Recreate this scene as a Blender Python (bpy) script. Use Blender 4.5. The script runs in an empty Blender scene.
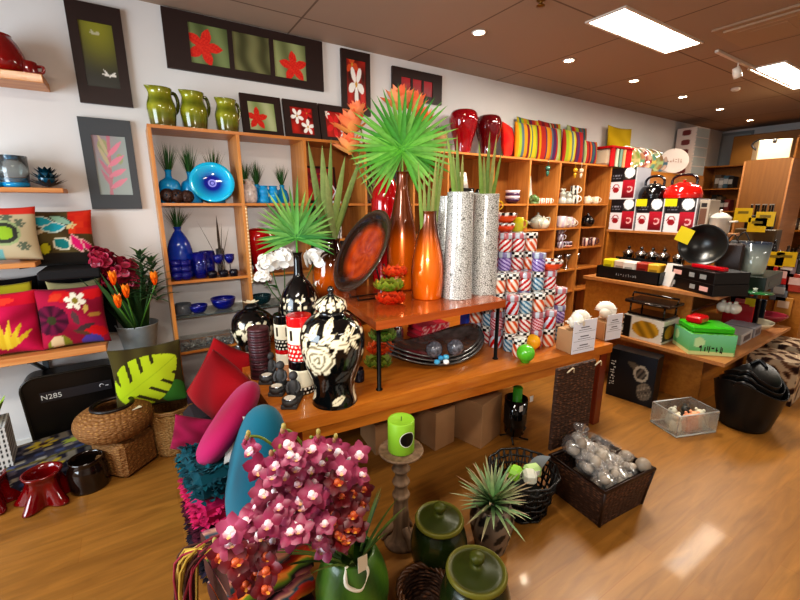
import bpy, bmesh, math, random
from mathutils import Vector, Matrix, Euler
PI = math.pi
R = random.Random(7)
C = bpy.context.scene.collection
# ------------------------------------------------------------------ camera
H = 1.75
FPX = 404.0
PITCH = math.atan(95 / 404.0)
YAW = math.atan(265 / 415.0)
fw = Vector((math.sin(YAW) * math.cos(PITCH), math.cos(YAW) * math.cos(PITCH), -math.sin(PITCH)))
rt = Vector((math.cos(YAW), -math.sin(YAW), 0))
up = rt.cross(fw)
cd = bpy.data.cameras.new('camera'); cam = bpy.data.objects.new('camera', cd); C.objects.link(cam)
cd.sensor_width = 36; cd.lens = 36 * FPX / 800; cd.clip_start = 0.02; cd.clip_end = 60
cam.matrix_world = Matrix(((rt.x, up.x, -fw.x, 0), (rt.y, up.y, -fw.y, 0), (rt.z, up.z, -fw.z, H), (0, 0, 0, 1)))
bpy.context.scene.camera = cam
EYE = Vector((0, 0, H))
def ray(px, py): return fw + rt * ((px - 400) / FPX) + up * ((300 - py) / FPX)
def PZ(px, py, z):                       # measured point on a level surface at height z
    d = ray(px, py); return EYE + d * ((z - H) / d.z)
def PY(px, py, y):                       # measured point on a plane parallel to the long wall
    d = ray(px, py); return EYE + d * (y / d.y)
def PX(px, py, x):
    d = ray(px, py); return EYE + d * (x / d.x)
def depth(p): return (Vector(p) - EYE).dot(fw)
def sz(n, p): return n * depth(p) / FPX  # n photo pixels at p, in metres
def HZ(p, px, py):                       # height over floor seen at pixel, above ground point p
    d = ray(px, py); t = math.hypot(p[0], p[1]) / math.hypot(d.x, d.y); return H + d.z * t
# ------------------------------------------------------------------ colour
def lin(v): return v / 12.92 if v <= .04045 else ((v + .055) / 1.055) ** 2.4
def c(h):
    h = h.lstrip('#'); return tuple(lin(int(h[i:i + 2], 16) / 255) for i in (0, 2, 4))
def mix(a, b, t): return tuple(a[i] * (1 - t) + b[i] * t for i in range(3))
def sm(a, b, x):
    t = max(0, min(1, (x - a) / (b - a))); return t * t * (3 - 2 * t)
WHITE, BLACK = c('f2efe8'), c('0c0b0c')
# ------------------------------------------------------------------ materials
MATS = {}
def mat(name, col=None, rough=.5, metal=0, coat=0, trans=0, emit=0, var=0, vscale=8, bump=0, bscale=60, vc=False, ior=1.45, alpha=1, sheen=0, spec=.5, kind='noise', stretch=(1, 1, 1)):
    if name in MATS: return MATS[name]
    m = bpy.data.materials.new(name); m.use_nodes = True; MATS[name] = m
    nt = m.node_tree; b = nt.nodes['Principled BSDF']; L = nt.links
    def I(k): return b.inputs[k]
    if col is not None and isinstance(col, str): col = c(col)
    I('Roughness').default_value = rough; I('Metallic').default_value = metal
    I('Coat Weight').default_value = coat; I('Coat Roughness').default_value = .06
    I('Transmission Weight').default_value = trans; I('IOR').default_value = ior; I('Alpha').default_value = alpha
    I('Sheen Weight').default_value = sheen; I('Specular IOR Level').default_value = spec
    src = None
    if vc:
        a = nt.nodes.new('ShaderNodeAttribute'); a.attribute_name = 'Col'; src = a.outputs['Color']
    else:
        I('Base Color').default_value = (*col, 1)
    tc = nt.nodes.new('ShaderNodeTexCoord'); mp = nt.nodes.new('ShaderNodeMapping'); mp.inputs['Scale'].default_value = stretch
    L.new(tc.outputs['Object'], mp.inputs['Vector'])
    if var:
        n = nt.nodes.new('ShaderNodeTexNoise'); n.inputs['Scale'].default_value = vscale; n.inputs['Detail'].default_value = 4
        L.new(mp.outputs['Vector'], n.inputs['Vector'])
        mr = nt.nodes.new('ShaderNodeMapRange'); mr.inputs['From Min'].default_value = .3; mr.inputs['From Max'].default_value = .7
        mr.inputs['To Min'].default_value = 1 - var; mr.inputs['To Max'].default_value = 1 + var
        L.new(n.outputs['Fac'], mr.inputs['Value'])
        mx = nt.nodes.new('ShaderNodeMix'); mx.data_type = 'RGBA'; mx.blend_type = 'MULTIPLY'; mx.inputs['Factor'].default_value = 1
        if src: L.new(src, mx.inputs['A'])
        else: mx.inputs['A'].default_value = (*col, 1)
        L.new(mr.outputs['Result'], mx.inputs['B']); src = mx.outputs['Result']
    if src: L.new(src, I('Base Color'))
    if emit:
        I('Emission Color').default_value = (*col, 1); I('Emission Strength').default_value = emit
    if bump:
        if kind == 'noise':
            n2 = nt.nodes.new('ShaderNodeTexNoise'); n2.inputs['Detail'].default_value = 3; o = n2.outputs['Fac']
        else:
            n2 = nt.nodes.new('ShaderNodeTexVoronoi'); o = n2.outputs['Distance']
        n2.inputs['Scale'].default_value = bscale; L.new(mp.outputs['Vector'], n2.inputs['Vector'])
        bp = nt.nodes.new('ShaderNodeBump'); bp.inputs['Strength'].default_value = bump; bp.inputs['Distance'].default_value = .01
        L.new(o, bp.inputs['Height']); L.new(bp.outputs['Normal'], I('Normal'))
    return m
def wood(name, c1, c2, rough=.35, axis='x', coat=.2, scale=1.0):
    if name in MATS: return MATS[name]
    m = mat(name, c1, rough, coat=coat); nt = m.node_tree; L = nt.links; b = nt.nodes['Principled BSDF']
    tc = nt.nodes.new('ShaderNodeTexCoord'); mp = nt.nodes.new('ShaderNodeMapping'); s = 16 * scale
    mp.inputs['Scale'].default_value = {'x': (1.2 * scale, s, s), 'y': (s, 1.2 * scale, s), 'z': (s, s, 1.2 * scale)}[axis]
    L.new(tc.outputs['Object'], mp.inputs['Vector'])
    n = nt.nodes.new('ShaderNodeTexNoise'); n.inputs['Scale'].default_value = 2; n.inputs['Detail'].default_value = 6; n.inputs['Distortion'].default_value = .6
    L.new(mp.outputs['Vector'], n.inputs['Vector'])
    r = nt.nodes.new('ShaderNodeValToRGB'); r.color_ramp.elements[0].position = .3; r.color_ramp.elements[1].position = .72
    r.color_ramp.elements[0].color = (*c(c1), 1); r.color_ramp.elements[1].color = (*c(c2), 1)
    L.new(n.outputs['Fac'], r.inputs['Fac']); L.new(r.outputs['Color'], b.inputs['Base Color'])
    return m
VC_SATIN = mat('painted_satin', rough=.42, vc=True)
VC_GLOSS = mat('painted_gloss', rough=.12, coat=.5, vc=True)
VC_FABRIC = mat('printed_fabric', rough=.85, vc=True, sheen=.06, bump=.15, bscale=220, spec=.2)
VC_PRINT = mat('printed_card', rough=.35, vc=True)
VC_LEAF = mat('leaf_surface', rough=.6, spec=.3, vc=True, var=.15, vscale=30)
# ------------------------------------------------------------------ mesh builder
def catmull(pts, n=4):
    out = []
    for i in range(len(pts) - 1):
        p0 = pts[max(i - 1, 0)]; p1 = pts[i]; p2 = pts[i + 1]; p3 = pts[min(i + 2, len(pts) - 1)]
        for k in range(n):
            t = k / n
            out.append(tuple(.5 * (2 * p1[j] + (p2[j] - p0[j]) * t + (2 * p0[j] - 5 * p1[j] + 4 * p2[j] - p3[j]) * t * t + (3 * p1[j] - p0[j] - 3 * p2[j] + p3[j]) * t ** 3) for j in range(len(p1))))
    out.append(tuple(pts[-1])); return out
class MB:
    def __init__(s, col=(.5, .5, .5)):
        s.bm = bmesh.new(); s.cl = s.bm.verts.layers.float_color.new('Col'); s.col = col; s.mi = 0; s.M = Matrix.Identity(4)
    def v(s, p, col=None):
        w = s.bm.verts.new(s.M @ Vector(p)); cc = col if col is not None else s.col
        w[s.cl] = (*cc, 1); return w
    def f(s, vs, smooth=False):
        try:
            f = s.bm.faces.new(vs); f.smooth = smooth; f.material_index = s.mi; return f
        except ValueError: return None
    def box(s, cx, cy, cz, sx, sy, sz_, bev=0, rz=0, col=None, fn=None):   # cz is the centre height
        x, y, z = sx / 2, sy / 2, sz_ / 2; ca, sa = math.cos(rz), math.sin(rz); b = min(bev, x * .45, y * .45, z * .45)
        def T(a, d, e): return s.v((cx + a * ca - d * sa, cy + a * sa + d * ca, cz + e), col)
        if b <= 0:
            vs = [T(i * x, j * y, k * z) for k in (-1, 1) for j in (-1, 1) for i in (-1, 1)]
            for q in ((0, 2, 3, 1), (4, 5, 7, 6), (0, 1, 5, 4), (2, 6, 7, 3), (0, 4, 6, 2), (1, 3, 7, 5)): s.f([vs[i] for i in q])
            return
        g = {}
        for i in (-1, 1):
            for j in (-1, 1):
                for k in (-1, 1):
                    g[i, j, k] = (T(i * x, j * (y - b), k * (z - b)), T(i * (x - b), j * y, k * (z - b)), T(i * (x - b), j * (y - b), k * z))
        def F(l, sm_=False): s.f(l, sm_)
        for i in (-1, 1):
            q = [g[i, -1, -1][0], g[i, 1, -1][0], g[i, 1, 1][0], g[i, -1, 1][0]]; F(q if i > 0 else q[::-1])
            q = [g[-1, i, -1][1], g[-1, i, 1][1], g[1, i, 1][1], g[1, i, -1][1]]; F(q if i > 0 else q[::-1])
            q = [g[-1, -1, i][2], g[1, -1, i][2], g[1, 1, i][2], g[-1, 1, i][2]]; F(q if i > 0 else q[::-1])
            for j in (-1, 1):
                F([g[i, j, -1][0], g[i, j, 1][0], g[i, j, 1][1], g[i, j, -1][1]])
                F([g[i, -1, j][0], g[i, 1, j][0], g[i, 1, j][2], g[i, -1, j][2]])
                F([g[-1, i, j][1], g[1, i, j][1], g[1, i, j][2], g[-1, i, j][2]])
                for k in (-1, 1): F(list(g[i, j, k]))
    def lathe(s, prof, seg=24, smooth=True, sub=0, o=(0, 0, 0), col=None, fn=None, sx=1, sy=1, cap=True, a0=0, axis=None):
        if sub:
            z0, z1 = min(q[1] for q in prof), max(q[1] for q in prof); prof = [(r, min(z1, max(z0, z))) for r, z in catmull(prof, sub)]
        rings = []
        MM = Matrix.Identity(3)
        if axis is not None: MM = Vector((0, 0, 1)).rotation_difference(Vector(axis)).to_matrix()
        def P(x, y, z): return Vector(o) + MM @ Vector((x, y, z))
        for (r, z) in prof:
            r = max(r, 0)
            if r < 1e-5:
                rings.append([s.v(P(0, 0, z), fn(0, z, 0) if fn else col)])
            else:
                rings.append([s.v(P(r * sx * math.cos(a0 + 2 * PI * i / seg), r * sy * math.sin(a0 + 2 * PI * i / seg), z), fn(r, z, 2 * PI * i / seg) if fn else col) for i in range(seg)])
        for a, b in zip(rings, rings[1:]):
            if len(a) == 1 and len(b) == 1: continue
            for i in range(seg):
                j = (i + 1) % seg
                if len(a) == 1: s.f([a[0], b[j], b[i]][::-1], smooth)
                elif len(b) == 1: s.f([a[i], a[j], b[0]], smooth)
                else: s.f([a[i], a[j], b[j], b[i]], smooth)
        if cap:
            if len(rings[0]) > 1: s.f(rings[0][::-1])
            if len(rings[-1]) > 1: s.f(rings[-1])
    def sphere(s, o, r, seg=12, rings=8, col=None, sx=1, sy=1, sz_=1, fn=None):
        s.lathe([(r * math.sin(PI * i / rings), -r * sz_ * math.cos(PI * i / rings)) for i in range(rings + 1)], seg, True, 0, o, col, fn, sx, sy)
    def tube(s, pts, r, seg=8, col=None, smooth=True, closed=False, cap=True):
        pts = [Vector(p) for p in pts]; n = len(pts); rings = []
        rr = r if isinstance(r, (list, tuple)) else [r] * n
        prev = None
        for i, p in enumerate(pts):
            if closed: t = (pts[(i + 1) % n] - pts[i - 1])
            else: t = pts[min(i + 1, n - 1)] - pts[max(i - 1, 0)]
            if t.length < 1e-9: t = Vector((0, 0, 1))
            t.normalize()
            if prev is None:
                a = Vector((0, 0, 1)) if abs(t.z) < .9 else Vector((1, 0, 0)); nrm = t.cross(a).normalized()
            else:
                nrm = (prev - t * prev.dot(t)); nrm = nrm.normalized() if nrm.length > 1e-6 else t.orthogonal().normalized()
            prev = nrm; bn = t.cross(nrm)
            rings.append([s.v(p + (nrm * math.cos(2 * PI * k / seg) + bn * math.sin(2 * PI * k / seg)) * rr[i], col) for k in range(seg)])
        m = n if closed else n - 1
        for i in range(m):
            a, b = rings[i], rings[(i + 1) % n]
            for k in range(seg):
                l = (k + 1) % seg; s.f([a[k], a[l], b[l], b[k]], smooth)
        if cap and not closed: s.f(rings[0][::-1]); s.f(rings[-1])
    def prism(s, poly, z0, z1, col=None, smooth=False):
        a = [s.v((p[0], p[1], z0), col) for p in poly]; b = [s.v((p[0], p[1], z1), col) for p in poly]; n = len(poly)
        s.f(a[::-1]); s.f(b)
        for i in range(n): s.f([a[i], a[(i + 1) % n], b[(i + 1) % n], b[i]], smooth)
    def grid(s, nu, nv, pos, col=None, smooth=True, flip=False):   # pos(u,v) in 0..1
        g = [[s.v(pos(i / nu, j / nv), col(i / nu, j / nv) if callable(col) else col) for i in range(nu + 1)] for j in range(nv + 1)]
        for j in range(nv):
            for i in range(nu):
                q = [g[j][i], g[j][i + 1], g[j + 1][i + 1], g[j + 1][i]]; s.f(q[::-1] if flip else q, smooth)
        return g
    def blade(s, base, d, L, w, droop=0, seg=4, col=None, tip=None, fold=0, side=None, shape='taper'):
        base = Vector(base); d = Vector(d).normalized(); n = Vector(side) if side is not None else d.cross(Vector((0, 0, 1)))
        if n.length < 1e-3: n = Vector((1, 0, 0))
        n.normalize(); p = base.copy(); prev = None; dd = d.copy(); upv = n.cross(d)
        for i in range(seg + 1):
            t = i / seg
            if shape == 'taper': ww = w * (1 - t) ** .7 * (.6 + .4 * min(1, t * 4))
            elif shape == 'leaf': ww = w * (math.sin(PI * min(1, t * .93 + .07))) ** .8
            else: ww = w * (1 - t ** 4)
            cc = mix(col, tip, t) if (tip is not None and col is not None) else col
            if i == seg:
                cur = [s.v(p, cc)]
            elif fold: cur = [s.v(p - n * ww / 2 + upv * ww * fold, cc), s.v(p, cc), s.v(p + n * ww / 2 + upv * ww * fold, cc)]
            else: cur = [s.v(p - n * ww / 2, cc), s.v(p + n * ww / 2, cc)]
            if prev:
                if len(cur) == 1:
                    for k in range(len(prev) - 1): s.f([prev[k], prev[k + 1], cur[0]], True)
                else:
                    for k in range(len(prev) - 1): s.f([prev[k], prev[k + 1], cur[k + 1], cur[k]], True)
            prev = cur; p = p + dd * (L / seg); dd = (dd + Vector((0, 0, -droop / seg))).normalized()
    def build(s, name, mats, parent=None, label=None, loc=None, rz=0, weld=0):
        if weld: bmesh.ops.remove_doubles(s.bm, verts=s.bm.verts, dist=weld)
        bmesh.ops.recalc_face_normals(s.bm, faces=s.bm.faces)
        me = bpy.data.meshes.new(name); s.bm.to_mesh(me); s.bm.free()
        for m in (mats if isinstance(mats, (list, tuple)) else [mats]): me.materials.append(m)
        o = bpy.data.objects.new(name, me); C.objects.link(o)
        if parent: o.parent = parent
        if label: o['label'] = label
        if loc is not None: o.location = loc
        o.rotation_euler.z = rz
        return o
def thing(name, label, cat, loc=(0, 0, 0), rz=0, group=None):
    o = bpy.data.objects.new(name, None); o.empty_display_size = .05; C.objects.link(o)
    o.location = loc; o.rotation_euler = (0, 0, rz); return tag(o, label, cat, group)
def tag(o, label, cat, group=None):
    o['label'] = label; o['category'] = cat
    if group: o['group'] = group
    return o
def struct(name, mb, m, **k):
    o = mb.build(name, m, **k); o['kind'] = 'structure'; return o
def dup(root, loc=None, rz=None, label=None, scale=None):
    r = root.copy(); C.objects.link(r)
    if loc is not None: r.location = loc
    if rz is not None: r.rotation_euler = (0, 0, rz)
    if scale is not None: r.scale = (scale,) * 3 if not isinstance(scale, (tuple, list)) else scale
    if label: r['label'] = label
    for ch in list(root.children):
        k = ch.copy(); C.objects.link(k); k.parent = r
        for g in list(ch.children):
            d = g.copy(); C.objects.link(d); d.parent = k
    return r
def text(name, s, size, m, parent, loc, rot, align='CENTER', ext=.0008, sx=1):
    cu = bpy.data.curves.new(name, 'FONT'); cu.body = s; cu.size = size; cu.align_x = align; cu.align_y = 'CENTER'; cu.extrude = ext
    t = bpy.data.objects.new('tmp', cu); C.objects.link(t)
    me = bpy.data.meshes.new_from_object(t.evaluated_get(bpy.context.evaluated_depsgraph_get())); bpy.data.objects.remove(t)
    me.materials.clear(); me.materials.append(m)
    o = bpy.data.objects.new(name, me); C.objects.link(o); o.parent = parent; o.location = loc; o.rotation_euler = rot; o.scale = (sx, 1, 1); return o
# ------------------------------------------------------------------ little pattern tests
def fl(u, v, cx, cy, r, n=5, a=0, fat=.5):
    dx, dy = u - cx, v - cy; d = math.hypot(dx, dy)
    if d > r: return 0
    th = math.atan2(dy, dx) + a
    return 1 if d < r * (abs(math.cos(n * th / 2)) ** fat) else 0
def lf(u, v, cx, cy, L, w, a):
    dx, dy = u - cx, v - cy; x = dx * math.cos(a) + dy * math.sin(a); y = -dx * math.sin(a) + dy * math.cos(a)
    if abs(x) > L: return 0
    return 1 if abs(y) < w * (1 - (x / L) ** 2) else 0
def el(u, v, cx, cy, rx, ry, a=0):
    dx, dy = u - cx, v - cy; x = dx * math.cos(a) + dy * math.sin(a); y = -dx * math.sin(a) + dy * math.cos(a)
    return (x / rx) ** 2 + (y / ry) ** 2 < 1
def hsh(*a):
    x = math.sin(sum((i + 1) * 12.9898 * v for i, v in enumerate(a)) + 4.1) * 43758.5453; return x - math.floor(x)
# ================================================================== THE ROOM
WY = 3.67; CZ = 3.13; FX = 9.75
wall_m = mat('wall_paint', 'd6d3d0', .85, var=.03, vscale=2)
def floor_mat():
    m = mat('oak_plank_floor', 'b07a35', .4, coat=.06); nt = m.node_tree; L = nt.links; b = nt.nodes['Principled BSDF']
    tc = nt.nodes.new('ShaderNodeTexCoord')
    br = nt.nodes.new('ShaderNodeTexBrick'); br.inputs['Scale'].default_value = 1; br.inputs['Brick Width'].default_value = 1.25; br.inputs['Row Height'].default_value = .19
    br.inputs['Mortar Size'].default_value = .0018; br.inputs['Color1'].default_value = (*c('94662c'), 1); br.inputs['Color2'].default_value = (*c('885c26'), 1); br.inputs['Mortar'].default_value = (*c('8a5a22'), 1)
    br.offset = .37; L.new(tc.outputs['Object'], br.inputs['Vector'])
    mp = nt.nodes.new('ShaderNodeMapping'); mp.inputs['Scale'].default_value = (1.2, 9, 1); L.new(tc.outputs['Object'], mp.inputs['Vector'])
    n = nt.nodes.new('ShaderNodeTexNoise'); n.inputs['Scale'].default_value = 2.2; n.inputs['Detail'].default_value = 6; n.inputs['Distortion'].default_value = .8; L.new(mp.outputs['Vector'], n.inputs['Vector'])
    r = nt.nodes.new('ShaderNodeMapRange'); r.inputs['From Min'].default_value = .25; r.inputs['From Max'].default_value = .75; r.inputs['To Min'].default_value = .72; r.inputs['To Max'].default_value = 1.25; L.new(n.outputs['Fac'], r.inputs['Value'])
    mx = nt.nodes.new('ShaderNodeMix'); mx.data_type = 'RGBA'; mx.blend_type = 'MULTIPLY'; mx.inputs['Factor'].default_value = 1
    L.new(br.outputs['Color'], mx.inputs['A']); L.new(r.outputs['Result'], mx.inputs['B']); L.new(mx.outputs['Result'], b.inputs['Base Color'])
    return m
def ceil_mat():
    m = mat('ceiling_tile', 'a48f7e', .8); nt = m.node_tree; L = nt.links; b = nt.nodes['Principled BSDF']
    tc = nt.nodes.new('ShaderNodeTexCoord')
    mp = nt.nodes.new('ShaderNodeMapping'); mp.inputs['Location'].default_value = (-.04, .28, 0); L.new(tc.outputs['Object'], mp.inputs['Vector'])
    br = nt.nodes.new('ShaderNodeTexBrick'); br.offset = 0; br.inputs['Scale'].default_value = 1; br.inputs['Brick Width'].default_value = 1.2; br.inputs['Row Height'].default_value = 1.2
    br.inputs['Mortar Size'].default_value = .008; br.inputs['Color1'].default_value = (*c('a48f7e'), 1); br.inputs['Color2'].default_value = (*c('9f8a79'), 1); br.inputs['Mortar'].default_value = (*c('6f5c4d'), 1)
    L.new(mp.outputs['Vector'], br.inputs['Vector']); L.new(br.outputs['Color'], b.inputs['Base Color'])
    return m
X0, Y0, XE = -3.2, -3.6, 10.5
mb = MB(); mb.box((X0 + XE) / 2, (Y0 + WY) / 2, -.05, XE - X0, WY - Y0, .1); struct('floor', mb, floor_mat())
mb = MB(); mb.box((X0 + XE) / 2, (Y0 + WY) / 2, CZ + .05, XE - X0, WY - Y0, .1); struct('ceiling', mb, ceil_mat())
mb = MB(); mb.box((X0 + XE) / 2, WY + .05, CZ / 2, XE - X0, .1, CZ); struct('wall_left', mb, wall_m)
mb = MB(); mb.box(FX + .05, (Y0 + WY) / 2, CZ / 2, .1, WY - Y0, CZ); struct('wall_far', mb, wall_m)
mb = MB(); mb.box(X0 - .05, (Y0 + WY) / 2, CZ / 2, .1, WY - Y0, CZ); struct('wall_near', mb, wall_m)
mb = MB(); mb.box((X0 + XE) / 2, Y0 - .05, CZ / 2, XE - X0, .1, CZ); struct('wall_right', mb, wall_m)
mb = MB(); mb.box((X0 + .1) / 2, WY - .008, .05, .1 - X0, .016, .1); struct('baseboard_left', mb, mat('baseboard_white', 'd8d4cc', .5))
# ------------------------------------------------------------------ ceiling lights
panel_e = mat('light_panel', 'fff6e8', .5, emit=9); alu = mat('white_metal_trim', 'd9d2c8', .4)
def lightpanel(x0, y0, w, d, label):
    t = thing('ceiling_light', label, 'light', (x0 + w / 2, y0 + d / 2, CZ), group='fluorescent ceiling panels')
    m = MB()
    for sx in (-1, 1): m.box(sx * (w / 2 + .01), 0, -.006, .02, d + .04, .012)
    for sy in (-1, 1): m.box(0, sy * (d / 2 + .01), -.006, w, .02, .012)
    m.build('frame', alu, t)
    m = MB(); m.box(0, 0, -.004, w, d, .006); m.build('diffuser', panel_e, t)
    l = bpy.data.lights.new('panel_lamp', 'AREA'); l.shape = 'RECTANGLE'; l.size = w; l.size_y = d; l.energy = 42; l.color = (1, .93, .82)
    o = bpy.data.objects.new('panel_lamp', l); C.objects.link(o); o.location = (x0 + w / 2, y0 + d / 2, CZ - .02)
lightpanel(3.13, 1.91, 1.19, .28, 'large bright rectangular ceiling light panel nearer the front')
lightpanel(5.57, 1.68, 1.35, .27, 'bright rectangular ceiling light panel at the right edge, further back')
dl_e = mat('downlight_glow', 'ffe9c8', .5, emit=30)
proto = None
for i, (px, py) in enumerate(((479, 32), (569, 60), (634, 80.5), (683, 96.5), (720, 109), (750, 120))):
    p = PZ(px, py, CZ)
    lab = 'round recessed downlight in the ceiling, ' + ('nearest the pictures on the wall', 'second nearest of the row above the bookcase', 'third of the row, above the striped cushions', 'fourth of the row, over the red boxes', 'fifth of the row, second furthest away', 'last and furthest of the row by the far shelves')[i]
    if proto is None:
        t = proto = thing('downlight', lab, 'light', p, group='ceiling downlights')
        m = MB(); m.lathe([(.05, 0), (.062, -.004), (.055, -.012), (.045, -.008), (.045, 0)], 20, cap=False); m.build('trim_ring', alu, t)
        m = MB(); m.lathe([(0, -.003), (.042, -.003), (.042, 0)], 20); m.build('bulb', dl_e, t)
    else: dup(proto, p, label=lab)
    l = bpy.data.lights.new('downlight_lamp', 'SPOT'); l.energy = 34 if i < 3 else 22; l.spot_size = 2.1; l.spot_blend = .8; l.color = (1, .84, .62); l.shadow_soft_size = .05
    o = bpy.data.objects.new('downlight_lamp', l); C.objects.link(o); o.location = p + Vector((0, 0, -.03))
p = PZ(739, 60, CZ)
t = thing('spotlight', 'small white track spotlight hanging below the ceiling between the panels', 'light', p)
m = MB(); m.box(.5, 0, -.012, 2.0, .03, .022); m.build('track', alu, t)
m = MB(); m.tube([(0, 0, -.024), (0, 0, -.07)], .008); m.lathe([(0, .05), (.03, .045), (.036, 0), (.036, -.05), (.03, -.05), (.03, -.02)], 16, o=(0, 0, -.11), axis=(-.5, .2, 1)); m.build('lamp_head', alu, t)
m = MB(); m.lathe([(0, 0), (.03, 0), (.03, .01)], 16, o=(.022, -.009, -.154), axis=(-.5, .2, 1)); m.build('bulb', dl_e, t)
p = PZ(541, 0, CZ); t = MB(); t.lathe([(.03, 0), (.03, -.008), (.012, -.012), (.012, -.03), (.03, -.034), (.03, -.04), (0, -.042)], 14)
tag(t.build('fire_sprinkler', mat('brass', '8a6a3a', .35, metal=1), loc=p), 'small dark fire sprinkler head in the ceiling at top of photo', 'sprinkler')
p = PZ(736, 88, CZ); t = MB(); t.lathe([(.05, 0), (.05, -.02), (.03, -.035), (0, -.036)], 16)
tag(t.build('smoke_detector', alu, loc=p), 'small round smoke detector on the ceiling right of the downlight row', 'smoke detector')
m = MB(); q = PZ(775, 25, CZ); m.box(0, 0, -.008, .62, .62, .016)
for i in range(3): m.box(0, 0, -.02 - i * .002, .5 - i * .14, .5 - i * .14, .02)
tag(m.build('ceiling_vent', mat('vent_tan', 'a58b72', .6), loc=q), 'square tan air vent in the ceiling at the top right corner', 'vent')
# lamps of the room outside the picture: rest of the shop's panels, shop window daylight and the flash
def area(x, y, z, w, d, e, col, rot=(0, 0, 0)):
    l = bpy.data.lights.new('room_lamp', 'AREA'); l.shape = 'RECTANGLE'; l.size = w; l.size_y = d; l.energy = e; l.color = col
    o = bpy.data.objects.new('room_lamp', l); C.objects.link(o); o.location = (x, y, z); o.rotation_euler = rot; return o
area(-.6, 0.6, CZ - .02, 1.2, .3, 40, (1, .93, .82)); area(1.5, -1.6, CZ - .02, 1.2, .3, 40, (1, .93, .82)); area(5.5, -1.6, CZ - .02, 1.2, .3, 40, (1, .93, .82))
area(X0 + .05, 1.6, 1.7, 1.9, 2.4, 120, (.76, .89, 1), (0, -PI / 2, 0))
fl_ = bpy.data.lights.new('flash', 'SPOT'); fl_.shadow_soft_size = .06; fl_.energy = 150; fl_.color = (1, .97, .93); fl_.spot_size = 1.35; fl_.spot_blend = 1
o = bpy.data.objects.new('flash', fl_); C.objects.link(o); o.location = (0, 0, H + .14); o.rotation_euler = (ray(385, 215)).to_track_quat('-Z', 'Y').to_euler()
w = bpy.data.worlds.new('world'); bpy.context.scene.world = w; w.use_nodes = True
w.node_tree.nodes['Background'].inputs[0].default_value = (1, .9, .8, 1); w.node_tree.nodes['Background'].inputs[1].default_value = .15
vs = bpy.context.scene.view_settings; vs.view_transform = 'Standard'; vs.look = 'Medium High Contrast'; vs.exposure = .5
# ================================================================== FURNITURE
oak = wood('bookcase_oak', 'b06c2c', 'c98a48', .45, 'z'); oakh = wood('shelf_oak', 'a8622a', 'c4813c', .4, 'x')
beech = wood('counter_beech', '9a6020', 'b0742e', .4, 'x', .1); beech_e = wood('counter_edge', 'a0693a', 'b27a46', .45, 'x')
mahog = wood('table_wood', 'a85c1c', 'c47a2c', .28, 'x', .4); mahog_l = wood('table_leg_wood', '5e210d', '7a2f12', .3, 'z', .3)
riser_w = wood('riser_wood', '8f421a', 'a85424', .22, 'x', .5)
black_m = mat('black_metal', '111112', .35, metal=.6); chrome = mat('chrome', 'c9c9cc', .12, metal=1)
back_m = wood('bookcase_back', '8a531f', '9c6128', .5, 'z', .05)
# ---- bookcase
BF, BB = 3.32, 3.65
divx = [.142, .7, 1.21, 1.76, 2.28, 2.70, 3.33, 3.915, 4.465, 4.98, 5.56]
t = thing('bookcase', 'long tall oak cube bookcase standing along the white wall', 'bookcase', (0, 0, 0))
top_z = 2.275
m = MB(); m.box((divx[0] + divx[-1]) / 2, (BF + BB) / 2, top_z - .011, divx[-1] - divx[0] + .022, BB - BF, .022); m.build('top_panel', oakh, t)
for i, x in enumerate(divx):
    m = MB(); m.box(x, (BF + BB) / 2, (top_z - .022 + .0) / 2, .022, BB - BF, top_z - .022); m.build('side_panel' if i in (0, len(divx) - 1) else 'divider', oak, t)
SH1 = [1.764, 1.205, .66, .1]; SH2 = [1.764, 1.46, 1.19, .9, .6, .1]
for i in range(len(divx) - 1):
    for z in (SH1 if i < 2 else SH2):
        m = MB(); m.box((divx[i] + divx[i + 1]) / 2, (BF + BB) / 2 + .004, z - .01, divx[i + 1] - divx[i] - .022, BB - BF - .008, .02); m.build('shelf_board', oakh, t)
m = MB(); m.box((divx[2] + divx[-1]) / 2, BB + .006, top_z / 2, divx[-1] - divx[2], .01, top_z - .01); m.build('back_panel', back_m, t)
# ---- table
TZ = .69
A = PZ(282.5, 424, TZ); B = PZ(613, 343.6, TZ); ang = 0; TL = B.x - A.x; TD = 1.25
t = thing('display_table', 'long low wooden display table with square legs in the middle of the shop', 'table', (A.x, A.y, 0), ang)
TROOT = t
def sk(x): return (B.y - A.y) * x / TL
m = MB(); m.prism([(0, 0), (TL, sk(TL)), (TL, TD + .05), (-.02, TD + .05)], TZ - .07, TZ); m.build('table_top', mahog, t)
m = MB()
m.box(TL / 2, TD - .035, TZ - .11, TL - .1, .025, .08); m.box(TL / 2, .04 + sk(TL) / 2, TZ - .11, TL - .1, .025, .08, rz=math.atan2(sk(TL), TL))
for x in (.035, TL - .035): m.box(x, TD / 2, TZ - .11, .025, TD - .1, .08)
m.build('apron', mahog, t)
for x in (.06, TL - .06):
    for y in (.06, TD - .06):
        m = MB(); m.box(x, y + (sk(x) if y < .1 else 0), (TZ - .072) / 2, .085, .085, TZ - .072, .004); m.build('leg', mahog_l, t)
def tab(px, py): return PZ(px, py, TZ + .0005)
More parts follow.
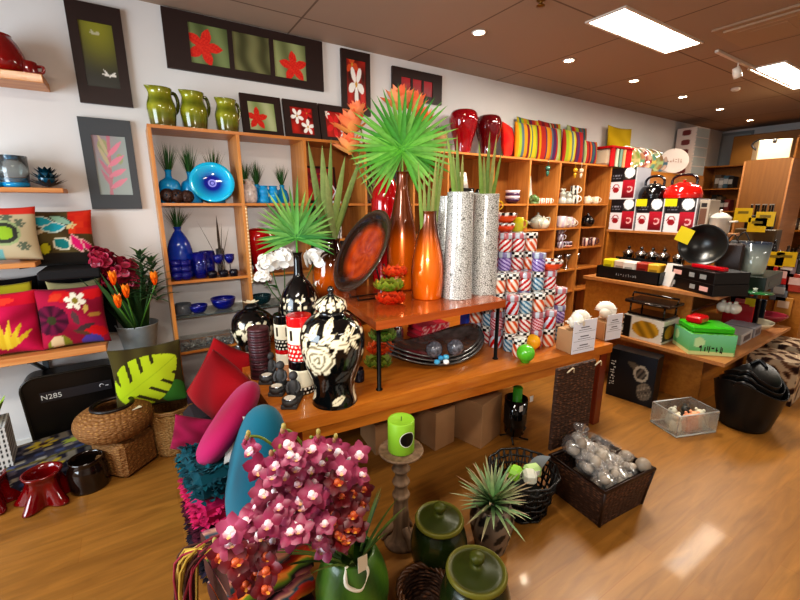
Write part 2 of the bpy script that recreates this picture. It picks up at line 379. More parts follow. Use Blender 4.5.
# ---- riser on the table
RZ = 1.12
rA = PZ(376, 322, RZ); rB = PZ(506, 300, RZ); rleft = PZ(344, 300, RZ)
dl = (rleft - rA).normalized(); RDp = .95
poly = [rA, rB, rB + Vector((0.14, RDp, 0)), rA + dl * (RDp / dl.y)]
cx, cy = rA.x, rA.y
t = thing('riser_shelf', 'raised reddish wooden shelf on black metal legs standing on the table', 'riser', (cx, cy, TZ))
m = MB(); m.prism([(p.x - cx, p.y - cy) for p in poly], RZ - TZ - .05, RZ - TZ); m.build('shelf_top', riser_w, t)
for k, (p, ix, iy) in enumerate(zip(poly, (.035, -.035, -.05, .04), (.035, .035, -.04, -.04))):
    m = MB(); m.lathe([(.02, .0), (.02, .006), (.0125, .008), (.0125, RZ - TZ - .051)], 14); m.build('leg', black_m, t, loc=(p.x - cx + ix, p.y - cy + iy, .0005))
def ris(px, py): return PZ(px, py, RZ + .0005)
# ---- tiered counter
LZ = .52
lc = PZ(725, 364, LZ); ll = PZ(596, 330, LZ); lr = PZ(791, 327, LZ)
t = thing('display_counter', 'low beech display counter tier with overhanging top, right of the table', 'counter', (0, 0, 0))
m = MB(); m.prism([(lc.x, lc.y), (lr.x, lr.y), (lr.x, lr.y + 1.4), (lc.x - .02, ll.y + .25)], LZ - .03, LZ); m.build('counter_top', beech_e, t)
pb = PZ(697, 403.5, 0); pbl = PZ(661, 393, 0)
m = MB(); m.box(pb.x + .0, (pb.y + 2.45) / 2, (LZ - .031) / 2, .03, 2.45 - pb.y, LZ - .031); m.build('end_panel', beech, t)
m = MB(); m.box((pb.x + .015 + lr.x - .2) / 2, pb.y + .012, (LZ - .031) / 2, lr.x - .2 - pb.x - .02, .025, LZ - .031); m.build('front_panel', beech, t)
UZ = .98
uc = PZ(719, 297, UZ); ul = PZ(594, 276.5, UZ); ur = PZ(776, 277, UZ)
t = thing('display_counter', 'middle beech display counter tier with black trays on top', 'counter', (0, 0, 0))
m = MB(); m.prism([(uc.x, uc.y), (ur.x + .1, ur.y), (ur.x + .1, ul.y + .1), (uc.x, ul.y + .1)], UZ - .03, UZ); m.build('counter_top', beech_e, t)
bp_y = PX(692, 305, uc.x + .08).y
m = MB(); m.box(uc.x + .08, (bp_y + ul.y + .1) / 2, (LZ + .001 + UZ - .031) / 2, .03, ul.y + .1 - bp_y, UZ - LZ - .032); m.build('end_panel', beech, t)
m = MB(); m.box((uc.x + .1 + ur.x) / 2, bp_y + .35, (LZ + UZ - .03) / 2, ur.x - uc.x - .1, .02, UZ - LZ - .032); m.build('back_panel', beech, t)
m = MB(); m.box((uc.x + .1 + ur.x) / 2, bp_y + .18, .78, ur.x - uc.x - .1, .32, .012); m.build('glass_shelf', mat('greenish_glass', 'cfe0d8', .05, trans=.9), t)
m = MB(); m.box(ur.x + .02, bp_y + .15, (LZ + UZ - .03) / 2, .03, .38, UZ - LZ - .032); m.build('side_panel', beech, t)
GX = 4.85; GZ = PX(650, 231.5, GX).z
ga = PX(606, 231, GX).y; gb = PX(720, 233, GX).y
t = thing('display_shelf', 'top beech tier behind the counter carrying the red cookware boxes', 'shelf', (0, 0, 0))
m = MB(); m.box(GX + .25, (ga + gb) / 2, GZ - .012, .5, ga - gb, .024); m.build('shelf_top', beech_e, t)
m = MB(); m.box(GX + .2, (ga + gb) / 2, (UZ + GZ - .024) / 2, .03, ga - gb - .04, GZ - .024 - UZ - .001); m.build('back_panel', beech, t)
for y in (ga - .02, gb + .02): m = MB(); m.box(GX + .1, y, (UZ + GZ - .024) / 2, .17, .02, GZ - .024 - UZ - .001); m.build('bracket_panel', beech, t)
# ================================================================== helpers for shelves
def XP(px, y, z):
    k = (px - 400) / FPX; zz = z - H
    return (k * (y * fw.y + zz * fw.z) - y * rt.y) / (rt.x - k * fw.x)
def YP(px, x, z):
    k = (px - 400) / FPX; zz = z - H
    return (k * (x * fw.x + zz * fw.z) - x * rt.x) / (rt.y - k * fw.y)
def onshelf(px, y, z): return Vector((XP(px, y, z), y, z))
def lobj(name, label, cat, loc, prof, m, seg=24, sub=4, group=None, col=None, fn=None, rz=0, sx=1, sy=1):
    b = MB(col or (.5, .5, .5)); b.lathe(prof, seg, True, sub, fn=fn, sx=sx, sy=sy)
    return tag(b.build(name, m, loc=loc, rz=rz), label, cat, group)
def tuft(b, o, n, L, spread, c1, c2, w=.006, droop=.3, seg=3, rnd=R):
    for i in range(n):
        a = rnd.uniform(0, 2 * PI); s_ = rnd.uniform(0, spread)
        b.blade((o[0] + math.cos(a) * .006, o[1] + math.sin(a) * .006, o[2]), (math.cos(a) * s_, math.sin(a) * s_, 1), L * rnd.uniform(.7, 1.05), w * rnd.uniform(.7, 1.2), droop, seg, mix(c1, c2, rnd.random()))
GRASS1, GRASS2 = c('14361a'), c('38682c')
frame_m = mat('frame_dark_wood', '2c1b17', .5); frame_g = mat('frame_charcoal', '3f4347', .5)
def painted(b, x0, x1, z0, z1, y, fn, n=56):     # a print facing -Y
    b.grid(n, n, lambda u, v: (x0 + (x1 - x0) * u, y, z0 + (z1 - z0) * v), fn, False)
def picture(name, label, x0, x1, z0, z1, prints, fm, y=WY - .003, group=None, tilt=0, th=.025, cat='picture'):
    t = thing(name, label, cat, ((x0 + x1) / 2, y, z0), group=group); cx = (x0 + x1) / 2; hw = (x1 - x0) / 2; h = z1 - z0
    m = MB()
    ps = sorted(prints, key=lambda p: p[0]); xs = [-hw] + sum([[p[0], p[1]] for p in ps], []) + [hw]; z_a, z_b = ps[0][2], ps[0][3]
    m.box(0, -th / 2, z_a / 2, 2 * hw, th, z_a); m.box(0, -th / 2, (z_b + h) / 2, 2 * hw, th, h - z_b)
    for i in range(0, len(xs), 2): m.box((xs[i] + xs[i + 1]) / 2, -th / 2, (z_a + z_b) / 2, xs[i + 1] - xs[i], th, z_b - z_a)
    m.box(0, -.003, h / 2, 2 * hw - .002, .005, h - .002)
    m.build('frame', fm, t)
    for (a, b_, q, w_, fn) in prints:
        m = MB(); painted(m, a, b_, q, w_, -th * .7, fn); m.build('print', VC_PRINT, t)
    if tilt: t.rotation_euler.x = tilt
    return t
def p_dragonfly(u, v):
    k = mix(c('2a2a22'), c('8c8a2c'), sm(.1, .95, v) * (.6 + .4 * math.sin(u * 3)))
    for (x, y, s_) in ((.72, .2, 1), (.45, .83, .7)):
        for a in (.5, 2.4, .05, 2.9):
            if lf(u, v, x + math.cos(a) * .11 * s_, y + math.sin(a) * .045 * s_, .12 * s_, .02, a * .6 if a < 1 else a + .2): return mix(k, WHITE, .85 if y < .5 else .35)
        if lf(u, v, x, y - .01, .05, .008, .2): return mix(k, WHITE, .6)
    return k
def p_heliconia(u, v):
    k = mix(c('8f9a96'), c('8b6f78'), sm(.2, 1, v) * (1 - u))
    for (y, a) in ((.2, .3), (.38, .25), (.58, .35), (.78, .5)):
        if lf(u, v, .62, y, .3, .05, a): return mix(k, c('d8708a'), .8)
        if lf(u, v, .3, y + .06, .25, .05, -a - .5): return mix(k, c('b7a878') if y > .5 else c('c05a78'), .7)
    if abs(u - .42 - .15 * (v - .5)) < .05: return mix(k, c('c04a66'), .6)
    if el(u, v, .3, .82, .16, .12) or el(u, v, .75, .62, .1, .09): return mix(k, c('8f9a4a'), .6)
    return k
def p_redflower(cx, cy, r, bg1, bg2, a=0):
    def f(u, v):
        k = mix(c(bg1), c(bg2), .5 + .5 * math.sin(u * 9 + v * 2))
        for i in range(5):
            g = a + i * 2 * PI / 5
            if lf(u, v, cx + math.cos(g) * r * .55, cy + math.sin(g) * r * .55, r * .55, r * .28, g): return mix(c('c81f1c'), c('e8442e'), hsh(int(u * 30), int(v * 30), i) * .7)
        if fl(u, v, cx, cy, r * .2, 5): return c('7a1410')
        return k
    return f
def p_plain(u, v): return mix(c('4a4a2e'), c('7a7a52'), .5 + .5 * math.sin(u * 11 + v * 3 + math.sin(v * 5)))
def p_lilies(pts, base):
    def f(u, v):
        for (x, y, r, a, col) in pts:
            d = math.hypot(u - x, v - y)
            if d < r * .14: return c('c8963c')
            if fl(u, v, x, y, r, 5, a, .8): return c(col)
        return mix(c(base), c('c02a20'), .5 + .5 * math.sin(u * 9) * math.sin(v * 7))
    return f
# ------------------------------------------------------------------ pictures
picture('framed_picture', 'large dark brown framed picture of pale dragonflies on olive green, top left', -.225, .076, 2.425, 3.04, [(-.095, .09, .11, .505, p_dragonfly)], frame_m)
picture('framed_picture', 'charcoal grey framed picture of pink heliconia flowers beneath the dragonfly picture', -.258, .043, 1.722, 2.333, [(-.09, .105, .1, .5, p_heliconia)], frame_g)
picture('framed_picture', 'wide dark frame with three square panels of red flowers and green reeds', .323, 1.53, 2.725, 3.118,
        [(-.44, -.17, .06, .33, p_redflower(.35, .45, .45, '55603a', '7c8a5a')), (-.135, .145, .06, .33, p_plain), (.18, .45, .06, .33, p_redflower(.6, .35, .42, '6a7048', '98a06e', .4))], frame_m)
picture('framed_picture', 'tall narrow dark framed picture of a white lily with red petals', 1.705, 1.997, 2.57, 3.105, [(-.095, .1, .06, .46, p_lilies([(.5, .5, .42, .3, 'ece8e0'), (.3, .9, .3, .2, 'd0542a'), (.8, .05, .3, 1, 'c8221c')], '3a1c14'))], frame_m)
picture('framed_picture', 'small wide dark frame with three dark red panels, above the potted grass', 2.24, 2.845, 2.77, 3.05, [(-.2 + .135 * i, -.09 + .135 * i, .06, .2, (lambda u, v: mix(c('8a1420'), c('b01e2a'), v))) for i in range(3)], frame_m)
g = 'small flower pictures leaning on the bookcase top'
for (x0, x1, fn, lab) in ((.80, 1.122, p_redflower(.3, .42, .38, '8a9a62', 'b4bc90', .3), 'small dark frame with red flower on pale green, leaning beside the jugs'),
        (1.142, 1.449, p_lilies([(.3, .68, .3, .4, 'f0ece4'), (.74, .3, .3, 1, 'f0ece4'), (.75, .82, .25, .6, 'c42222')], '5a1614'), 'small dark frame with two white flowers on red, middle of the leaning trio'),
        (1.458, 1.735, p_lilies([(.5, .48, .5, .2, 'd6282a'), (.08, .9, .2, 0, 'f0e8e0'), (.98, .2, .22, 0, 'f0e8e0')], '8a1a18'), 'small dark frame filled by one red flower, rightmost of the leaning trio')):
    w = (x1 - x0) / 2
    picture('framed_picture', lab, x0, x1, 2.277, 2.277 + .34, [(-w + .055, w - .055, .06, .285, fn)], frame_m, y=WY - .1, group=g, tilt=-.2)
# ------------------------------------------------------------------ jugs on the bookcase
jug_m = mat('green_glaze', vc=True, rough=.15, coat=.6, var=.25, vscale=18)
def jugcol(r, z, a): return mix(c('5e6414'), c('8a8a22'), .5 + .5 * math.sin(z * 60)) if z > .05 else mix(c('3e4a12'), c('7a5a1c'), .4)
jp = None
for i, (px, s_) in enumerate(((164, .95), (196, .95), (228.5, .88))):
    lab = ('tall green glazed jug with handle, leftmost on top of the bookcase', 'green glazed jug with handle, middle of three on the bookcase', 'slightly smaller green glazed jug beside the red flower frame')[i]
    p = onshelf(px, 3.46, 2.276)
    if jp is None:
        jp = t = thing('jug', lab, 'jug', p, .5, 'green jugs on the bookcase top')
        m = MB(); m.lathe([(.0, 0), (.078, 0), (.084, .02), (.092, .09), (.094, .15), (.08, .2), (.074, .235), (.082, .27), (.076, .268), (.066, .235), (.07, .2), (.07, .15)], 28, sub=3, fn=jugcol, cap=False)
        for v in m.bm.verts:                      # pull out the spout
            if v.co.z > .23 and v.co.x < 0: v.co.x *= 1 + .35 * (v.co.z - .23) / .04 * max(0, 1 - abs(v.co.y) / .06)
        m.build('body', jug_m, t)
        m = MB(c('4a4f14')); m.tube(catmull([(.068, 0, .25), (.115, 0, .255), (.135, 0, .2), (.12, 0, .14), (.085, 0, .1)], 5), .013, 10); m.build('handle', jug_m, t); t.scale = (.95,) * 3
    else: dup(jp, p, label=lab, scale=s_)
# ------------------------------------------------------------------ wall shelves at the far left
wsh = wood('wall_shelf_oak', 'b4703a', 'cf935a', .45, 'x')
def wallshelf(px_end, py_front, yf, th, label, x0=-1.6, brackets=()):
    z = PY(px_end, py_front, yf).z; x1 = PY(px_end, py_front, yf).x
    t = thing('wall_shelf', label, 'shelf', ((x0 + x1) / 2, WY, z - th))
    m = MB(); m.box(0, (yf - WY) / 2, th / 2, x1 - x0, WY - yf - .002, th, .003); m.build('board', wsh, t)
    for px in brackets:
        m = MB(); bx_ = px - (x0 + x1) / 2
        m.box(bx_, -.012, -.1, .03, .02, .2); m.tube([(bx_, -.02, -.19), (bx_, yf - WY + .06, -.01)], .014, 6); m.box(bx_, (yf - WY) / 2, -.006, .03, WY - yf - .05, .01); m.build('bracket', mat('bracket_grey', '5a646a', .5), t)
    return z, x1
zs1, xs1 = wallshelf(42, 74, 3.42, .05, 'short oak wall shelf at top left holding red ceramics')
zs2, xs2 = wallshelf(63, 188, 3.46, .03, 'oak wall shelf below it holding a teal glass and spiky candle')
zs4, xs4 = wallshelf(106, 345, 3.24, .045, 'lower oak wall shelf on a grey bracket carrying the pink cushions', brackets=(-.68,))
zs3, xs3 = wallshelf(35, 262.5, 3.3, .03, 'middle oak wall shelf under the upper patterned cushions')
red_gl = mat('red_glaze', '8e0508', .1, coat=.7)
p = onshelf(2, 3.53, zs1)
lobj('red_vase', 'glossy dark red ceramic vase on the top left wall shelf', 'vase', p, [(0, 0), (.1, 0), (.125, .03), (.125, .09), (.1, .16), (.075, .2), (.07, .21), (.0, .205)], red_gl, 28)
p = onshelf(29, 3.52, zs1)
m = MB(); m.lathe([(0, 0), (.042, 0), (.05, .02), (.05, .07), (.045, .08), (.03, .078), (0, .07)], 20, sub=3)
for k in (-1, 1): m.tube(catmull([(k * .045, 0, .06), (k * .075, 0, .06), (k * .07, 0, .03), (k * .045, 0, .025)], 4), .009)
tag(m.build('red_pot', red_gl, loc=p), 'small red glazed pot with ear handles at the end of the top left shelf', 'pot')
teal_g = mat('teal_glass', '1a8fb0', .05, trans=.85); clear_g = mat('clear_glass', 'eef4f4', .03, trans=.95); blue_g = mat('cobalt_glass', '0a1f9c', .05, trans=.55, coat=.5); turq_g = mat('turquoise_glass', '0c9cd8', .08, trans=.3, coat=.4)
for i, px in enumerate((17, -9)):
    p = onshelf(px, 3.54, zs2)
    t = thing('glass_tumbler', ('wide clear glass tumbler with blue teal base on the wall shelf', 'clear teal based tumbler half cut off at the left edge of the photo')[i], 'glass', p, group='teal tumblers')
    m = MB(); m.lathe([(.068, .03), (.075, .1), (.078, .19), (.074, .19), (.07, .1), (.062, .034), (0, .032)], 24, cap=False); m.build('bowl', clear_g, t)
    m = MB(); m.lathe([(0, 0), (.062, 0), (.068, .012), (.068, .03), (0, .0305)], 24); m.build('base', turq_g, t)
p = onshelf(48.5, 3.53, zs2); m = MB()
for r_, (z, n, L) in enumerate(((.012, 14, .1), (.045, 12, .085), (.08, 12, .06), (.1, 8, .04))):
    for i in range(n):
        a = 2 * PI * i / n + r_ * .3; m.blade((.02 * math.cos(a), .02 * math.sin(a), z), (math.cos(a), math.sin(a), .35 + .25 * r_), L, .035, -.3, 4, mix(c('06222e'), c('0f5a70'), hsh(i, r_)), c('041018'), .15)
m.sphere((0, 0, .06), .045, col=c('0c4a62'), sz_=1.2)
tag(m.build('flower_ornament', VC_GLOSS, loc=p), 'dark teal spiky petalled ornament beside the tumbler on the wall shelf', 'ornament')
# ------------------------------------------------------------------ cushions
def cushion_mesh(w, h, th, fn, back=None, n=44, pinch=.07):
    m = MB()
    def P(s_):
        def f(u, v):
            a, b = u * 2 - 1, v * 2 - 1
            x = a * (1 - pinch * (1 - b * b)) * w / 2; z = b * (1 - pinch * (1 - a * a)) * h / 2
            d = max(0, (1 - a * a) * (1 - b * b)) ** .42 * (1 + .06 * math.sin(a * 5 + b * 3))
            return (x, s_ * th / 2 * d, z + h / 2)
        return f
    m.grid(n, n, P(-1), fn); m.grid(n, n, P(1), back or fn, flip=True)
    return m
def cushion(label, loc, w, h, th, fn, rz=0, tilt=0, roll=0, group=None, pinch=.07, piping=None, m_=None, n=44):
    t = cushion_mesh(w, h, th, fn, pinch=pinch, n=n).build('cushion', m_ or VC_FABRIC, weld=.0008)
    t.location = loc; t.rotation_euler = (tilt, roll, rz); tag(t, label, 'cushion', group)
    if piping:
        q = MB(c(piping)); pts = []
        for k in range(80):
            s_ = k / 80 * 4; e = int(s_); f_ = s_ - e; a, b = ((f_ * 2 - 1, -1), (1, f_ * 2 - 1), (1 - f_ * 2, 1), (-1, 1 - f_ * 2))[e]
            pts.append((a * (1 - pinch * (1 - b * b)) * w / 2, 0, b * (1 - pinch * (1 - a * a)) * h / 2 + h / 2))
        q.tube(pts, .007, 6, closed=True); q.build('piping', VC_FABRIC, t)
    return t
def f_brown(u, v):
    for (x, y, L, w_, a, k, e) in ((.34, .8, .15, .075, -.05, '2aa0b4', 'c8d6cc'), (.5, .68, .15, .075, .15, '2aa0b4', 'c8d6cc'), (.6, .82, .15, .06, -.5, '8fb8a4', '3a3a2c'), (.35, .3, .11, .075, 1.4, 'b4ac20', '3a3212'), (.58, .38, .12, .09, -.9, '1f7f80', 'e0d8c0'), (.78, .38, .16, .06, -1.25, 'd81e72', 'e8b8b0'), (.9, .34, .14, .05, -1.0, 'd81e72', 'e8b8b0'), (.28, .6, .13, .035, .2, 'c8b494', '55401e')):
        if lf(u, v, x, y, L, w_, a): return c(k)
        if lf(u, v, x, y, L * 1.15, w_ * 1.35, a): return c(e)
    if fl(u, v, .72, .72, .08, 6): return c('d8c890')
    if u > .7 and v > .55: return mix(c('c8281e'), c('e04a26'), hsh(int(u * 9), int(v * 9)))
    if v < .22: return c('2a241f')
    return mix(c('4a3a22'), c('5e5230'), .5 + .5 * math.sin(u * 10 + v * 7))
def f_cream(u, v):
    d = math.hypot(u - .55, v - .5)
    if d < .13: return c('8cae2e')
    if d < .2: return c('3a3c34')
    if d < .24: return c('98a878')
    if v > .85: return c('c8382a')
    for (x, y) in ((.6, .8), (.78, .68), (.8, .25)):
        if fl(u, v, x, y, .1, 6): return c('5f6a58')
    if v < .2 and u < .5: return c('6fa8a8')
    return c('b9ab8c')
def f_fuchsia(u, v):
    k = mix(c('980a34'), c('c0144c'), .5 + .5 * math.sin(u * 8 + 3 * math.sin(v * 6)))
    if el(u, v, .4, .85, .3, .06, .1): return c('e8402e')
    for a in (-.9, -.5, -.15, .2, .55, .9):
        if lf(u, v, .5 + math.sin(a) * .26, .06 + math.cos(a) * .26, .26, .04, PI / 2 - a): return mix(c('c8a01e'), c('dcc23a'), hsh(int(u * 20), 3))
    if v > .78: return c('c4122e')
    return k
def f_floral(u, v):
    d = math.hypot(u - .2, v - .47)
    if d < .07: return c('3a3a1e')
    if d < .25: return mix(c('3a0a22'), c('6a1038'), .5 + .5 * math.sin(math.atan2(v - .47, u - .2) * 7))
    if math.hypot(u - .58, v - .77) < .05: return c('8a7a2c')
    if fl(u, v, .58, .77, .16, 6, .3, .35): return c('e8e0cc')
    if el(u, v, .27, .03, .17, .17): return c('cbb28a') if el(u, v, .24, .1, .1, .13) else c('7a7a22')
    for (x, y, L, w_, a, k) in ((.55, .47, .14, .05, 1.8, '5a3a3c'), (.68, .3, .16, .045, .3, '4a3034'), (.62, .2, .14, .04, -.4, '5a3a2a'), (.84, .5, .12, .04, .05, 'b0803c'), (.72, .62, .08, .04, 1.4, 'c8a85a'), (.3, .85, .12, .06, .5, 'c83a22')):
        if lf(u, v, x, y, L, w_, a): return c(k)
    if el(u, v, .74, .04, .16, .12): return mix(c('6a3aa0'), c('3f3f8a'), u)
    if el(u, v, .38, .87, .16, .1) or el(u, v, .83, .86, .18, .09) or el(u, v, .82, .2, .18, .1): return c('c4161e')
    return mix(c('84102e'), c('a2143c'), .5 + .5 * math.sin(u * 6 + v * 9))
def solid(h, h2=None, k=9):
    def f(u, v): return mix(c(h), c(h2 or h), .5 + .5 * math.sin(u * k + 2 * math.sin(v * k)))
    return f
def f_tapestry(u, v):
    if fl(u, v, .25, .5, .2, 5): return c('5f8a4a')
    if fl(u, v, .5, .45, .2, 5): return c('3f7a80')
    if fl(u, v, .74, .55, .14, 4): return c('b8503a')
    return c('b8ab7c')
# lower cushion shelf: front pair, cream one and the lime one behind
def shelfcush(label, px, w, h, th, fn, y, z, tilt=-.18, rz=0, **k): return cushion(label, onshelf(px, y, z + .001), w, h, th, fn, rz, tilt, **k)
shelfcush('fuchsia silk cushion with yellow leaf spray on the lower wall shelf', 11, .34, .4, .13, f_fuchsia, 3.32, zs4)
shelfcush('magenta floral cushion with white flower and dark poppy on the lower wall shelf', 78, .37, .4, .13, f_floral, 3.32, zs4)
shelfcush('cream cushion with embroidered flowers, peeking above the magenta floral cushion', 83, .3, .43, .07, f_tapestry, 3.43, zs4, tilt=-.2, pinch=.12)
shelfcush('lime and olive silk cushion standing behind the fuchsia cushion', 10, .32, .44, .07, lambda u, v: mix(c('8a9a1c'), c('b0a028'), u), 3.43, zs4, tilt=-.2)
shelfcush('black cushion standing at the back of the lower wall shelf behind the cream one', 84, .42, .46, .05, solid('121012', '1c1a1e'), 3.535, zs4, tilt=-.18)
shelfcush('black velvet cushion at the back of the lower shelf behind the lime one', 8, .42, .46, .05, solid('0e0c0e', '17151a'), 3.535, zs4, tilt=-.18)
# middle shelf
shelfcush('cream cushion with lime circle flowers at the left edge of the middle shelf', 8, .34, .34, .12, f_cream, 3.4, zs3 + .002)
E2 = 1
m = MB(); zb = zs3 - .03
picbrown = shelfcush('brown cushion with teal leaves and pink petals above the black ledge', 61, .42, .38, .12, f_brown, 3.5, zs3 - .06, tilt=-.2)
t = thing('cushion_ledge', 'black padded ledge on the wall carrying the brown leaf cushion', 'ledge', (-.5, WY, zs3 - .12))
m = MB(); xl = XP(100, 3.3, zs3 - .06) ; xr = XP(36, 3.3, zs3 - .06); m.box((xl + xr) / 2 + .5, -.19, .03, xl - xr, .37, .058, .01); m.build('pad', mat('black_fabric', '161416', .9), t)
# ================================================================== BOOKCASE CONTENTS
BEFORE = set(bpy.data.objects)
SA, SB = 1.7645, 1.2055
def bottle_grass(px, py_top, y, s_, label, gl=.235, first=[None]):
    p = onshelf(px, y, SA)
    t = thing('bottle_vase', label, 'vase', p, group='turquoise bottles with grass')
    m = MB(); m.lathe([(0, 0), (.055 * s_, 0), (.062 * s_, .02), (.062 * s_, .1 * s_), (.05 * s_, .135 * s_), (.02 * s_, .155 * s_), (.018 * s_, .19 * s_), (.024 * s_, .2 * s_)], 22, sub=3); m.build('bottle', turq_g, t)
    m = MB(); tuft(m, (0, 0, .17 * s_), 70, gl, .55, GRASS1, GRASS2, .007); m.build('grass', VC_LEAF, t)
bottle_grass(171, 0, 3.45, 1.15, 'turquoise glass bottle with dark grass tuft, leftmost on the top shelf')
bottle_grass(193, 0, 3.48, 1.12, 'turquoise glass bottle with grass half hidden by the blue dish')
bottle_grass(216.5, 0, 3.53, 1.1, 'turquoise glass bottle with grass directly behind the blue round dish')
# dark wicker balls
for i, (px, r_) in enumerate(((167, .05), (178, .048), (188, .045))):
    p = onshelf(px, 3.375, SA); m = MB(c('2a1712'))
    for k in range(26):
        a = Vector((R.gauss(0, 1), R.gauss(0, 1), R.gauss(0, 1))).normalized(); e = a.orthogonal().normalized(); f_ = a.cross(e)
        m.tube([(e * math.cos(q) + f_ * math.sin(q)) * r_ * .93 + Vector((0, 0, r_)) for q in [j * PI / 6 for j in range(12)]], .0045, 4, col=mix(c('1c0f0c'), c('4a2a1c'), R.random()), closed=True)
    tag(m.build('woven_ball', VC_SATIN, loc=p), 'dark brown woven twig ball on the top shelf, ' + ('left of three', 'in the middle of three', 'nearest the blue dish')[i], 'ball', 'dark twig balls')
p = onshelf(215, 3.4, SA)
t = thing('display_dish', 'round turquoise dish with cobalt centre standing upright on the top shelf', 'dish', p + Vector((0, .03, .145)))
t.rotation_euler = (1.35, .0, -.12)
m = MB()
def dcol(r, z, a): return c('0d1f8c') if r < .075 else mix(c('1526a8'), c('12b0d8'), sm(.075, .1, r))
m.lathe([(0, .0), (.05, 0), (.09, .012), (.12, .03), (.147, .036), (.15, .03), (.12, .018), (.09, 0), (.05, -.012), (0, -.012)], 40, fn=dcol, sx=1.04); m.build('plate', mat('dish_glaze', vc=True, rough=.08, coat=.8), t)
m = MB(c('8f8fe0')); m.lathe([(.018, .002), (.03, .002)], 20, cap=False); m.lathe([(0, .0015), (.012, .002)], 16, cap=False); m.build('ring_motif', VC_GLOSS, t)
p = onshelf(209, 3.37, SA); 
# column two
for i, (px, gl) in enumerate(((246, .2), (258, .2), (283, .18))):
    p = onshelf(px, 3.53, SA); t = thing('potted_grass', ('dark grass tuft in a small turquoise pot, left of the second column', 'dark grass tuft in a small turquoise pot behind the pale vase', 'dark grass tuft in a small turquoise pot at the right of the second column')[i], 'plant', p, group='grass pots in column two')
    m = MB(); m.lathe([(0, 0), (.045, 0), (.052, .05), (.04, .1), (.02, .12), (.022, .15)], 18, sub=3); m.build('pot', turq_g, t)
    m = MB(); tuft(m, (0, 0, .14), 60, gl, .5, GRASS1, GRASS2, .007); m.build('grass', VC_LEAF, t)
p = onshelf(248, 3.41, SA); lobj('mottled_vase', 'pale mottled pink and silver vase with white flower in the second column', 'vase', p, [(0, 0), (.04, 0), (.055, .03), (.058, .09), (.045, .13), (.03, .15), (.033, .17)], mat('mottled_glaze', 'b8a8a0', .25, var=.35, vscale=40, coat=.4), 22)
m = MB()
for i in range(9):
    a = i * 2.4; m.blade((0, 0, 0), (math.cos(a), math.sin(a), .9 - i * .04), .04, .03, .6, 4, c('f2ece0'), shape='leaf')
t = tag(m.build('silk_flower', VC_SATIN, loc=p + Vector((0, 0, .165))), 'small white silk blossom in the pale mottled vase', 'flower')
for i, px in enumerate((264.5, 274)):
    p = onshelf(px, 3.4, SA); lobj('glass_vase', ('small turquoise glass vase with wavy sides, right of the pale vase', 'small turquoise glass vase furthest right in the second column')[i], 'vase', p, [(0, 0), (.036, 0), (.042, .03), (.033, .06), (.042, .09), (.03, .12), (.036, .135)], turq_g, 20, group='turquoise vases')
# row two: cobalt glass
p = onshelf(181, 3.5, SB); t = thing('balloon_vase', 'tall cobalt blue glass vase with a flared grass tuft, second shelf', 'vase', p)
m = MB(); m.lathe([(0, 0), (.07, 0), (.088, .06), (.09, .16), (.075, .26), (.04, .33), (.022, .36), (.03, .385)], 26, sub=4); m.build('bottle', mat('deep_blue_glass', '0a3fae', .06, trans=.3, coat=.5), t)
m = MB(); tuft(m, (0, 0, .36), 60, .2, .95, GRASS1, GRASS2, .008); m.build('grass', VC_LEAF, t)
sb = None
for st, px in enumerate((174, 187)):
    for k in range(3):
        lab = 'small cobalt glass bowl, ' + ('bottom', 'middle', 'topmost')[k] + (' of the left stack below the balloon vase', ' of the right stack below the balloon vase')[st]
        p = onshelf(px, 3.375, SB) + Vector((0, 0, k * .045))
        lobj('glass_bowl', lab, 'bowl', p, [(0, 0), (.025, 0), (.04, .02), (.046, .06), (.043, .06), (.036, .022), (0, .006)], blue_g, 20, sub=0, group='cobalt glass bowls')
for i, px in enumerate((201, 209)):
    p = onshelf(px, 3.42 + i * .1, SB); lobj('glass_tumbler', ('tall cobalt blue glass tumbler on the second shelf', 'tall cobalt tumbler standing just behind the first one')[i], 'glass', p, [(0, 0), (.045, 0), (.05, .05), (.056, .19), (.053, .19), (.046, .05), (0, .012)], blue_g, 22, sub=0, group='cobalt tumblers')
for i, px in enumerate((220, 231)):
    p = onshelf(px, 3.42, SB); t = thing('stemmed_glass', ('clear stemmed glass with cobalt bowl, left of the pair on the second shelf', 'clear stemmed glass with cobalt bowl, right of the pair beside the bead string')[i], 'glass', p, group='stemmed cocktail glasses')
    m = MB(); m.lathe([(0, 0), (.032, 0), (.032, .004), (.004, .01), (.004, .09), (.0, .092)], 18); m.build('stem', clear_g, t)
    m = MB(); m.lathe([(0, .092), (.02, .1), (.036, .13), (.038, .165), (.035, .165), (.033, .132), (0, .102)], 18); m.build('bowl', blue_g, t)
for i, px in enumerate((213, 224, 234)):
    p = onshelf(px, 3.36, SB); lobj('tealight_cup', 'little dark tealight cup on the second shelf, ' + ('left', 'middle', 'right')[i] + ' of three before the stems', 'cup', p, [(0, 0), (.028, 0), (.034, .03), (.03, .05), (.026, .05), (.026, .02), (0, .015)], mat('smoky_glass', '1c1c2a', .08, trans=.4), 16, sub=0, group='dark tealight cups')
p = onshelf(222, 3.55, SB); t = thing('dried_stems', 'dark dried seed pods standing in a slim clear vase, second shelf', 'dried stems', p)
m = MB(); m.lathe([(0, 0), (.03, 0), (.03, .2), (.027, .2), (.027, .01)], 16, cap=False); m.build('vase', clear_g, t)
for (dx, dz, w_) in ((-.13, .38, .03), (.03, .36, .035), (.0, .42, .02), (.08, .33, .02)):
    m = MB(c('2c201a')); m.blade((0, 0, .05), (dx, 0, dz), math.hypot(dx, dz), w_, .25, 6, c('3a2c20'), shape='leaf'); m.tube([(0, 0, .02), (dx * .4, 0, dz * .5)], .003, 5); m.build('stem', VC_LEAF, t)
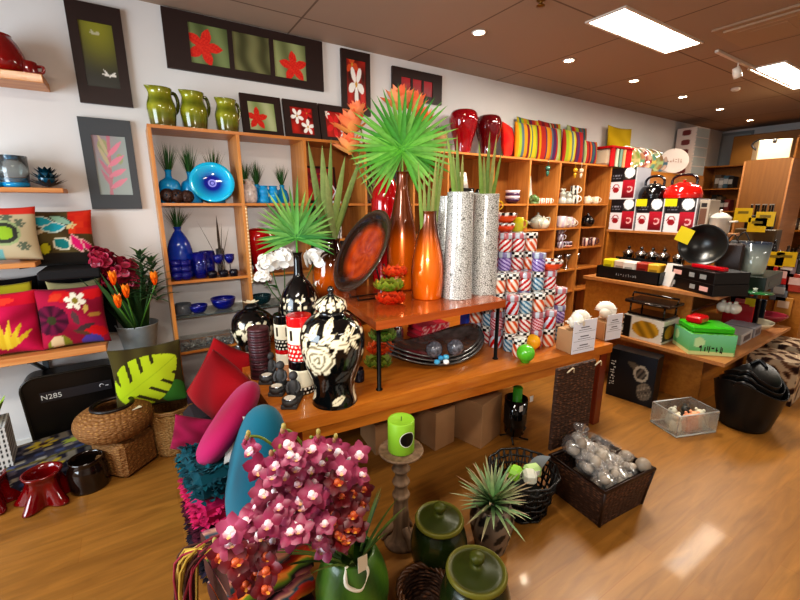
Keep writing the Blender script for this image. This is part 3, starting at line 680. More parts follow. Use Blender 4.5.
# string of wooden beads hanging on a divider
m = MB(); 
for k in range(46):
    m.sphere((.0, 0, -.013 * k), .0085, 8, 5, col=mix(c('b88a5a'), c('e0c49a'), (k % 2)))
tag(m.build('hanging_beads', VC_SATIN, loc=(divx[1] + .014, BF - .012, SA - .03)), 'string of pale wooden beads hanging down the first divider', 'bead string')
def urn(name, label, p, s_, m_, group=None, cat='vase'):
    return lobj(name, label, cat, p, [(0, 0), (.07 * s_, 0), (.075 * s_, .02 * s_), (.085 * s_, .1 * s_), (.125 * s_, .24 * s_), (.135 * s_, .31 * s_), (.115 * s_, .37 * s_), (.075 * s_, .39 * s_), (.07 * s_, .385 * s_), (.06 * s_, .36 * s_)], m_, 32, group=group)
urn('red_urn', 'glossy red urn on the second shelf, left edge hidden by palm leaf', onshelf(262, 3.45, SB), .92, mat('ruby_glaze', 'a00610', .08, coat=.8))
lobj('black_platter', 'glossy black round platter standing behind the red urn', 'platter', onshelf(262, 3.6, SB) + Vector((0, 0, .172)), [(0, 0), (.13, .0), (.165, .02), (.16, .02), (.12, .006), (0, .006)], mat('black_gloss', '08080a', .06, coat=.6), 36, sub=0).rotation_euler = (1.4, 0, 0)
# row three: glass shelf
GS = .93
m = MB(); m.box((divx[0] + divx[1]) / 2, (BF + BB) / 2, GS - .005, divx[1] - divx[0] - .024, BB - BF - .04, .009)
gsh = tag(m.build('glass_shelf', mat('greenish_glass'), None), 'clear glass shelf board with bowls in the first bookcase column', 'shelf')
m = MB(); m.box((divx[2] + divx[1]) / 2, (BF + BB) / 2, GS - .005, divx[2] - divx[1] - .024, BB - BF - .04, .009)
tag(m.build('glass_shelf', mat('greenish_glass'), None), 'clear glass shelf board behind the flowers in the second bookcase column', 'shelf')
BW = [(0, 0), (.04, 0), (.075, .03), (.09, .085), (.086, .085), (.07, .034), (0, .008)]
def bowl(label, px, y, z, s_, m_, group=None, sq=1): 
    return lobj('glass_bowl', label, 'bowl', onshelf(px, y, z), [(r * s_, h * s_ * sq) for r, h in BW], m_, 24, sub=2, group=group)
lobj('glass_jar', 'straight smoky glass bowl at the left of the glass shelf', 'jar', onshelf(182, 3.43, GS), [(0, 0), (.05, 0), (.058, .01), (.058, .085), (.054, .085), (.054, .014), (0, .01)], mat('smoke_glass', '8a9098', .06, trans=.7), 22, sub=0)
bowl('small blue glass bowl in the middle of the glass shelf', 199, 3.42, GS, .75, blue_g); bowl('wide cobalt glass bowl at the right of the glass shelf', 224, 3.46, GS, 1.05, blue_g)
bowl('teal glass bowl on the glass shelf behind the white flowers', 262, 3.46, GS, .9, mat('dull_teal_glass', '2a5a62', .08, trans=.6))
# row four: clear tray of pebbles
SD = .6605
p = onshelf(206, 3.42, SD); t = thing('pebble_tray', 'long clear acrylic tray of grey pebbles on the fourth shelf', 'tray', p)
m = MB()
for sx in (-1, 1): m.box(sx * .19, 0, .04, .004, .16, .08)
for sy in (-1, 1): m.box(0, sy * .08, .04, .38, .004, .08)
m.box(0, 0, .002, .38, .16, .004); m.build('tray', clear_g, t)
m = MB()
for i in range(90): m.sphere((R.uniform(-.17, .17), R.uniform(-.065, .065), .015 + R.uniform(0, .025)), R.uniform(.01, .018), 7, 5, mix(c('4a4038'), c('b8b0a8'), R.random()), sz_=.7)
q = m.build('pebbles', VC_SATIN, t); q['kind'] = 'stuff'
lobj('dark_pot', 'small dark round pot beside the pebble tray', 'pot', onshelf(236, 3.5, SD), [(0, 0), (.03, 0), (.045, .03), (.04, .06), (.02, .065), (0, .06)], mat('dark_pot_glaze', '1c1614', .3), 16)
# bottom shelf
for i, (px, w_, h, k) in enumerate(((194, .13, .1, '7f8f9c'), (213, .12, .075, '94a4b0'))):
    m = MB(c(k)); m.box(0, 0, h / 2, w_, .2, h, .003); m.box(0, 0, h + .006, w_ + .006, .206, .014, .002, col=mix(c(k), WHITE, .3))
    tag(m.build('storage_box', VC_PRINT, loc=onshelf(px, 3.54, .1005)), ('taller blue grey gift box on the bottom bookcase shelf', 'flatter blue grey gift box beside it on the bottom shelf')[i], 'box')
# ------------------------------------------------------------------ top of the bookcase, right half
TP = 2.2765
p = onshelf(440, 3.47, TP); t = thing('potted_grass', 'tan tapered pot of clipped green grass on top of the bookcase', 'plant', p)
m = MB(); m.lathe([(0, 0), (.055, 0), (.075, .19), (.07, .19), (.06, .17), (0, .17)], 22); m.build('pot', mat('tan_clay', '8a6a42', .7), t)
m = MB()
for i in range(130): m.blade((R.uniform(-.06, .06), R.uniform(-.06, .06), .17), (R.uniform(-.3, .3), R.uniform(-.3, .3), 1), R.uniform(.06, .1), .008, .2, 2, mix(c('2a4a22'), c('6a8a4a'), R.random()))
m.build('grass', VC_LEAF, t)
dr = mat('dark_red_gloss', '8a0414', .06, coat=.9)
urn('red_urn', 'tall glossy dark red urn on the bookcase top beside the potted grass', onshelf(462.5, 3.48, TP), 1.12, dr, 'red urns on the bookcase top')
urn('red_urn', 'glossy red and black urn on the bookcase top, right of the pair', onshelf(487, 3.48, TP), 1.08, mat('dark_red_gloss_black', '5c0310', .06, coat=.9), 'red urns on the bookcase top')
PAL = ['9c1418', 'b8601a', 'b0a01c', '4a2450', '2a5a58', '98a470', '6a1424', 'b87c14', '4c6064', '8a9a24', '98281c']
def stripes(seed, n=11):
    r_ = random.Random(seed); ws = [r_.uniform(.4, 1.3) for _ in range(n)]; tot = sum(ws); cum = 0; e = []; last = None
    for w_ in ws:
        cum += w_ / tot; k = r_.choice([q for q in PAL if q != last]); last = k; e.append((cum, c(k)))
    def f(u, v):
        for a, k in e:
            if u <= a: return k
        return e[-1][1]
    return f
cushion('plain bright red cushion on the bookcase top left of the striped ones', onshelf(509, 3.5, TP), .4, .38, .13, solid('c41414', 'd42a1a'), .5, -.12)
g = 'striped cushions on the bookcase top'
for i, (px, y, s_, lab) in enumerate(((527, 3.44, 3, 'striped cushion with purple and yellow bands, front left on the bookcase top'), (549, 3.44, 8, 'striped cushion with yellow and orange bands, second of the front row'), (572, 3.44, 12, 'striped cushion with red and grey bands, third of the front row'), (589.5, 3.43, 21, 'striped cushion smallest and rightmost of the front row'),
        (528, 3.6, 31, 'striped cushion at the back left, only its upper edge showing'), (548, 3.6, 44, 'striped cushion in the middle of the back row'), (575, 3.6, 52, 'striped cushion at the right of the back row'))):
    hh = (.4, .4, .4, .3, .5, .5, .5)[i]
    cushion(lab, onshelf(px, y, TP), .47 if hh > .3 else .3, hh, .1, stripes(s_), .05, -.05, group=g, pinch=.04)
p = onshelf(609, 3.46, TP)
t = thing('folded_throw', 'red throw folded over a striped one at the bookcase end', 'throw', (p.x - .02, 3.4, TP))
m = MB(); m.box(0, .02, .11, .5, .2, .22, .03); m.build('striped_throw', mat('throw_stripe', 'c8b8a0', .9), t)
m = MB()
m.box(0, 0, .232, .54, .26, .03, .012, col=c('b80c14'))
for sx, w_, k in ((-.2, .1, 'b80c14'), (.19, .14, 'b80c14'), (-.09, .05, 'c8d0b8'), (0, .06, '7a9a8a'), (.08, .06, 'd8a070')): m.box(sx, -.105, .1, w_, .02, .24, .008, col=c(k))
m.build('red_throw', VC_FABRIC, t)
# hanging ornaments under the cushions
for i, (px, k) in enumerate(((504, '3a6a5a'), (574, 'c89a2a'), (580, 'd8c0a8'))):
    x_ = XP(px + 43 if i == 0 else px, 3.3, 2.1) if i else XP(547, 3.3, 2.15); m = MB(c(k))
    m.tube([(0, 0, 0), (0, 0, -.08)], .003, 5); m.sphere((0, 0, -.1), .03, 12, 8); m.lathe([(0, 0), (.02, -.02), (.012, -.07), (0, -.075)], 10, o=(0, 0, -.12))
    tag(m.build('hanging_ornament', VC_GLOSS, loc=(x_, BF - .03, 2.274)), ('green tasselled ornament hanging from the bookcase top edge', 'gold ornament hanging from the bookcase top edge', 'pale ceramic bell hanging from the bookcase top edge')[i], 'ornament')
# ------------------------------------------------------------------ crockery in the right-hand columns
SC, SE = 1.4605, 1.1905
def mug(label, px, y, z, k, s_=1, spots=None, group=None):
    s_ *= 1.2
    p = onshelf(px, y, z); t = thing('mug', label, 'mug', p, -.8, group=group)
    def fn(r, z_, a): return c(spots) if spots and (int(a * 6 / PI) + int(z_ / .025)) % 2 else c(k)
    m = MB(); m.lathe([(0, 0), (.036 * s_, 0), (.042 * s_, .015 * s_), (.042 * s_, .095 * s_), (.038 * s_, .095 * s_), (.038 * s_, .02 * s_), (0, .012 * s_)], 24, fn=fn); m.build('cup', VC_GLOSS, t)
    m = MB(c(k)); m.tube([(.04 * s_ + .03 * s_ * math.sin(q), 0, .052 * s_ + .03 * s_ * math.cos(q)) for q in [PI * i / 8 for i in range(9)]], .006 * s_, 6); m.build('handle', VC_GLOSS, t)
def teapot(label, px, y, z, k, s_=1, rz=0):
    s_ *= 1.02
    p = onshelf(px, y, z); t = thing('teapot', label, 'teapot', p, rz)
    m = MB(c(k)); m.lathe([(0, 0), (.05 * s_, 0), (.08 * s_, .05 * s_), (.075 * s_, .09 * s_), (.04 * s_, .12 * s_)], 22, sub=3); m.build('body', VC_GLOSS, t)
    m = MB(c(k)); m.lathe([(.042 * s_, .12 * s_), (.02 * s_, .138 * s_), (.008 * s_, .142 * s_), (.014 * s_, .158 * s_), (0, .165 * s_)], 16); m.build('lid', VC_GLOSS, t)
    m = MB(c(k)); m.tube(catmull([(.07 * s_, 0, .05 * s_), (.11 * s_, 0, .07 * s_), (.13 * s_, 0, .12 * s_)], 4), [.016 * s_] * 5 + [.01 * s_] * 4, 8); m.build('spout', VC_GLOSS, t)
    m = MB(c(k)); m.tube(catmull([(-.065 * s_, 0, .1 * s_), (-.12 * s_, 0, .11 * s_), (-.12 * s_, 0, .05 * s_), (-.07 * s_, 0, .04 * s_)], 4), .008 * s_, 6); m.build('handle', VC_GLOSS, t)
def bstack(base, px, y, z, ks, s_=1, group=None, dz=.03):
    for i, k in enumerate(ks):
        lobj('bowl', base % ('bottom', 'second', 'third', 'fourth', 'top')[i if i < len(ks) - 1 else 4], 'bowl', onshelf(px, y, z) + Vector((0, 0, i * dz * s_)), [(0, 0), (.04 * s_, 0), (.075 * s_, .025 * s_), (.085 * s_, .055 * s_), (.08 * s_, .055 * s_), (.065 * s_, .025 * s_), (0, .01 * s_)], VC_GLOSS, 22, 0, group, c(k))
def card(label, px, y, z, w_, h, k, rz=.2, tilt=-.15, name='price_card'):
    m = MB(c(k)); m.box(0, 0, h / 2, w_, .006, h); o = m.build(name, VC_PRINT, loc=onshelf(px, y, z + .001), rz=rz); o.rotation_euler.x = tilt; return tag(o, label, 'card')
# top row
bstack('%s purple and white striped bowl of the stack on the upper crockery shelf', 512, 3.42, SA, ('3a1a3a', 'c8b8c0', '4a2a4a', 'd8c8d0'), 1.05, 'striped bowls')
card('pale upright card leaning beside the striped bowls', 523, 3.4, SA, .1, .2, 'd8b8b0')
card('white card standing at the left of the next cubby, upper row', 531, 3.5, SA, .08, .34, 'd8d4cc'); 
m = MB()
for i in range(5): m.sphere((.03 * math.cos(i * 1.3), .03 * math.sin(i * 1.3), .05 + .02 * (i % 2)), .04, 10, 7, c('5a7a4a'))
m.box(0, 0, .012, .09, .09, .024, .004, col=c('7a9a6a'))
tag(m.build('green_ornament', VC_GLOSS, loc=onshelf(533.5, 3.4, SA)), 'lumpy green ceramic ornament on the upper crockery shelf', 'ornament')
for i, px in enumerate((540, 544.5, 549)): mug('small white and orange cup on the upper crockery shelf, ' + ('left of three', 'middle of three', 'right of three')[i], px, 3.37, SA, 'e0dcd0', .6, 'd8522a', 'orange spotted cups')
m = MB(); m.lathe([(0, 0), (.07, 0), (.13, .03), (.135, .035), (.07, .012), (0, .01)], 24, col=c('b83a1c')); o = m.build('orange_plate', VC_GLOSS, loc=onshelf(546, 3.56, SA) + Vector((0, -.02, .137))); o.rotation_euler = (1.3, 0, 0); tag(o, 'orange red plate standing behind the little spotted cups', 'plate')
for i, (px, y, h) in enumerate(((562, 3.45, .2), (568, 3.4, .16))):
    m = MB(c('a8aca4')); m.lathe([(0, 0), (.05, 0), (.055, .04), (.035, .09 * h / .2), (.045, h * .65), (.02, h * .8), (0, h)], 18, sub=3)
    for sx in (-1, 1): m.sphere((sx * .03, 0, h * .9), .018, 8, 6); 
    tag(m.build('ceramic_figure', VC_GLOSS, loc=onshelf(px, y, SA)), ('taller grey white ceramic animal figure in the upper row', 'shorter grey white ceramic animal figure in the upper row')[i], 'figure')
for i in range(2): mug(('lower', 'upper')[i] + ' black spotted white mug of a stacked pair, upper row', 574, 3.38, SA + i * .116, 'e4e0d4', 1, '1c1a1a')
teapot('small white teapot in the last upper cubby', 588, 3.52, SA, 'd8d0c0', .7, .5)
for i, px in enumerate((587, 595)): mug(('cream mug on the left in the last upper cubby', 'cream mug on the right in the last upper cubby')[i], px, 3.38, SA, 'd8c8b0', .85)
# second row
for i, px in enumerate((502, 508)): mug('pale green glass cup in the second crockery row, ' + ('left', 'right'
)[i] + ' one', px, 3.4, SC, 'a8b88a', .75)
for i, px in enumerate((514, 520)): mug('red and white cup in the second crockery row, ' + ('left', 'right')[i] + ' one', px, 3.4, SC, 'e0d4d0', .75, 'b83a3a')
teapot('tall pale grey teapot in the second crockery row', 537, 3.45, SC, 'a8aca0', 1.2, 2.6); teapot('round white teapot in the second crockery row', 549, 3.4, SC, 'd8d0bc', .95, .3)
for i, px in enumerate((561, 567, 574)): mug('cream cup with lilac band in the second row, ' + ('left', 'middle', 'right')[i] + ' of three', px, 3.4, SC, 'd8ccc0', (1.3, 1.2, .9)[i], 'b09ab0')
teapot('black teapot in the second crockery row near the red boxes', 587, 3.42, SC, '141214', 1.1, .3)
# third row
for i, px in enumerate((500, 506.5)): 
    m = MB(c('b8a818')); m.lathe([(0, 0), (.045, 0), (.07, .05), (.065, .09), (.03, .11), (.012, .112), (.014, .125), (0, .13)], 20, sub=3); tag(m.build('yellow_pot', VC_GLOSS, loc=onshelf(px, 3.4 + i * .06, SE)), ('round yellow lidded pot at the left of the third crockery row', 'second round yellow lidded pot, just right of the first')[i], 'pot')
mug('bright yellow mug at the third crockery row', 515, 3.42, SE, 'd8a818', 1.3)
for i in range(3): mug('white mug with lilac stripes in the third row, ' + ('bottom', 'middle', 'top')[i] + ' of a stack', 560, 3.4, SE + i * .096, 'c8c0c4', .83, '5a3a5a')
for i, px in enumerate((567.5,)): bstack('%s dark patterned bowl of the small stack in the third row', px, 3.4, SE, ('d8a090', '3a2a3a', '9a8a9a'), .7)
for i, px in enumerate((585, 592)): mug('plum coloured mug in the third row near the counter, ' + ('left', 'right')[i] + ' one', px, 3.4, SE, '4a2a3a', 1, 'd8b0a0')
SF = .9005
for i, (px, k) in enumerate(((557, 'a8a8ac'), (566, 'c8b8a8'), (575, 'b0a8a0'))):
    lobj('goblet', 'silvery goblet in the fourth crockery row, ' + ('left', 'middle', 'right')[i] + ' of three', 'goblet', onshelf(px, 3.4, SF), [(0, 0), (.04, 0), (.04, .008), (.01, .02), (.01, .1), (.04, .14), (.045, .2), (.04, .2), (.034, .145), (0, .13)], mat('silver', 'b8b8bc', .2, metal=.9), 20, 2, 'silvery goblets')
# middle columns, seen between the palms
m = MB(); m.box(0, 0, .16, .34, .02, .32, .002, col=c('2a1012'))
m.grid(24, 24, lambda u, v: (-.15 + .3 * u, -.0115, .02 + .28 * v), p_lilies([(.3, .6, .3, 0, '8a1a2a'), (.7, .4, .28, 1, '6a1420'), (.6, .85, .2, 1, '7a2038')], '2a0a14'), False)
o = m.build('flower_canvas', VC_PRINT, loc=onshelf(320, 3.53, SA + .003)); o.rotation_euler.x = -.15; tag(o, 'dark red flower canvas leaning in the third bookcase column', 'picture')
t = MB(c('e8e4e0'))
for k in range(6): a = k * PI / 3; t.blade((0, 0, .1), (math.cos(a), 0, math.sin(a)), .1, .05, 0, 3, c('e8e4e0'))
t.box(0, 0, .01, .07, .07, .02); t.tube([(0, 0, .01), (0, 0, .1)], .004)
tag(t.build('star_ornament', VC_SATIN, loc=onshelf(336, 3.4, SA)), 'white star shaped ornament in the third bookcase column', 'ornament')
def speckfn(k1, k2, sc=30, th=.5):
    return lambda u, v: c(k1) if hsh(int(u * sc), int(v * sc)) > th else c(k2)
def pbox(m, w, d, h, fn, n=18, o=(0, 0, 0)):      # box printed on its sides and top
    x, y, z = o
    m.grid(n, n, lambda u, v: (x - w / 2 + w * u, y - d / 2, z + h * v), lambda u, v: fn('front', u, v), False)
    m.grid(n, n, lambda u, v: (x - w / 2, y + d / 2 - d * u, z + h * v), lambda u, v: fn('left', u, v), False)
    m.grid(n, n, lambda u, v: (x + w / 2, y - d / 2 + d * u, z + h * v), lambda u, v: fn('right', u, v), False)
    m.grid(n, n, lambda u, v: (x + w / 2 - w * u, y + d / 2, z + h * v), lambda u, v: fn('back', u, v), False)
    m.grid(n, n, lambda u, v: (x - w / 2 + w * u, y - d / 2 + d * v, z + h), lambda u, v: fn('top', u, v), False)
    m.grid(1, 1, lambda u, v: (x - w / 2 + w * u, y + d / 2 - d * v, z), lambda u, v: fn('back', u, v), False)
for i, (px, z, h) in enumerate(((327, SC, .26), (378, SA, .22), (391, SA, .3), (378, SC, .22), (321, .9005 + .29, .2), (341, .9005 + .29, .24))):
    m = MB(); f_ = speckfn('1a1618', ('c8c0b8', 'b8a8a0', '3a3236')[i % 3], 14, .4); pbox(m, .2, .2, h, lambda s_, u, v: f_(u, v))
    tag(m.build('patterned_box', VC_PRINT, loc=onshelf(px, 3.45, z), weld=.0005), ('black and white patterned box in the third column, upper row', 'black speckled box beside the red vase, top row', 'tall speckled box behind the amber vase, top row', 'black speckled box low behind the red vase', 'short dark patterned box left of the amber vase', 'taller dark patterned box behind the strappy leaves')[i], 'box')
lobj('pleated_shade', 'white pleated lamp shade on the bookcase shelf behind the silver vases', 'lamp shade', onshelf(460, 3.45, SA + .16), [(.09, 0), (.06, .16), (.057, .16), (.087, 0)], mat('shade_white', 'd8d0c8', .8), 24, 0)
m = MB(c('0e0c0e')); m.box(0, 0, .08, .22, .2, .16, .004); tag(m.build('black_box', VC_PRINT, loc=onshelf(460, 3.45, SA)), 'black box under the white shade behind the silver vases', 'box')
for i, (px, dz) in enumerate(((466, 0), (474, 0), (481, 0), (470, .075), (478, .075))):
    p = onshelf(px, 3.38, SA); lobj('black_ball', 'glossy black ball behind the silver vases, ' + ('lower left', 'lower middle', 'lower right', 'upper left', 'upper right')[i] + ' of the pile', 'ball', p + Vector((0, 0, dz)), [(.042 * math.sin(PI * k / 8), .042 - .042 * math.cos(PI * k / 8)) for k in range(9)], mat('black_gloss'), 14, 0, 'pile of black balls')

# keep every piece clear of the uprights of its cubby
bpy.context.view_layer.update()
for o in [o for o in bpy.data.objects if o not in BEFORE and o.parent is None]:
    if o.name.split('.')[0] in ('hanging_beads', 'glass_shelf', 'hanging_ornament') or o.location.z > 2.2: continue
    xs = [(k.matrix_world @ Vector(b)).x for k in [o] + list(o.children) if k.type == 'MESH' and k.name.split('.')[0] not in ('grass', 'stem') for b in k.bound_box]
    if not xs: continue
    lo, hi = min(xs), max(xs); mid = (lo + hi) / 2
    for a, b in zip(divx, divx[1:]):
        if a < mid < b and hi - lo < b - a - .03:
            if lo < a + .014: o.location.x += a + .014 - lo
            elif hi > b - .014: o.location.x -= hi - b + .014
# ================================================================== ON THE TABLE
def atp(p): return math.atan2(-p.y, -p.x)          # direction from p back towards the shopper standing at the camera
def PV(p, px, rows, rfun=None):                    # profile from photo half-widths; rows (half width px, py)
    out = []
    for hw, py in rows:
        z = HZ(p, px, py); d = depth((p.x, p.y, z)); out.append((hw * d / FPX, max(0, z - p.z)))
    return out
def deco_lathe(prof, fn, a0, seg=110, sub=10):     # fn(s, z) with s the distance round the pot from the front
    m = MB()
    def f(r, z, a):
        d = (a - a0 + PI) % (2 * PI) - PI; return fn(d * max(r, .03), z, d, r)
    m.lathe(prof, seg, True, sub, fn=f); return m
CREAM = c('ddd2b4'); JET = c('0a0a0b'); GREYL = c('3c3c3a')
def rose(s, z, cx, cz, r):
    d = math.hypot(s - cx, z - cz); th = math.atan2(z - cz, s - cx)
    if d > r * (1 + .1 * math.cos(th * 7)): return None
    k = .5 + .5 * math.cos(d / r * 19 + 1.2 * math.sin(th * 3 + d / r * 5))
    return mix(c('6a604a'), CREAM, sm(.05, .45, k))
# ---- black ginger jar
p = tab(335, 400); a0 = atp(p)
t = thing('ginger_jar', 'large black lidded ginger jar with carved cream peony, front of the table', 'jar', p); 
prof = PV(p, 334, [(0, 404), (20, 404), (22, 398), (20, 388), (22, 376), (29, 358), (32, 340), (30, 326), (22, 317), (14, 313), (13, 309)])
hj = prof[-1][1]; zz = {k: HZ(p, 334, k) - p.z for k in (392, 368, 350, 338, 326, 318)}
def jar_fn(s, z, d, r):
    q = rose(s, z, -.085, zz[350] - .0, .088)
    if q: return q
    for (x, y, L, w, a) in ((-.03, zz[338] + .045, .06, .016, .5), (.03, zz[326] - .05, .065, .024, -.1), (.075, zz[326], .045, .013, 1.2), (.11, zz[326] + .005, .04, .012, .7), (.13, zz[326] - .03, .045, .013, -.1), (.115, zz[326] - .06, .045, .013, -.9), (.07, zz[326] - .07, .04, .012, -1.4), (-.1, zz[326] + .01, .05, .02, .9), (-.14, zz[326] - .02, .04, .016, 0), (-.02, zz[326] + .03, .05, .02, 1.0), (.02, zz[392] + .0, .045, .02, .5), (-.17, zz[338], .05, .02, 1.3)):
        if lf(s, z, x, y, L, w, a): return CREAM if abs((z - y) * math.cos(a) - (s - x) * math.sin(a)) > .0022 else c('8a8068')
    for (x, y, L, w, a) in ((.1, zz[350], .07, .03, 1.2), (.05, zz[368], .06, .03, .6), (.12, zz[368], .05, .025, 2.2), (-.05, zz[368] - .05, .05, .02, 1.4), (.03, zz[392] + .06, .05, .02, 1.9)):
        if lf(s, z, x, y, L, w, a): return GREYL if abs((z - y) * math.cos(a) - (s - x) * math.sin(a)) > .004 else JET
    if abs((s - .02) - .5 * (z - zz[338]) * 1.0) < .006 and zz[350] - .05 < z < zz[326]: return CREAM
    if abs(math.sin(d * 2.5 + z * 22)) < .05 and abs(d) > 1: return c('8a8068')
    if abs(d) > 1.1 and fl(s * .5 % .12, z % .12, .06, .06, .05, 5): return CREAM
    return JET
deco_lathe(prof, jar_fn, a0).build('body', VC_GLOSS, t)
lp = [(12.5, 309), (15, 310), (16, 307), (14.5, 301), (9, 297), (4, 295), (2.5, 293), (3.5, 290), (2.5, 287), (0, 285.5)]
def lid_fn(s, z, d, r):
    if r > .02 and fl((d * 1.6 / PI * 3 + .5) % 1, (z - hj) / .08, .5, .45, .5, 5, .6, .7): return CREAM
    return JET
deco_lathe(PV(p, 332, lp), lid_fn, a0, 60, 4).build('lid', VC_GLOSS, t)
# ---- black bottle with fan leaf
p = tab(303, 352); a0 = atp(p)
t = thing('bottle_vase', 'tall black long-necked vase with cream leaf sprays holding a palm fan', 'vase', p)
def spray_fn(cols):
    def f(s, z, d, r):
        for k in range(-3, 4):
            x = .01 + .11 * k
            for j in range(5):
                y = .22 + .05 * j
                for sg in (-1, 1):
                    if lf(s, z, x + sg * .02 + .012 * math.sin(j), y, .018, .012, .8 * sg): return CREAM
            if abs(s - x - .01 * math.sin(z * 30)) < .0025 and .15 < z < .46: return CREAM
        return JET
    return f
deco_lathe(PV(p, 302, [(0, 354), (18, 354), (20, 346), (20, 310), (18, 296), (12, 284), (5.5, 276), (4.2, 268), (4, 256), (5.5, 252)]), spray_fn(0), a0).build('body', VC_GLOSS, t)
def palm_fan(m, o, n, L, a_lo, a_hi, nrm, upv, w=.03, c1='2a7a1c', c2='7ab84a', curl=.25, jit=.1):
    nrm = Vector(nrm).normalized(); upv = (Vector(upv) - nrm * Vector(upv).dot(nrm)).normalized(); sd = upv.cross(nrm)
    for i in range(n):
        a = a_lo + (a_hi - a_lo) * i / (n - 1); d = upv * math.cos(a) + sd * math.sin(a)
        Li = L(a) * R.uniform(1 - jit, 1) if callable(L) else L * R.uniform(1 - jit, 1)
        m.blade(o, d + nrm * R.uniform(-.1, .22), Li, w, curl * R.uniform(.3, 1), 5, mix(c(c1), c(c2), R.random()), mix(c(c1), c('a8c86a'), R.random() * .6), .22, side=d.cross(nrm), shape='taper')
o_ = Vector((0, 0, HZ(p, 299, 238) - p.z)); m = MB(c('4a8a34'))
m.tube([(0, 0, .2), o_], .007, 6)
vdir = (EYE - p).normalized()
dd_ = depth(p)
palm_fan(m, o_, 30, lambda a: (62 - 24 * abs(math.sin(a))) * dd_ / FPX, -2.0, 2.0, vdir, (0, 0, 1), .04, '1c5f22', '5a9a44'); m.build('palm_leaf', VC_LEAF, t)
# ---- small black floral pot with white flower lid
p = tab(255, 350); a0 = atp(p)
t = thing('ginger_jar', 'small round black jar with cream flowers at the back left of the table', 'jar', p)
def pot_fn(s, z, d, r):
    for (x, y, r_) in ((-.06, .19, .075), (.06, .2, .06), (.02, .08, .05), (.17, .15, .06), (-.18, .12, .06)):
        if math.hypot(s - x, z - y) < r_ * .2: return c('4a4234')
        if fl(s, z, x, y, r_, 5, .4, .7): return CREAM
    if lf(s, z, .03, .15, .06, .02, .6): return CREAM
    return JET
deco_lathe(PV(p, 255, [(0, 352), (12, 352), (14, 346), (20, 330), (19, 318), (13, 311), (8, 308)]), pot_fn, a0).build('body', VC_GLOSS, t)
m = MB(); zt = HZ(p, 256, 307) - p.z
m.lathe([(.05, zt - .004), (.045, zt + .012), (.02, zt + .03), (0, zt + .032)], 18, col=JET)
for i in range(7):
    a = i * 2 * PI / 7; m.blade((.01 * math.cos(a), .01 * math.sin(a), zt + .028), (math.cos(a), math.sin(a), .5), .055, .035, .3, 4, CREAM, shape='leaf')
m.build('lid', VC_SATIN, t)
# ---- ribbed candle
p = tab(262, 376)
t = thing('pillar_candle', 'tall ribbed purple-brown pillar candle at the left edge of the table', 'candle', p)
pr = PV(p, 261, [(9.5, 378), (10.5, 376), (10.2, 330), (9, 327)]); hh = pr[-1][1]; rr_ = pr[1][0]
m = MB(); rows = [(0, 0)]
for i in range(57): 
    z = hh * i / 56; rows.append((rr_ * (.97 + .05 * math.cos(i * 2.2)), z))
rows += [(rr_ * .8, hh + .002), (0, hh - .006)]
m.lathe(rows, 28, fn=lambda r, z, a: mix(c('2a1418'), c('4a2228'), .5 + .5 * math.sin(z * 200))); m.build('wax', VC_SATIN, t)
m = MB(c('18100c')); m.tube([(0, 0, hh - .008), (.002, 0, hh + .012)], .002, 5); m.build('wick', VC_SATIN, t)
# ---- stacked canisters
def canister(label, px, py, hw, bands, cat='canister'):
    p = tab(px, py)
    t = thing('canister', label, cat, p)
    z0 = 0; 
    for i, (pt, kind) in enumerate(bands):
        z1 = HZ(p, px + 3, pt) - p.z; r_ = hw * depth((p.x, p.y, p.z + z1)) / FPX
        if kind == 'cap': k = lambda r, z, a: JET
        m = MB(); n = 8; prof = [(r_ * .96, z0)] + [(r_, z0 + .003 + (z1 - z0 - .006) * j / n) for j in range(n + 1)] + [(r_ * .96, z1 - .0005)]
        def fn(r, z, a, kind=kind, z0=z0, r_=r_):
            s = a * r_; 
            if kind == 'red': return c('c4141a')
            if kind == 'black': return JET
            if kind == 'cream': return c('e8dfc4')
            b = c('c4141a') if kind == 'reddot' else JET
            cell = .024; x = (s / cell + (.5 if int((z - z0) / cell) % 2 else 0)) % 1 - .5; y = ((z - z0) / cell) % 1 - .5
            if kind == 'creamfig':
                g_ = (a * 3 / PI) % 1; return JET if abs(g_ - .5) < .14 and .25 < (z - z0) / (z1 - z0) < .8 else c('e8dfc4')
            return c('f0e8d4') if math.hypot(x, y) < .28 else b
        m.lathe(prof, 72, fn=fn, sub=2) if 'dot' in kind or 'fig' in kind else m.lathe(prof, 30, fn=fn)
        m.build(('cup', 'lid')[i == len(bands) - 1], VC_GLOSS, t); z0 = z1
canister('red topped stack of spotted red, cream and black cups beside the ginger jar', 303, 390, 12.5, [(383, 'blackdot'), (366, 'cream'), (357, 'black'), (341, 'reddot'), (324, 'creamfig'), (314, 'red')])
canister('black capped stack of cream and spotted cups behind the red topped stack', 286, 362, 9.5, [(351, 'cream'), (347, 'red'), (337, 'blackdot'), (322, 'creamfig'), (313, 'black')])
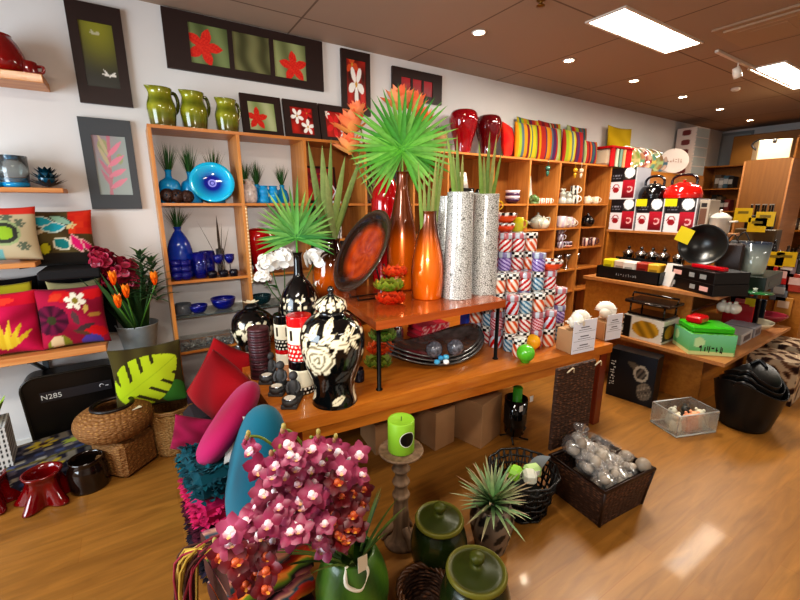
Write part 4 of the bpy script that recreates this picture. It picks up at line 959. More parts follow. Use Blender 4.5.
# ---- stone tealight holders
stone = mat('grey_stone', '3c3b3b', .65, var=.2, vscale=60, bump=.2, bscale=120); tl_m = mat('tealight_wax', 'd8d0c0', .5); tin = mat('tin', 'a8a8a8', .3, metal=1)
proto = None
for i, (px, py, lab) in enumerate(((293, 402, 'nearest of the front three'), (280, 390, 'middle of the front three'), (270, 379, 'furthest of the front three'), (250, 357, 'front one of the pair at the back left'), (243, 349, 'rear one of the pair at the back left'))):
    p = tab(px, py); lab = 'dark grey stone figure tealight holder, ' + lab
    if proto is None:
        proto = t = thing('tealight_holder', lab, 'candle holder', p, 1.0, 'grey stone tealight holders')
        m = MB(); m.box(-.005, 0, .012, .17, .085, .024, .004); m.lathe([(0, .02), (.042, .02), (.042, .05), (.037, .05), (.036, .04), (0, .04)], 20, o=(-.055, 0, 0))
        m.lathe([(0, .02), (.028, .022), (.03, .06), (.024, .1), (.016, .115), (.014, .12)], 18, sub=3, o=(.035, 0, 0)); m.sphere((.035, 0, .142), .025, 14, 10)
        for s_ in (-1, 1): m.tube(catmull([(.035, s_ * .022, .105), (.02, s_ * .034, .075), (-.005, s_ * .02, .055)], 4), .009, 7)
        m.build('figure', stone, t)
        m = MB(); m.lathe([(0, .041), (.034, .041), (.034, .056), (.032, .057)], 18, o=(-.055, 0, 0), cap=False); m.build('tealight_cup', tin, t)
        m = MB(); m.lathe([(.032, .054), (0, .0545)], 18, o=(-.055, 0, 0), cap=False); m.build('wax', tl_m, t)
    else: dup(proto, p, label=lab, scale=1 if i < 3 else .85)
# ---- white silk flowers behind
p = tab(287, 336)
t = thing('flower_arrangement', 'bunch of white silk peonies with green leaves behind the black vase', 'flowers', p)
m = MB(); m.lathe([(0, 0), (.06, 0), (.07, .12), (.05, .26), (.055, .28)], 20, sub=3); m.build('vase', mat('black_gloss'), t)
def petal(m, o, d, r, s_, k1, k2, cup=.35):
    d = Vector(d).normalized(); t1 = d.orthogonal().normalized(); t1 = (t1 * math.cos(R.uniform(0, 6)) + d.cross(t1) * math.sin(R.uniform(0, 6))).normalized() if True else t1
    t1 = (t1 - d * t1.dot(d)).normalized(); t2 = d.cross(t1); o = Vector(o)
    def P(u, v):
        a, b = u * 2 - 1, v * 2 - 1; a, b = a * math.sqrt(1 - b * b / 2), b * math.sqrt(1 - a * a / 2); q = a * a + b * b
        return o + d * (r + s_ * cup * (q - .6) * .5 + .25 * s_ * a) + (t1 * a + t2 * b) * s_ * .62
    m.grid(5, 5, P, lambda u, v: mix(k1, k2, min(1, ((u * 2 - 1) ** 2 + (v * 2 - 1) ** 2) ** .5)))
def blossom(m, o, r, k1, k2, n=22):
    for i in range(int(n * 1.2)):
        z = 1 - 1.5 * (i + .5) / (n * 1.2); a = i * 2.39996; q = math.sqrt(max(0, 1 - z * z)); petal(m, o, (q * math.cos(a), q * math.sin(a), z), r * (.45 + .4 * i / n), r * .6, mix(c(k1), c('c8b890'), .35 if i < 6 else .1), c(k2))
def blossom_old(m, o, r, k1, k2, n=22):
    for i in range(n):
        a = i * 2.39996; e = 1.35 - 1.2 * i / n
        d = Vector((math.cos(a) * math.cos(e), math.sin(a) * math.cos(e), math.sin(e)))
        m.blade(Vector(o) + d * r * .15, d + Vector((0, 0, .3)), r * (.55 + .45 * i / n), r * .95, -.4 + .5 * i / n, 4, mix(c(k1), c(k2), i / n), c(k2), .1, shape='leaf')
for i, (px, py, r_) in enumerate(((270, 262, .085), (284, 258, .09), (318, 256, .09), (331, 268, .085), (324, 281, .06), (263, 276, .05), (340, 275, .06))):
    z = HZ(p, 300, py) - p.z; q = PY(px, py, p.y - .02 * i); m = MB(); o = q - p
    m.tube([(0, 0, .25), (o.x * .6, o.y * .6, (.25 + o.z) / 2), tuple(o)], .004, 5, col=c('3a6a2a')); blossom(m, o, r_ * 1.25, 'e4dfd4', 'f6f3ee', 26); m.build('bloom', VC_SATIN, t)
m = MB()
for i, (px, py, dx) in enumerate(((274, 280, -.5), (325, 276, .5), (266, 270, -.9), (312, 285, .1), (335, 286, .7))):
    q = PY(px, py, p.y - .05) - p; m.blade(q * .75 + Vector((0, 0, .05)), (dx, -.4, .35), .17, .07, .5, 5, c('2f6a30'), c('6a9a5a'), .15, shape='leaf')
m.build('leaf', VC_LEAF, t)
# amber dome bowl behind
lobj('amber_bowl', 'dark amber domed bowl between the small jar and the canisters', 'bowl', tab(272, 340), [(0, 0), (.05, 0), (.075, .05), (.07, .12), (.04, .19), (0, .21)], mat('amber_dark', vc=True, rough=.1, coat=.6), 24, 4, fn=lambda r, z, a: mix(c('8a3a0a'), c('2a130a'), sm(.02, .1, z)))
# ---- amber vase with strappy leaves
p = tab(333, 330); gz = HZ(p, 334, 276) - p.z
t = thing('strap_leaf_vase', 'tall dark amber glass vase with long upright strap leaves behind the jar', 'vase', p)
def amber(r, z, a): return mix(c('1c0a05'), c('b8520a'), math.exp(-((z - gz) / .1) ** 2) * (.55 + .45 * math.cos(a - atp(p) + .5)))  # warm glow on the viewer's side is painted into the vase colour
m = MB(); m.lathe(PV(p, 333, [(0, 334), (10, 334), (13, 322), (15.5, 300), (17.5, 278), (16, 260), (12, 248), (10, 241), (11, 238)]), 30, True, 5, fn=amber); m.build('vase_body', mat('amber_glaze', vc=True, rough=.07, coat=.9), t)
zt = HZ(p, 336, 240) - p.z
for i, (px, py, w_, k) in enumerate(((308, 140, .05, '566632'), (322, 144, .06, '66763c'), (331, 138, .04, '4a6628'), (345, 155, .05, '667432'), (362, 152, .045, '56662a'), (352, 175, .03, '6c7c3a'), (316, 190, .04, '4c5a28'), (326, 170, .05, '78804e'))):
    q = PY(px, py, p.y - .05 - .03 * i) - p; b = Vector((.01 * (i - 3), 0, zt - .06)); d = q - b
    m = MB(); m.blade(b, d, d.length, w_ * 1.15, .03, 8, c(k), mix(c(k), c('98a060'), .4), .2, side=(vdir.cross(d)), shape='flat'); m.build('leaf_blade', VC_LEAF, t)
# ================================================================== ON THE RISER
# ---- oval dish on a stand
p = ris(367, 298)
t = thing('platter', 'large round orange-brown platter with dark rim standing tilted on the riser', 'platter', p)
cz_ = HZ(p, 368, 255) - p.z; hr = 43 * depth(p) / FPX
def plat(r, z, a):
    q = r / hr; k = mix(c('b04412'), c('8c2c0a'), .5 + .5 * math.sin(a * 7 + q * 12))
    return mix(k, c('24120a'), sm(.58, .74, q)) if q < .94 else c('3a2a20')
m = MB(); m.lathe([(0, 0), (hr * .35, .001), (hr * .6, .012), (hr * .75, .035), (hr * .95, .055), (hr, .055), (hr, .045), (hr * .76, .022), (hr * .5, -.01), (0, -.012)], 56, fn=plat, sub=2)
o = m.build('plate', mat('platter_glaze', vc=True, rough=.2, coat=.5, bump=.3, bscale=30), t)
nd = Vector((-.825, .0, .47)).normalized(); o.rotation_euler = Vector((0, 0, 1)).rotation_difference(nd).to_euler(); o.location = (0, 0, cz_ + .01)
bk = Vector((-nd.x, -nd.y, 0)).normalized(); nh = -bk; m = MB(c('141010'))
for s_ in (-.06, .06):
    sd = Vector((bk.y, -bk.x, 0)).normalized() * s_
    m.tube([sd + nh * .1 + Vector((0, 0, .03)), sd + nh * .1 + Vector((0, 0, .0065)), sd + bk * .16 + Vector((0, 0, .0065)), sd + bk * .1 + Vector((0, 0, cz_ * .8))], .006, 6)
m.build('easel', VC_SATIN, t)
# ---- lotus bowls
lot_m = mat('coloured_glass', vc=True, rough=.06, trans=.35, coat=.6)
def lotus(label, p, r, h, k1, k2, group):
    m = MB()
    for ring, (n, rr_, hh, tilt) in enumerate(((8, .55, .9, .9), (8, .8, .72, .55), (8, 1., .5, .25))):
        for i in range(n):
            a = 2 * PI * (i + ring * .5) / n; d = Vector((math.cos(a), math.sin(a), tilt))
            m.blade((r * .35 * math.cos(a), r * .35 * math.sin(a), h * .12), d, r * .8, r * .62, -.7, 5, c(k1), c(k2), .18, side=(-math.sin(a), math.cos(a), 0), shape='leaf')
    m.lathe([(0, 0), (r * .5, 0), (r * .62, h * .3), (r * .5, h * .55), (r * .42, h * .5), (0, h * .3)], 20, col=c(k1))
    return tag(m.build('lotus_bowl', lot_m, loc=p), label, 'tealight bowl', group)
p = ris(391, 303)
lotus('red glass lotus bowl at the bottom of the stack on the riser', p, .105, .085, 'c8280a', 'e8542a', 'lotus glass bowls'); lotus('green glass lotus bowl in the middle of the stack on the riser', p + Vector((-.015, 0, .09)), .105, .085, '6a8a1c', 'a8b84a', 'lotus glass bowls'); lotus('red glass lotus bowl on top of the stack on the riser', p + Vector((.03, 0, .18)), .09, .08, 'd8320a', 'f0643a', 'lotus glass bowls')
p = tab(378, 366)
for i, (k1, k2, lab) in enumerate((('6a7a1c', '9aa84a', 'green glass lotus bowl lowest under the riser'), ('b83a12', 'e0602a', 'orange glass lotus bowl second of the stack under the riser'), ('5a8a2a', 'a0b860', 'green glass lotus bowl topmost under the riser'))):
    lotus(lab, p + Vector((.02 * i, 0, .09 * i)), .1, .085, k1, k2, 'lotus glass bowls')
lobj('dark_jar', 'tiny dark glass jar beside the riser leg', 'jar', tab(359, 381), [(0, 0), (.03, 0), (.034, .02), (.034, .06), (.028, .075), (.03, .085)], mat('smoky_glass'), 18, 3)
# ---- metallic orange bottles
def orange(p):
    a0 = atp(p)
    return lambda r, z, a: mix(mix(c('701c02'), c('e87008'), sm(.45, 1, math.cos(a - a0) * .5 + .5)), c('2c0a04'), sm(.3, .5, z) * .85)  # golden highlight facing the camera painted into the colour; neck itself is dark
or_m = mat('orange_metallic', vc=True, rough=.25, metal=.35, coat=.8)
p = ris(427, 297)
t = thing('orange_vase', 'metallic orange bottle vase with dark neck at the front of the riser', 'vase', p, group='orange bottle vases')
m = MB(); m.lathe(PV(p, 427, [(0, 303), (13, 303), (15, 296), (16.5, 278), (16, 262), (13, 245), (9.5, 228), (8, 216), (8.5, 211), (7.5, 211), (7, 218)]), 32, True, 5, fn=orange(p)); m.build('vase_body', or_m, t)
def reeds(t, p, z0, tips, w, ks):
    for i, (px, py) in enumerate(tips):
        q = PY(px, py, p.y + .02 * (i - 2)) - p; b = Vector((.008 * (i - len(tips) / 2), 0, z0)); d = q - b; m = MB()
        m.blade(b, d, d.length, w, .02, 6, c(ks[i % len(ks)]), mix(c(ks[i % len(ks)]), c('98985a'), .4), .25, side=Vector((EYE - p).normalized().cross(d)), shape='flat'); m.build('leaf_blade', VC_LEAF, t)
RK = ('5a7a2a', '748444', '4a6e28', '848448')
reeds(t, p, .2, ((418, 160), (424, 168), (430, 165), (437, 150), (441, 142), (446, 138)), .028, RK)
p2 = ris(402, 288.5)
t = thing('orange_vase', 'taller metallic orange bottle vase behind the tilted platter holding the palm', 'vase', p2, group='orange bottle vases')
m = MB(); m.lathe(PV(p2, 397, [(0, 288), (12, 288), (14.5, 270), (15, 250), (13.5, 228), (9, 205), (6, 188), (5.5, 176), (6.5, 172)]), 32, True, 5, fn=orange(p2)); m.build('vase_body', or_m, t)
o_ = Vector((0, 0, HZ(p2, 396, 152) - p2.z)); m = MB(c('7aa84a')); m.tube([(0, 0, .3), o_], .008, 6)
vd = (EYE - p2).normalized(); vdir2 = vd; D2 = depth(p2 + o_)
palm_fan(m, o_ + vd * .06, 44, lambda a: (60 - 6 * abs(a) / PI) * D2 / FPX, -2.75, 2.75, vd + Vector((0, 0, -.15)), (0, 0, 1), .05, '2a741a', '62a834', .12); m.build('palm_leaf', VC_LEAF, t)
# tall red vase behind with protea flowers
p3 = ris(386, 283)
t = thing('red_vase', 'tall glossy red vase with orange tropical flowers, behind the orange vases', 'vase', p3)
m = MB(); m.lathe(PV(p3, 378, [(0, 282), (12, 282), (13, 260), (14, 225), (14, 200), (10, 182), (7, 176), (7.5, 172)]), 30, True, 5); m.build('vase_body', mat('ruby_glaze'), t)
for i, (px, py, r_) in enumerate(((351, 130, 17), (350, 150, 15), (357, 114, 11), (400, 106, 17), (414, 108, 14), (423, 124, 14), (418, 142, 13))):
    q = PY(px, py, p3.y + .1) - p3; m = MB(); r0 = r_ * depth(p3 + q) / FPX
    m.tube([(0, 0, .45), (q.x * .5, q.y * .5, (.45 + q.z) / 2), tuple(q)], .006, 6, col=c('6a7a3a'))
    for j in range(18):
        a = j * 2.4; e = 1.3 - 1.4 * j / 18; d = Vector((math.cos(a) * math.cos(e), math.sin(a) * math.cos(e), math.sin(e)))
        m.blade(q - Vector((0, 0, r0 * .3)), d + Vector((0, 0, .35)), r0 * 1.5, r0 * .75, -.35, 4, mix(c('f0c060'), c('f09a6a'), R.random()), mix(c('f09a70'), c('e05a3a'), R.random()), .2, shape='leaf')
    m.build('bloom', VC_SATIN, t)
# ---- silver mosaic cylinders
def mosaic_mat():
    m = mat('silver_mosaic', 'c8c8c2', .22, metal=.35, coat=.4); nt = m.node_tree; L = nt.links; b = nt.nodes['Principled BSDF']
    tc = nt.nodes.new('ShaderNodeTexCoord'); v = nt.nodes.new('ShaderNodeTexVoronoi'); v.feature = 'DISTANCE_TO_EDGE'; v.inputs['Scale'].default_value = 72; L.new(tc.outputs['Object'], v.inputs['Vector'])
    r = nt.nodes.new('ShaderNodeValToRGB'); r.color_ramp.elements[0].position = .03; r.color_ramp.elements[0].color = (*c('5e5c58'), 1); r.color_ramp.elements[1].position = .1; r.color_ramp.elements[1].color = (*c('d6d6d0'), 1)
    L.new(v.outputs['Distance'], r.inputs['Fac']); L.new(r.outputs['Color'], b.inputs['Base Color'])
    bp = nt.nodes.new('ShaderNodeBump'); bp.inputs['Strength'].default_value = .4; bp.inputs['Distance'].default_value = .004; L.new(r.outputs['Color'], bp.inputs['Height']); L.new(bp.outputs['Normal'], b.inputs['Normal'])
    return m
mos = mosaic_mat()
for i, (px, py, top, hw, tips, lab) in enumerate(((457, 2.12, 192, 14, ((449, 140), (453, 150), (457, 134), (463, 152), (446, 128)), 'tall silver mosaic cylinder vase with reeds, front left of the four'),
        (482, 2.14, 194, 13.5, ((479, 140), (484, 152), (490, 130), (497, 134), (502, 150)), 'tall silver mosaic cylinder vase with reeds, front right of the four'),
        (444, 2.3, 196, 10, (), 'silver mosaic cylinder vase half hidden behind the front left one'), (470, 2.34, 193, 10.5, (), 'silver mosaic cylinder vase behind, between the two front ones'))):
    p = Vector((XP(px, py, RZ), py, RZ + .0005)); py = 300 - 26 * (py - 2.05)
    t = thing('mosaic_vase', lab, 'vase', p, group='silver mosaic vases')
    pr = PV(p, px, [(0, py + 3), (hw * .95, py + 3), (hw * 1.03, py - 6), (hw * .98, py - 50), (hw * .93, top + 8), (hw * .95, top), (hw * .85, top), (hw * .85, top + 10)])
    pr = [(r_, max(z, 0)) for r_, z in pr]
    m = MB(); m.lathe(pr, 36, True, 4); m.build('vase_body', mos, t)
    if tips: reeds(t, p, pr[-1][1] - .15, tips, .03, RK)
# ================================================================== UNDER THE RISER
p = tab(441, 353) + Vector((-.05, 0, 0)); pc = p
tray_m = mat('mottled_black_tray', '4c4a48', .2, var=.5, vscale=14, coat=.5)
for i in range(3):
    a_, b_ = .43 - .014 * i, .25 - .01 * i; m = MB()
    def P(u, v, dz=0):
        th = u * 2 * PI; q = v; x = a_ * q * math.cos(th); y = b_ * q * math.sin(th)
        return (x, y, .012 + dz + .015 * q * q + .09 * (x / a_) ** 2 * q + .022 * i)
    m.grid(56, 10, lambda u, v: P(u, v), None, True); m.grid(56, 10, lambda u, v: P(u, v, -.011), None, True, True); m.grid(56, 1, lambda u, v: P(u, 1, -.011 * v), None, True)
    tag(m.build('oval_tray', tray_m, loc=p, weld=.0003, rz=.05), 'oval black mottled upcurved tray under the riser, ' + ('lowest of three nested', 'middle of three nested', 'topmost of three nested holding the balls')[i], 'tray', 'nested oval trays')
spk = mat('mosaic_ball', '55565e', .15, var=.6, vscale=50, coat=.5)
for i, (px, py) in enumerate(((434, 348), (455, 346))):
    q = PZ(px, py + 4, TZ + .12); q.z = TZ + .083; lobj('mosaic_ball', ('grey mosaic glass ball on the tray, left one', 'grey mosaic glass ball on the tray, right one')[i], 'ball', q, [(.056 * math.sin(PI * k / 14), .056 - .056 * math.cos(PI * k / 14)) for k in range(15)], spk, 26, 0, 'mosaic balls')
for i, (px, py, k) in enumerate(((437, 363, '4aa0c8'), (446, 358, '5ab4d8'), (446, 363, 'e0e8e8'), (441, 359, '3a90c0'))):
    q = PZ(px, py, TZ + .085); q.z = TZ + .079; lobj('glass_soap', ('sky blue glass cube left of four on the tray', 'pale blue glass cube at the back of four', 'white glass cube right of four on the tray', 'deeper blue glass cube in the middle of four')[i], 'cube', q, [(0, 0), (.018, .002), (.022, .012), (.018, .026), (0, .03)], VC_GLOSS, 6, 0, None, c(k))
# red patterned cloth, blue box and silver jars at the back below the riser
p = tab(428, 336); m = MB()
for i in range(3): m.box(0, 0, .02 + .042 * i, .3 - .01 * i, .2, .04, .012, col=mix(c('8a0c1c'), c('c02438'), i / 2))
m.grid(20, 8, lambda u, v: (-.14 + .28 * u, -.1035, .006 + .12 * v), speckfn('c02438', 'd8a8a0', 20, .3), False)
tag(m.build('folded_cloth', VC_FABRIC, loc=p), 'folded red patterned cloths beneath the riser behind the trays', 'cloth')
p = tab(469, 330); m = MB(c('0f3a9a')); m.box(0, 0, .1, .14, .1, .2, .01); m.box(0, 0, .203, .1, .07, .006, col=c('3a6ac0')); m.box(0, -.051, .1, .004, .003, .16, col=c('c8b060'))
tag(m.build('gift_box', VC_SATIN, loc=p), 'bright blue gift box standing beneath the right of the riser', 'box')
for i, (px, py) in enumerate(((384, 345), (396, 341))):
    lobj('silver_jar', ('silvery glass jar behind the lotus stack, left one', 'silvery glass jar behind the lotus stack, right one')[i], 'jar', tab(px, py), [(0, 0), (.05, 0), (.06, .03), (.058, .1), (.045, .13), (.05, .15), (.02, .165), (.01, .18), (0, .182)], mat('silver'), 22, 3, 'silvery jars')
# ================================================================== STRIPED JARS
JC = [('b00c14', 'dcd8d4'), ('b80e18', 'e0dad8'), ('c8480c', 'e8d8c8'), ('5a3a8a', 'b8a8d8'), ('b00c14', 'c8d0e0'), ('2a6a8a', 'c0ccd0'), ('a00c20', 'e0b8c0')]
wrap = mat('cellophane_wrap', vc=True, rough=.12, coat=.8)
protos = []
for i, (k1, k2) in enumerate(JC):
    t = thing('striped_jar', 'x', 'jar', (0, 0, -5), group='striped gift jars')
    sl = (1.1, -1.0, .7, 1.6, -.5, 1.2, 2.0)[i]; fr = (26, 30, 24, 28, 22, 30, 26)[i]
    def fn(r, z, a, k1=k1, k2=k2, sl=sl): 
        q = (a * 3 / PI * 1.0 + z * 22 * sl) % 1; return c(k1) if q < .5 else c(k2)
    m = MB(); prof = [(.0, 0), (.044, 0), (.047, .006)] + [(.047 + .003 * math.sin(PI * j / 14), .006 + .086 * j / 14) for j in range(1, 15)] + [(.04, .098)]
    m.lathe(prof, 64, fn=fn); m.build('jar_body', wrap, t)
    def chk(r, z, a, i=i, k1=k1):
        if i in (1, 3, 4, 6) and r > .01: return mix(c('b8c4d0'), c(k1), .75 if (int(a * 5 / PI) % 2) else .05)
        return JET if (int(a * 6 / PI) + int((z - .098) / .021)) % 2 == 0 and r > .035 else (c('ece8e0') if r > .035 else c('c8d0c8'))
    m = MB(); m.lathe([(.044, .0985), (.052, .0985), (.052, .108), (.052, .1188), (.052, .1192), (.052, .137), (.048, .1405), (.03, .141), (0, .141)], 48, fn=chk); m.build('jar_lid', VC_GLOSS, t)
    protos.append(t)
used = [False] * len(protos)
ordn = ('first', 'second', 'third', 'fourth', 'fifth', 'sixth'); jtop = {}
CN = ('red and white', 'red and cream white', 'orange and white', 'purple and lilac', 'crimson and pale', 'teal and white', 'dark red and pink')
for j in range(5):
    for i in range(6):
        x = 2.2 + .112 * i + .03 * (j % 2); y = 1.855 + .115 * j - .025 * i; n = (1, 2, 4, 5, 6)[j] + (1 if hsh(i, j) > .6 else 0) - (1 if i > 3 and j > 0 else 0) - (1 if i > 4 and j > 1 else 0) - (1 if i == 0 and j > 1 else 0)
        if j == 0 and i in (1, 2): n = 0
        if j == 0 and i in (3, 4, 5): n = 0
        if j == 1 and i > 3: n = 0
        if x > 2.95: n = 0
        for k in range(n):
            q = int(hsh(i, j, k) * len(JC)); z = TZ + .0005 + .1425 * k
            lab = '%s striped jar, %s row back, %s across, %s' % (CN[q], ordn[j], ordn[i], 'alone' if n == 1 else ('on the table' if k == 0 else ('topmost' if k == n - 1 else ordn[k] + ' up')))
            pos = (x + .004 * (hsh(i, k) - .5), y, z)
            if used[q]: dup(protos[q], pos, R.uniform(0, 6), lab)
            else:
                used[q] = True; protos[q].location = pos; protos[q].rotation_euler.z = 1; protos[q]['label'] = lab
        jtop[i, j] = (x, y, TZ + .0005 + .1425 * n)
for q, t in enumerate(protos):
    if not used[q]:
        for ch in list(t.children): bpy.data.objects.remove(ch)
        bpy.data.objects.remove(t)
def checkbowl(label, pos, r, h, k, group=None):
    def fn(rr, z, a): return (JET if (int(a * 9 / PI) + int(z / .02)) % 2 else c('ece4da')) if z > h * .62 else c(k)
    m = MB(); m.lathe([(0, 0), (r * .55, 0), (r * .85, h * .3), (r, h * .6), (r, h * .62), (r, h * .8), (r, h * .81), (r, h), (r * .94, h), (r * .8, h * .4), (0, h * .15)], 60, fn=fn)
    tag(m.build('checked_bowl', VC_GLOSS, loc=pos), label, 'bowl', group)
x, y, z = jtop[2, 4]; checkbowl('orange bowl with black and white checked rim, lower of two atop the jars', (x, y, z), .075, .07, 'd84a1c', 'checked bowls'); checkbowl('orange bowl with checked rim, upper of two crowning the jar pile', (x, y, z + .0705), .085, .075, 'd8501c', 'checked bowls')
x, y, z = jtop[4, 2]; checkbowl('wide orange checked bowl on the right side of the jar pile', (x, y - .0, z), .09, .08, 'd84a1c')
for i, (jj, k, lab) in enumerate((((1, 4), 'd8a818', 'yellow mug on top of the jar pile'), ((3, 4), 'b8b020', 'lime yellow mug on top of the jar pile, right of the bowls'))):
    x, y, z = jtop[jj]; m = MB(c(k)); m.lathe([(0, 0), (.04, 0), (.045, .01), (.045, .11), (.041, .11), (.041, .02), (0, .012)], 24)
    m.tube([(.042 + .03 * math.sin(q), 0, .06 + .03 * math.cos(q)) for q in [PI * n_ / 8 for n_ in range(9)]], .006, 6); tag(m.build('mug', VC_GLOSS, loc=(x, y, z), rz=-1), lab, 'mug')
# ---- round ornaments, signs, shells
for i, (px, py, r_, k, lab) in enumerate(((525, 362, .062, '5ab42c', 'shiny lime green round ceramic ornament at the table edge'), (535.5, 353, .06, 'e8a818', 'shiny yellow round ceramic ornament behind the green one'))):
    p = tab(px, py) + (Vector((.03, .06, 0)) if i else Vector((0, 0, 0))); m = MB(c(k)); m.lathe([(0, 0), (r_ * .45, 0), (r_ * .5, .006)] + [(r_ * math.sin(q), .004 + r_ * (1 - math.cos(q))) for q in [.6 + 2.3 * n_ / 14 for n_ in range(15)]] + [(r_ * .2, r_ * 2.05), (0, r_ * 2.06)], 28); tag(m.build('round_ornament', VC_GLOSS, loc=p), lab, 'ornament')
kraft = mat('pale_crate', 'b8916a', .7)
ink = mat('grey_ink', '6a6a72', .6)
for i, (px, py, w_, h_, lab) in enumerate(((574, 349, .235, .17, 'front'), (604, 336.5, .2, .15, 'rear'))):
    p = tab(px, py); 
    m = MB(); m.box(0, .0, h_ / 2, w_, .14, h_, .003); tag(m.build('shell_crate', kraft, loc=p, rz=-.12), 'pale wooden crate behind the %s price sign, shells on top' % lab, 'crate')
    t = thing('price_sign', ('large white printed price sign, nearer one in front of the shells', 'smaller white printed price sign, further right by the shells')[i], 'sign', p + Vector((-.0, -.0, 0)), -.12)
    m = MB(); cw, ch = (w_ * 1.0, .25) if i == 0 else (w_ * .9, .21); m.box(0, -.078, ch / 2 - .0, cw, .004, ch); m.build('card', mat('white_card', 'dfe0ea', .6), t)
    m = MB()
    for k in range(3 if i == 0 else 2):
        zz_ = ch * (.78 - .27 * k)
        m.box(0, -.0806, zz_, cw * .36, .0012, .008); m.box(0, -.0806, zz_ - .018, cw * .55, .0012, .004)
        m.box(0, -.0806, zz_ - .034, cw * .9, .0012, .002)
    m.build('print_lines', ink, t)
def shell(label, pos, s_, rz):
    m = MB(); n = 60
    for j in range(n):
        pass
    pts = []; rr = []
    for j in range(46):
        q = j / 45; a = q * 5 * PI; ra = .055 * s_ * (1 - q) ** 1.1; pts.append((.1 * s_ * q - .02, ra * math.cos(a) * .6, .055 * s_ + ra * math.sin(a) * .6)); rr.append(max(.004, .052 * s_ * (1 - q) ** 1.05))
    m.tube(pts, rr, 12, col=c('e8e2d4'))
    for j in range(7):
        a = j * .9; m.lathe([(.016 * s_, 0), (.006 * s_, .03 * s_), (0, .05 * s_)], 8, o=(-.005, .045 * s_ * math.cos(a), .055 * s_ + .045 * s_ * math.sin(a)), axis=(-.5, math.cos(a), math.sin(a)), col=c('f0ebe0'))
    m.lathe([(.0, -.06 * s_), (.03 * s_, -.05 * s_), (.045 * s_, 0), (.03 * s_, .03 * s_)], 12, o=(-.03 * s_, 0, .05 * s_), axis=(1, 0, .2), col=c('e0d8c8'))
    o = m.build('sea_shell', VC_SATIN, loc=pos, rz=rz); return tag(o, label, 'shell', 'white spiny shells')
p = tab(574, 349); shell('white spiny shell at the left on the front crate', p + Vector((-.06, -.02, .182)), .85, 2.4); shell('white spiny shell at the right on the front crate', p + Vector((.06, .0, .182)), .9, .4)
p = tab(604, 336.5); shell('large white spiny shell on the rear crate', p + Vector((.0, 0, .164)), 1.05, .2)
# ================================================================== FLOOR, LEFT BY THE WALL
def weave_mat(name, k1, k2, sc=60, rough=.7):
    m = mat(name, k1, rough); nt = m.node_tree; L = nt.links; b = nt.nodes['Principled BSDF']
    tc = nt.nodes.new('ShaderNodeTexCoord'); w1 = nt.nodes.new('ShaderNodeTexVoronoi'); w1.inputs['Scale'].default_value = sc; w1.inputs['Randomness'].default_value = .55
    mp = nt.nodes.new('ShaderNodeMapping'); mp.inputs['Scale'].default_value = (.6, .6, 1.5); L.new(tc.outputs['Object'], mp.inputs['Vector']); L.new(mp.outputs['Vector'], w1.inputs['Vector'])
    r = nt.nodes.new('ShaderNodeValToRGB'); r.color_ramp.elements[0].position = .0; r.color_ramp.elements[1].position = .42; r.color_ramp.elements[0].color = (*c(k2), 1); r.color_ramp.elements[1].color = (*c(k1), 1)
    L.new(w1.outputs['Distance'], r.inputs['Fac']); L.new(r.outputs['Color'], b.inputs['Base Color'])
    bp = nt.nodes.new('ShaderNodeBump'); bp.invert = True; bp.inputs['Strength'].default_value = .9; bp.inputs['Distance'].default_value = .012; L.new(w1.outputs['Distance'], bp.inputs['Height']); L.new(bp.outputs['Normal'], b.inputs['Normal'])
    return m
rattan = weave_mat('rattan_weave', '80562a', 'b8884a', 55); sea = weave_mat('seagrass_weave', 'a67e4a', 'd8b47c', 65); dkw = weave_mat('dark_wicker', '3a2214', '86583a', 48); blkw = weave_mat('black_wicker', '070606', '1c1a1a', 50, .4)
def G(px, py): return PZ(px, py, .0005)
# rattan cube and oval basket
p = Vector((-.26, 3.08, .0005)); m = MB(); m.box(0, 0, .125, .27, .27, .25, .025); tag(m.build('rattan_cube', rattan, loc=p, rz=.75), 'brown rattan cube stool on the floor under the oval basket', 'stool')
t = thing('oval_basket', 'wide squat brown woven basket with dark rim resting on the rattan cube', 'basket', p + Vector((-.03, .0, .2505)))
m = MB(); m.lathe([(0, 0), (.11, 0), (.19, .035), (.225, .1), (.212, .16), (.15, .2), (.115, .21), (.105, .195), (.14, .15), (.18, .1), (.1, .02), (0, .015)], 40, True, 3); m.build('basket_body', rattan, t)
m = MB(c('1a100a')); m.tube([(.112 * math.cos(q), .112 * math.sin(q), .215) for q in [2 * PI * i / 30 for i in range(30)]], .014, 8, closed=True); m.build('rim', VC_SATIN, t)
m = MB(c('d8d0c0')); m.box(.13, -.09, .195, .06, .035, .003, rz=.4); m.build('price_tag', VC_PRINT, t)
p2 = p + Vector((.16, -.19, 0)); t = MB(c('c8c0b8')); t.box(0, 0, .06, .035, .003, .075); t.box(0, -.002, .075, .033, .002, .04, col=c('c02030'))
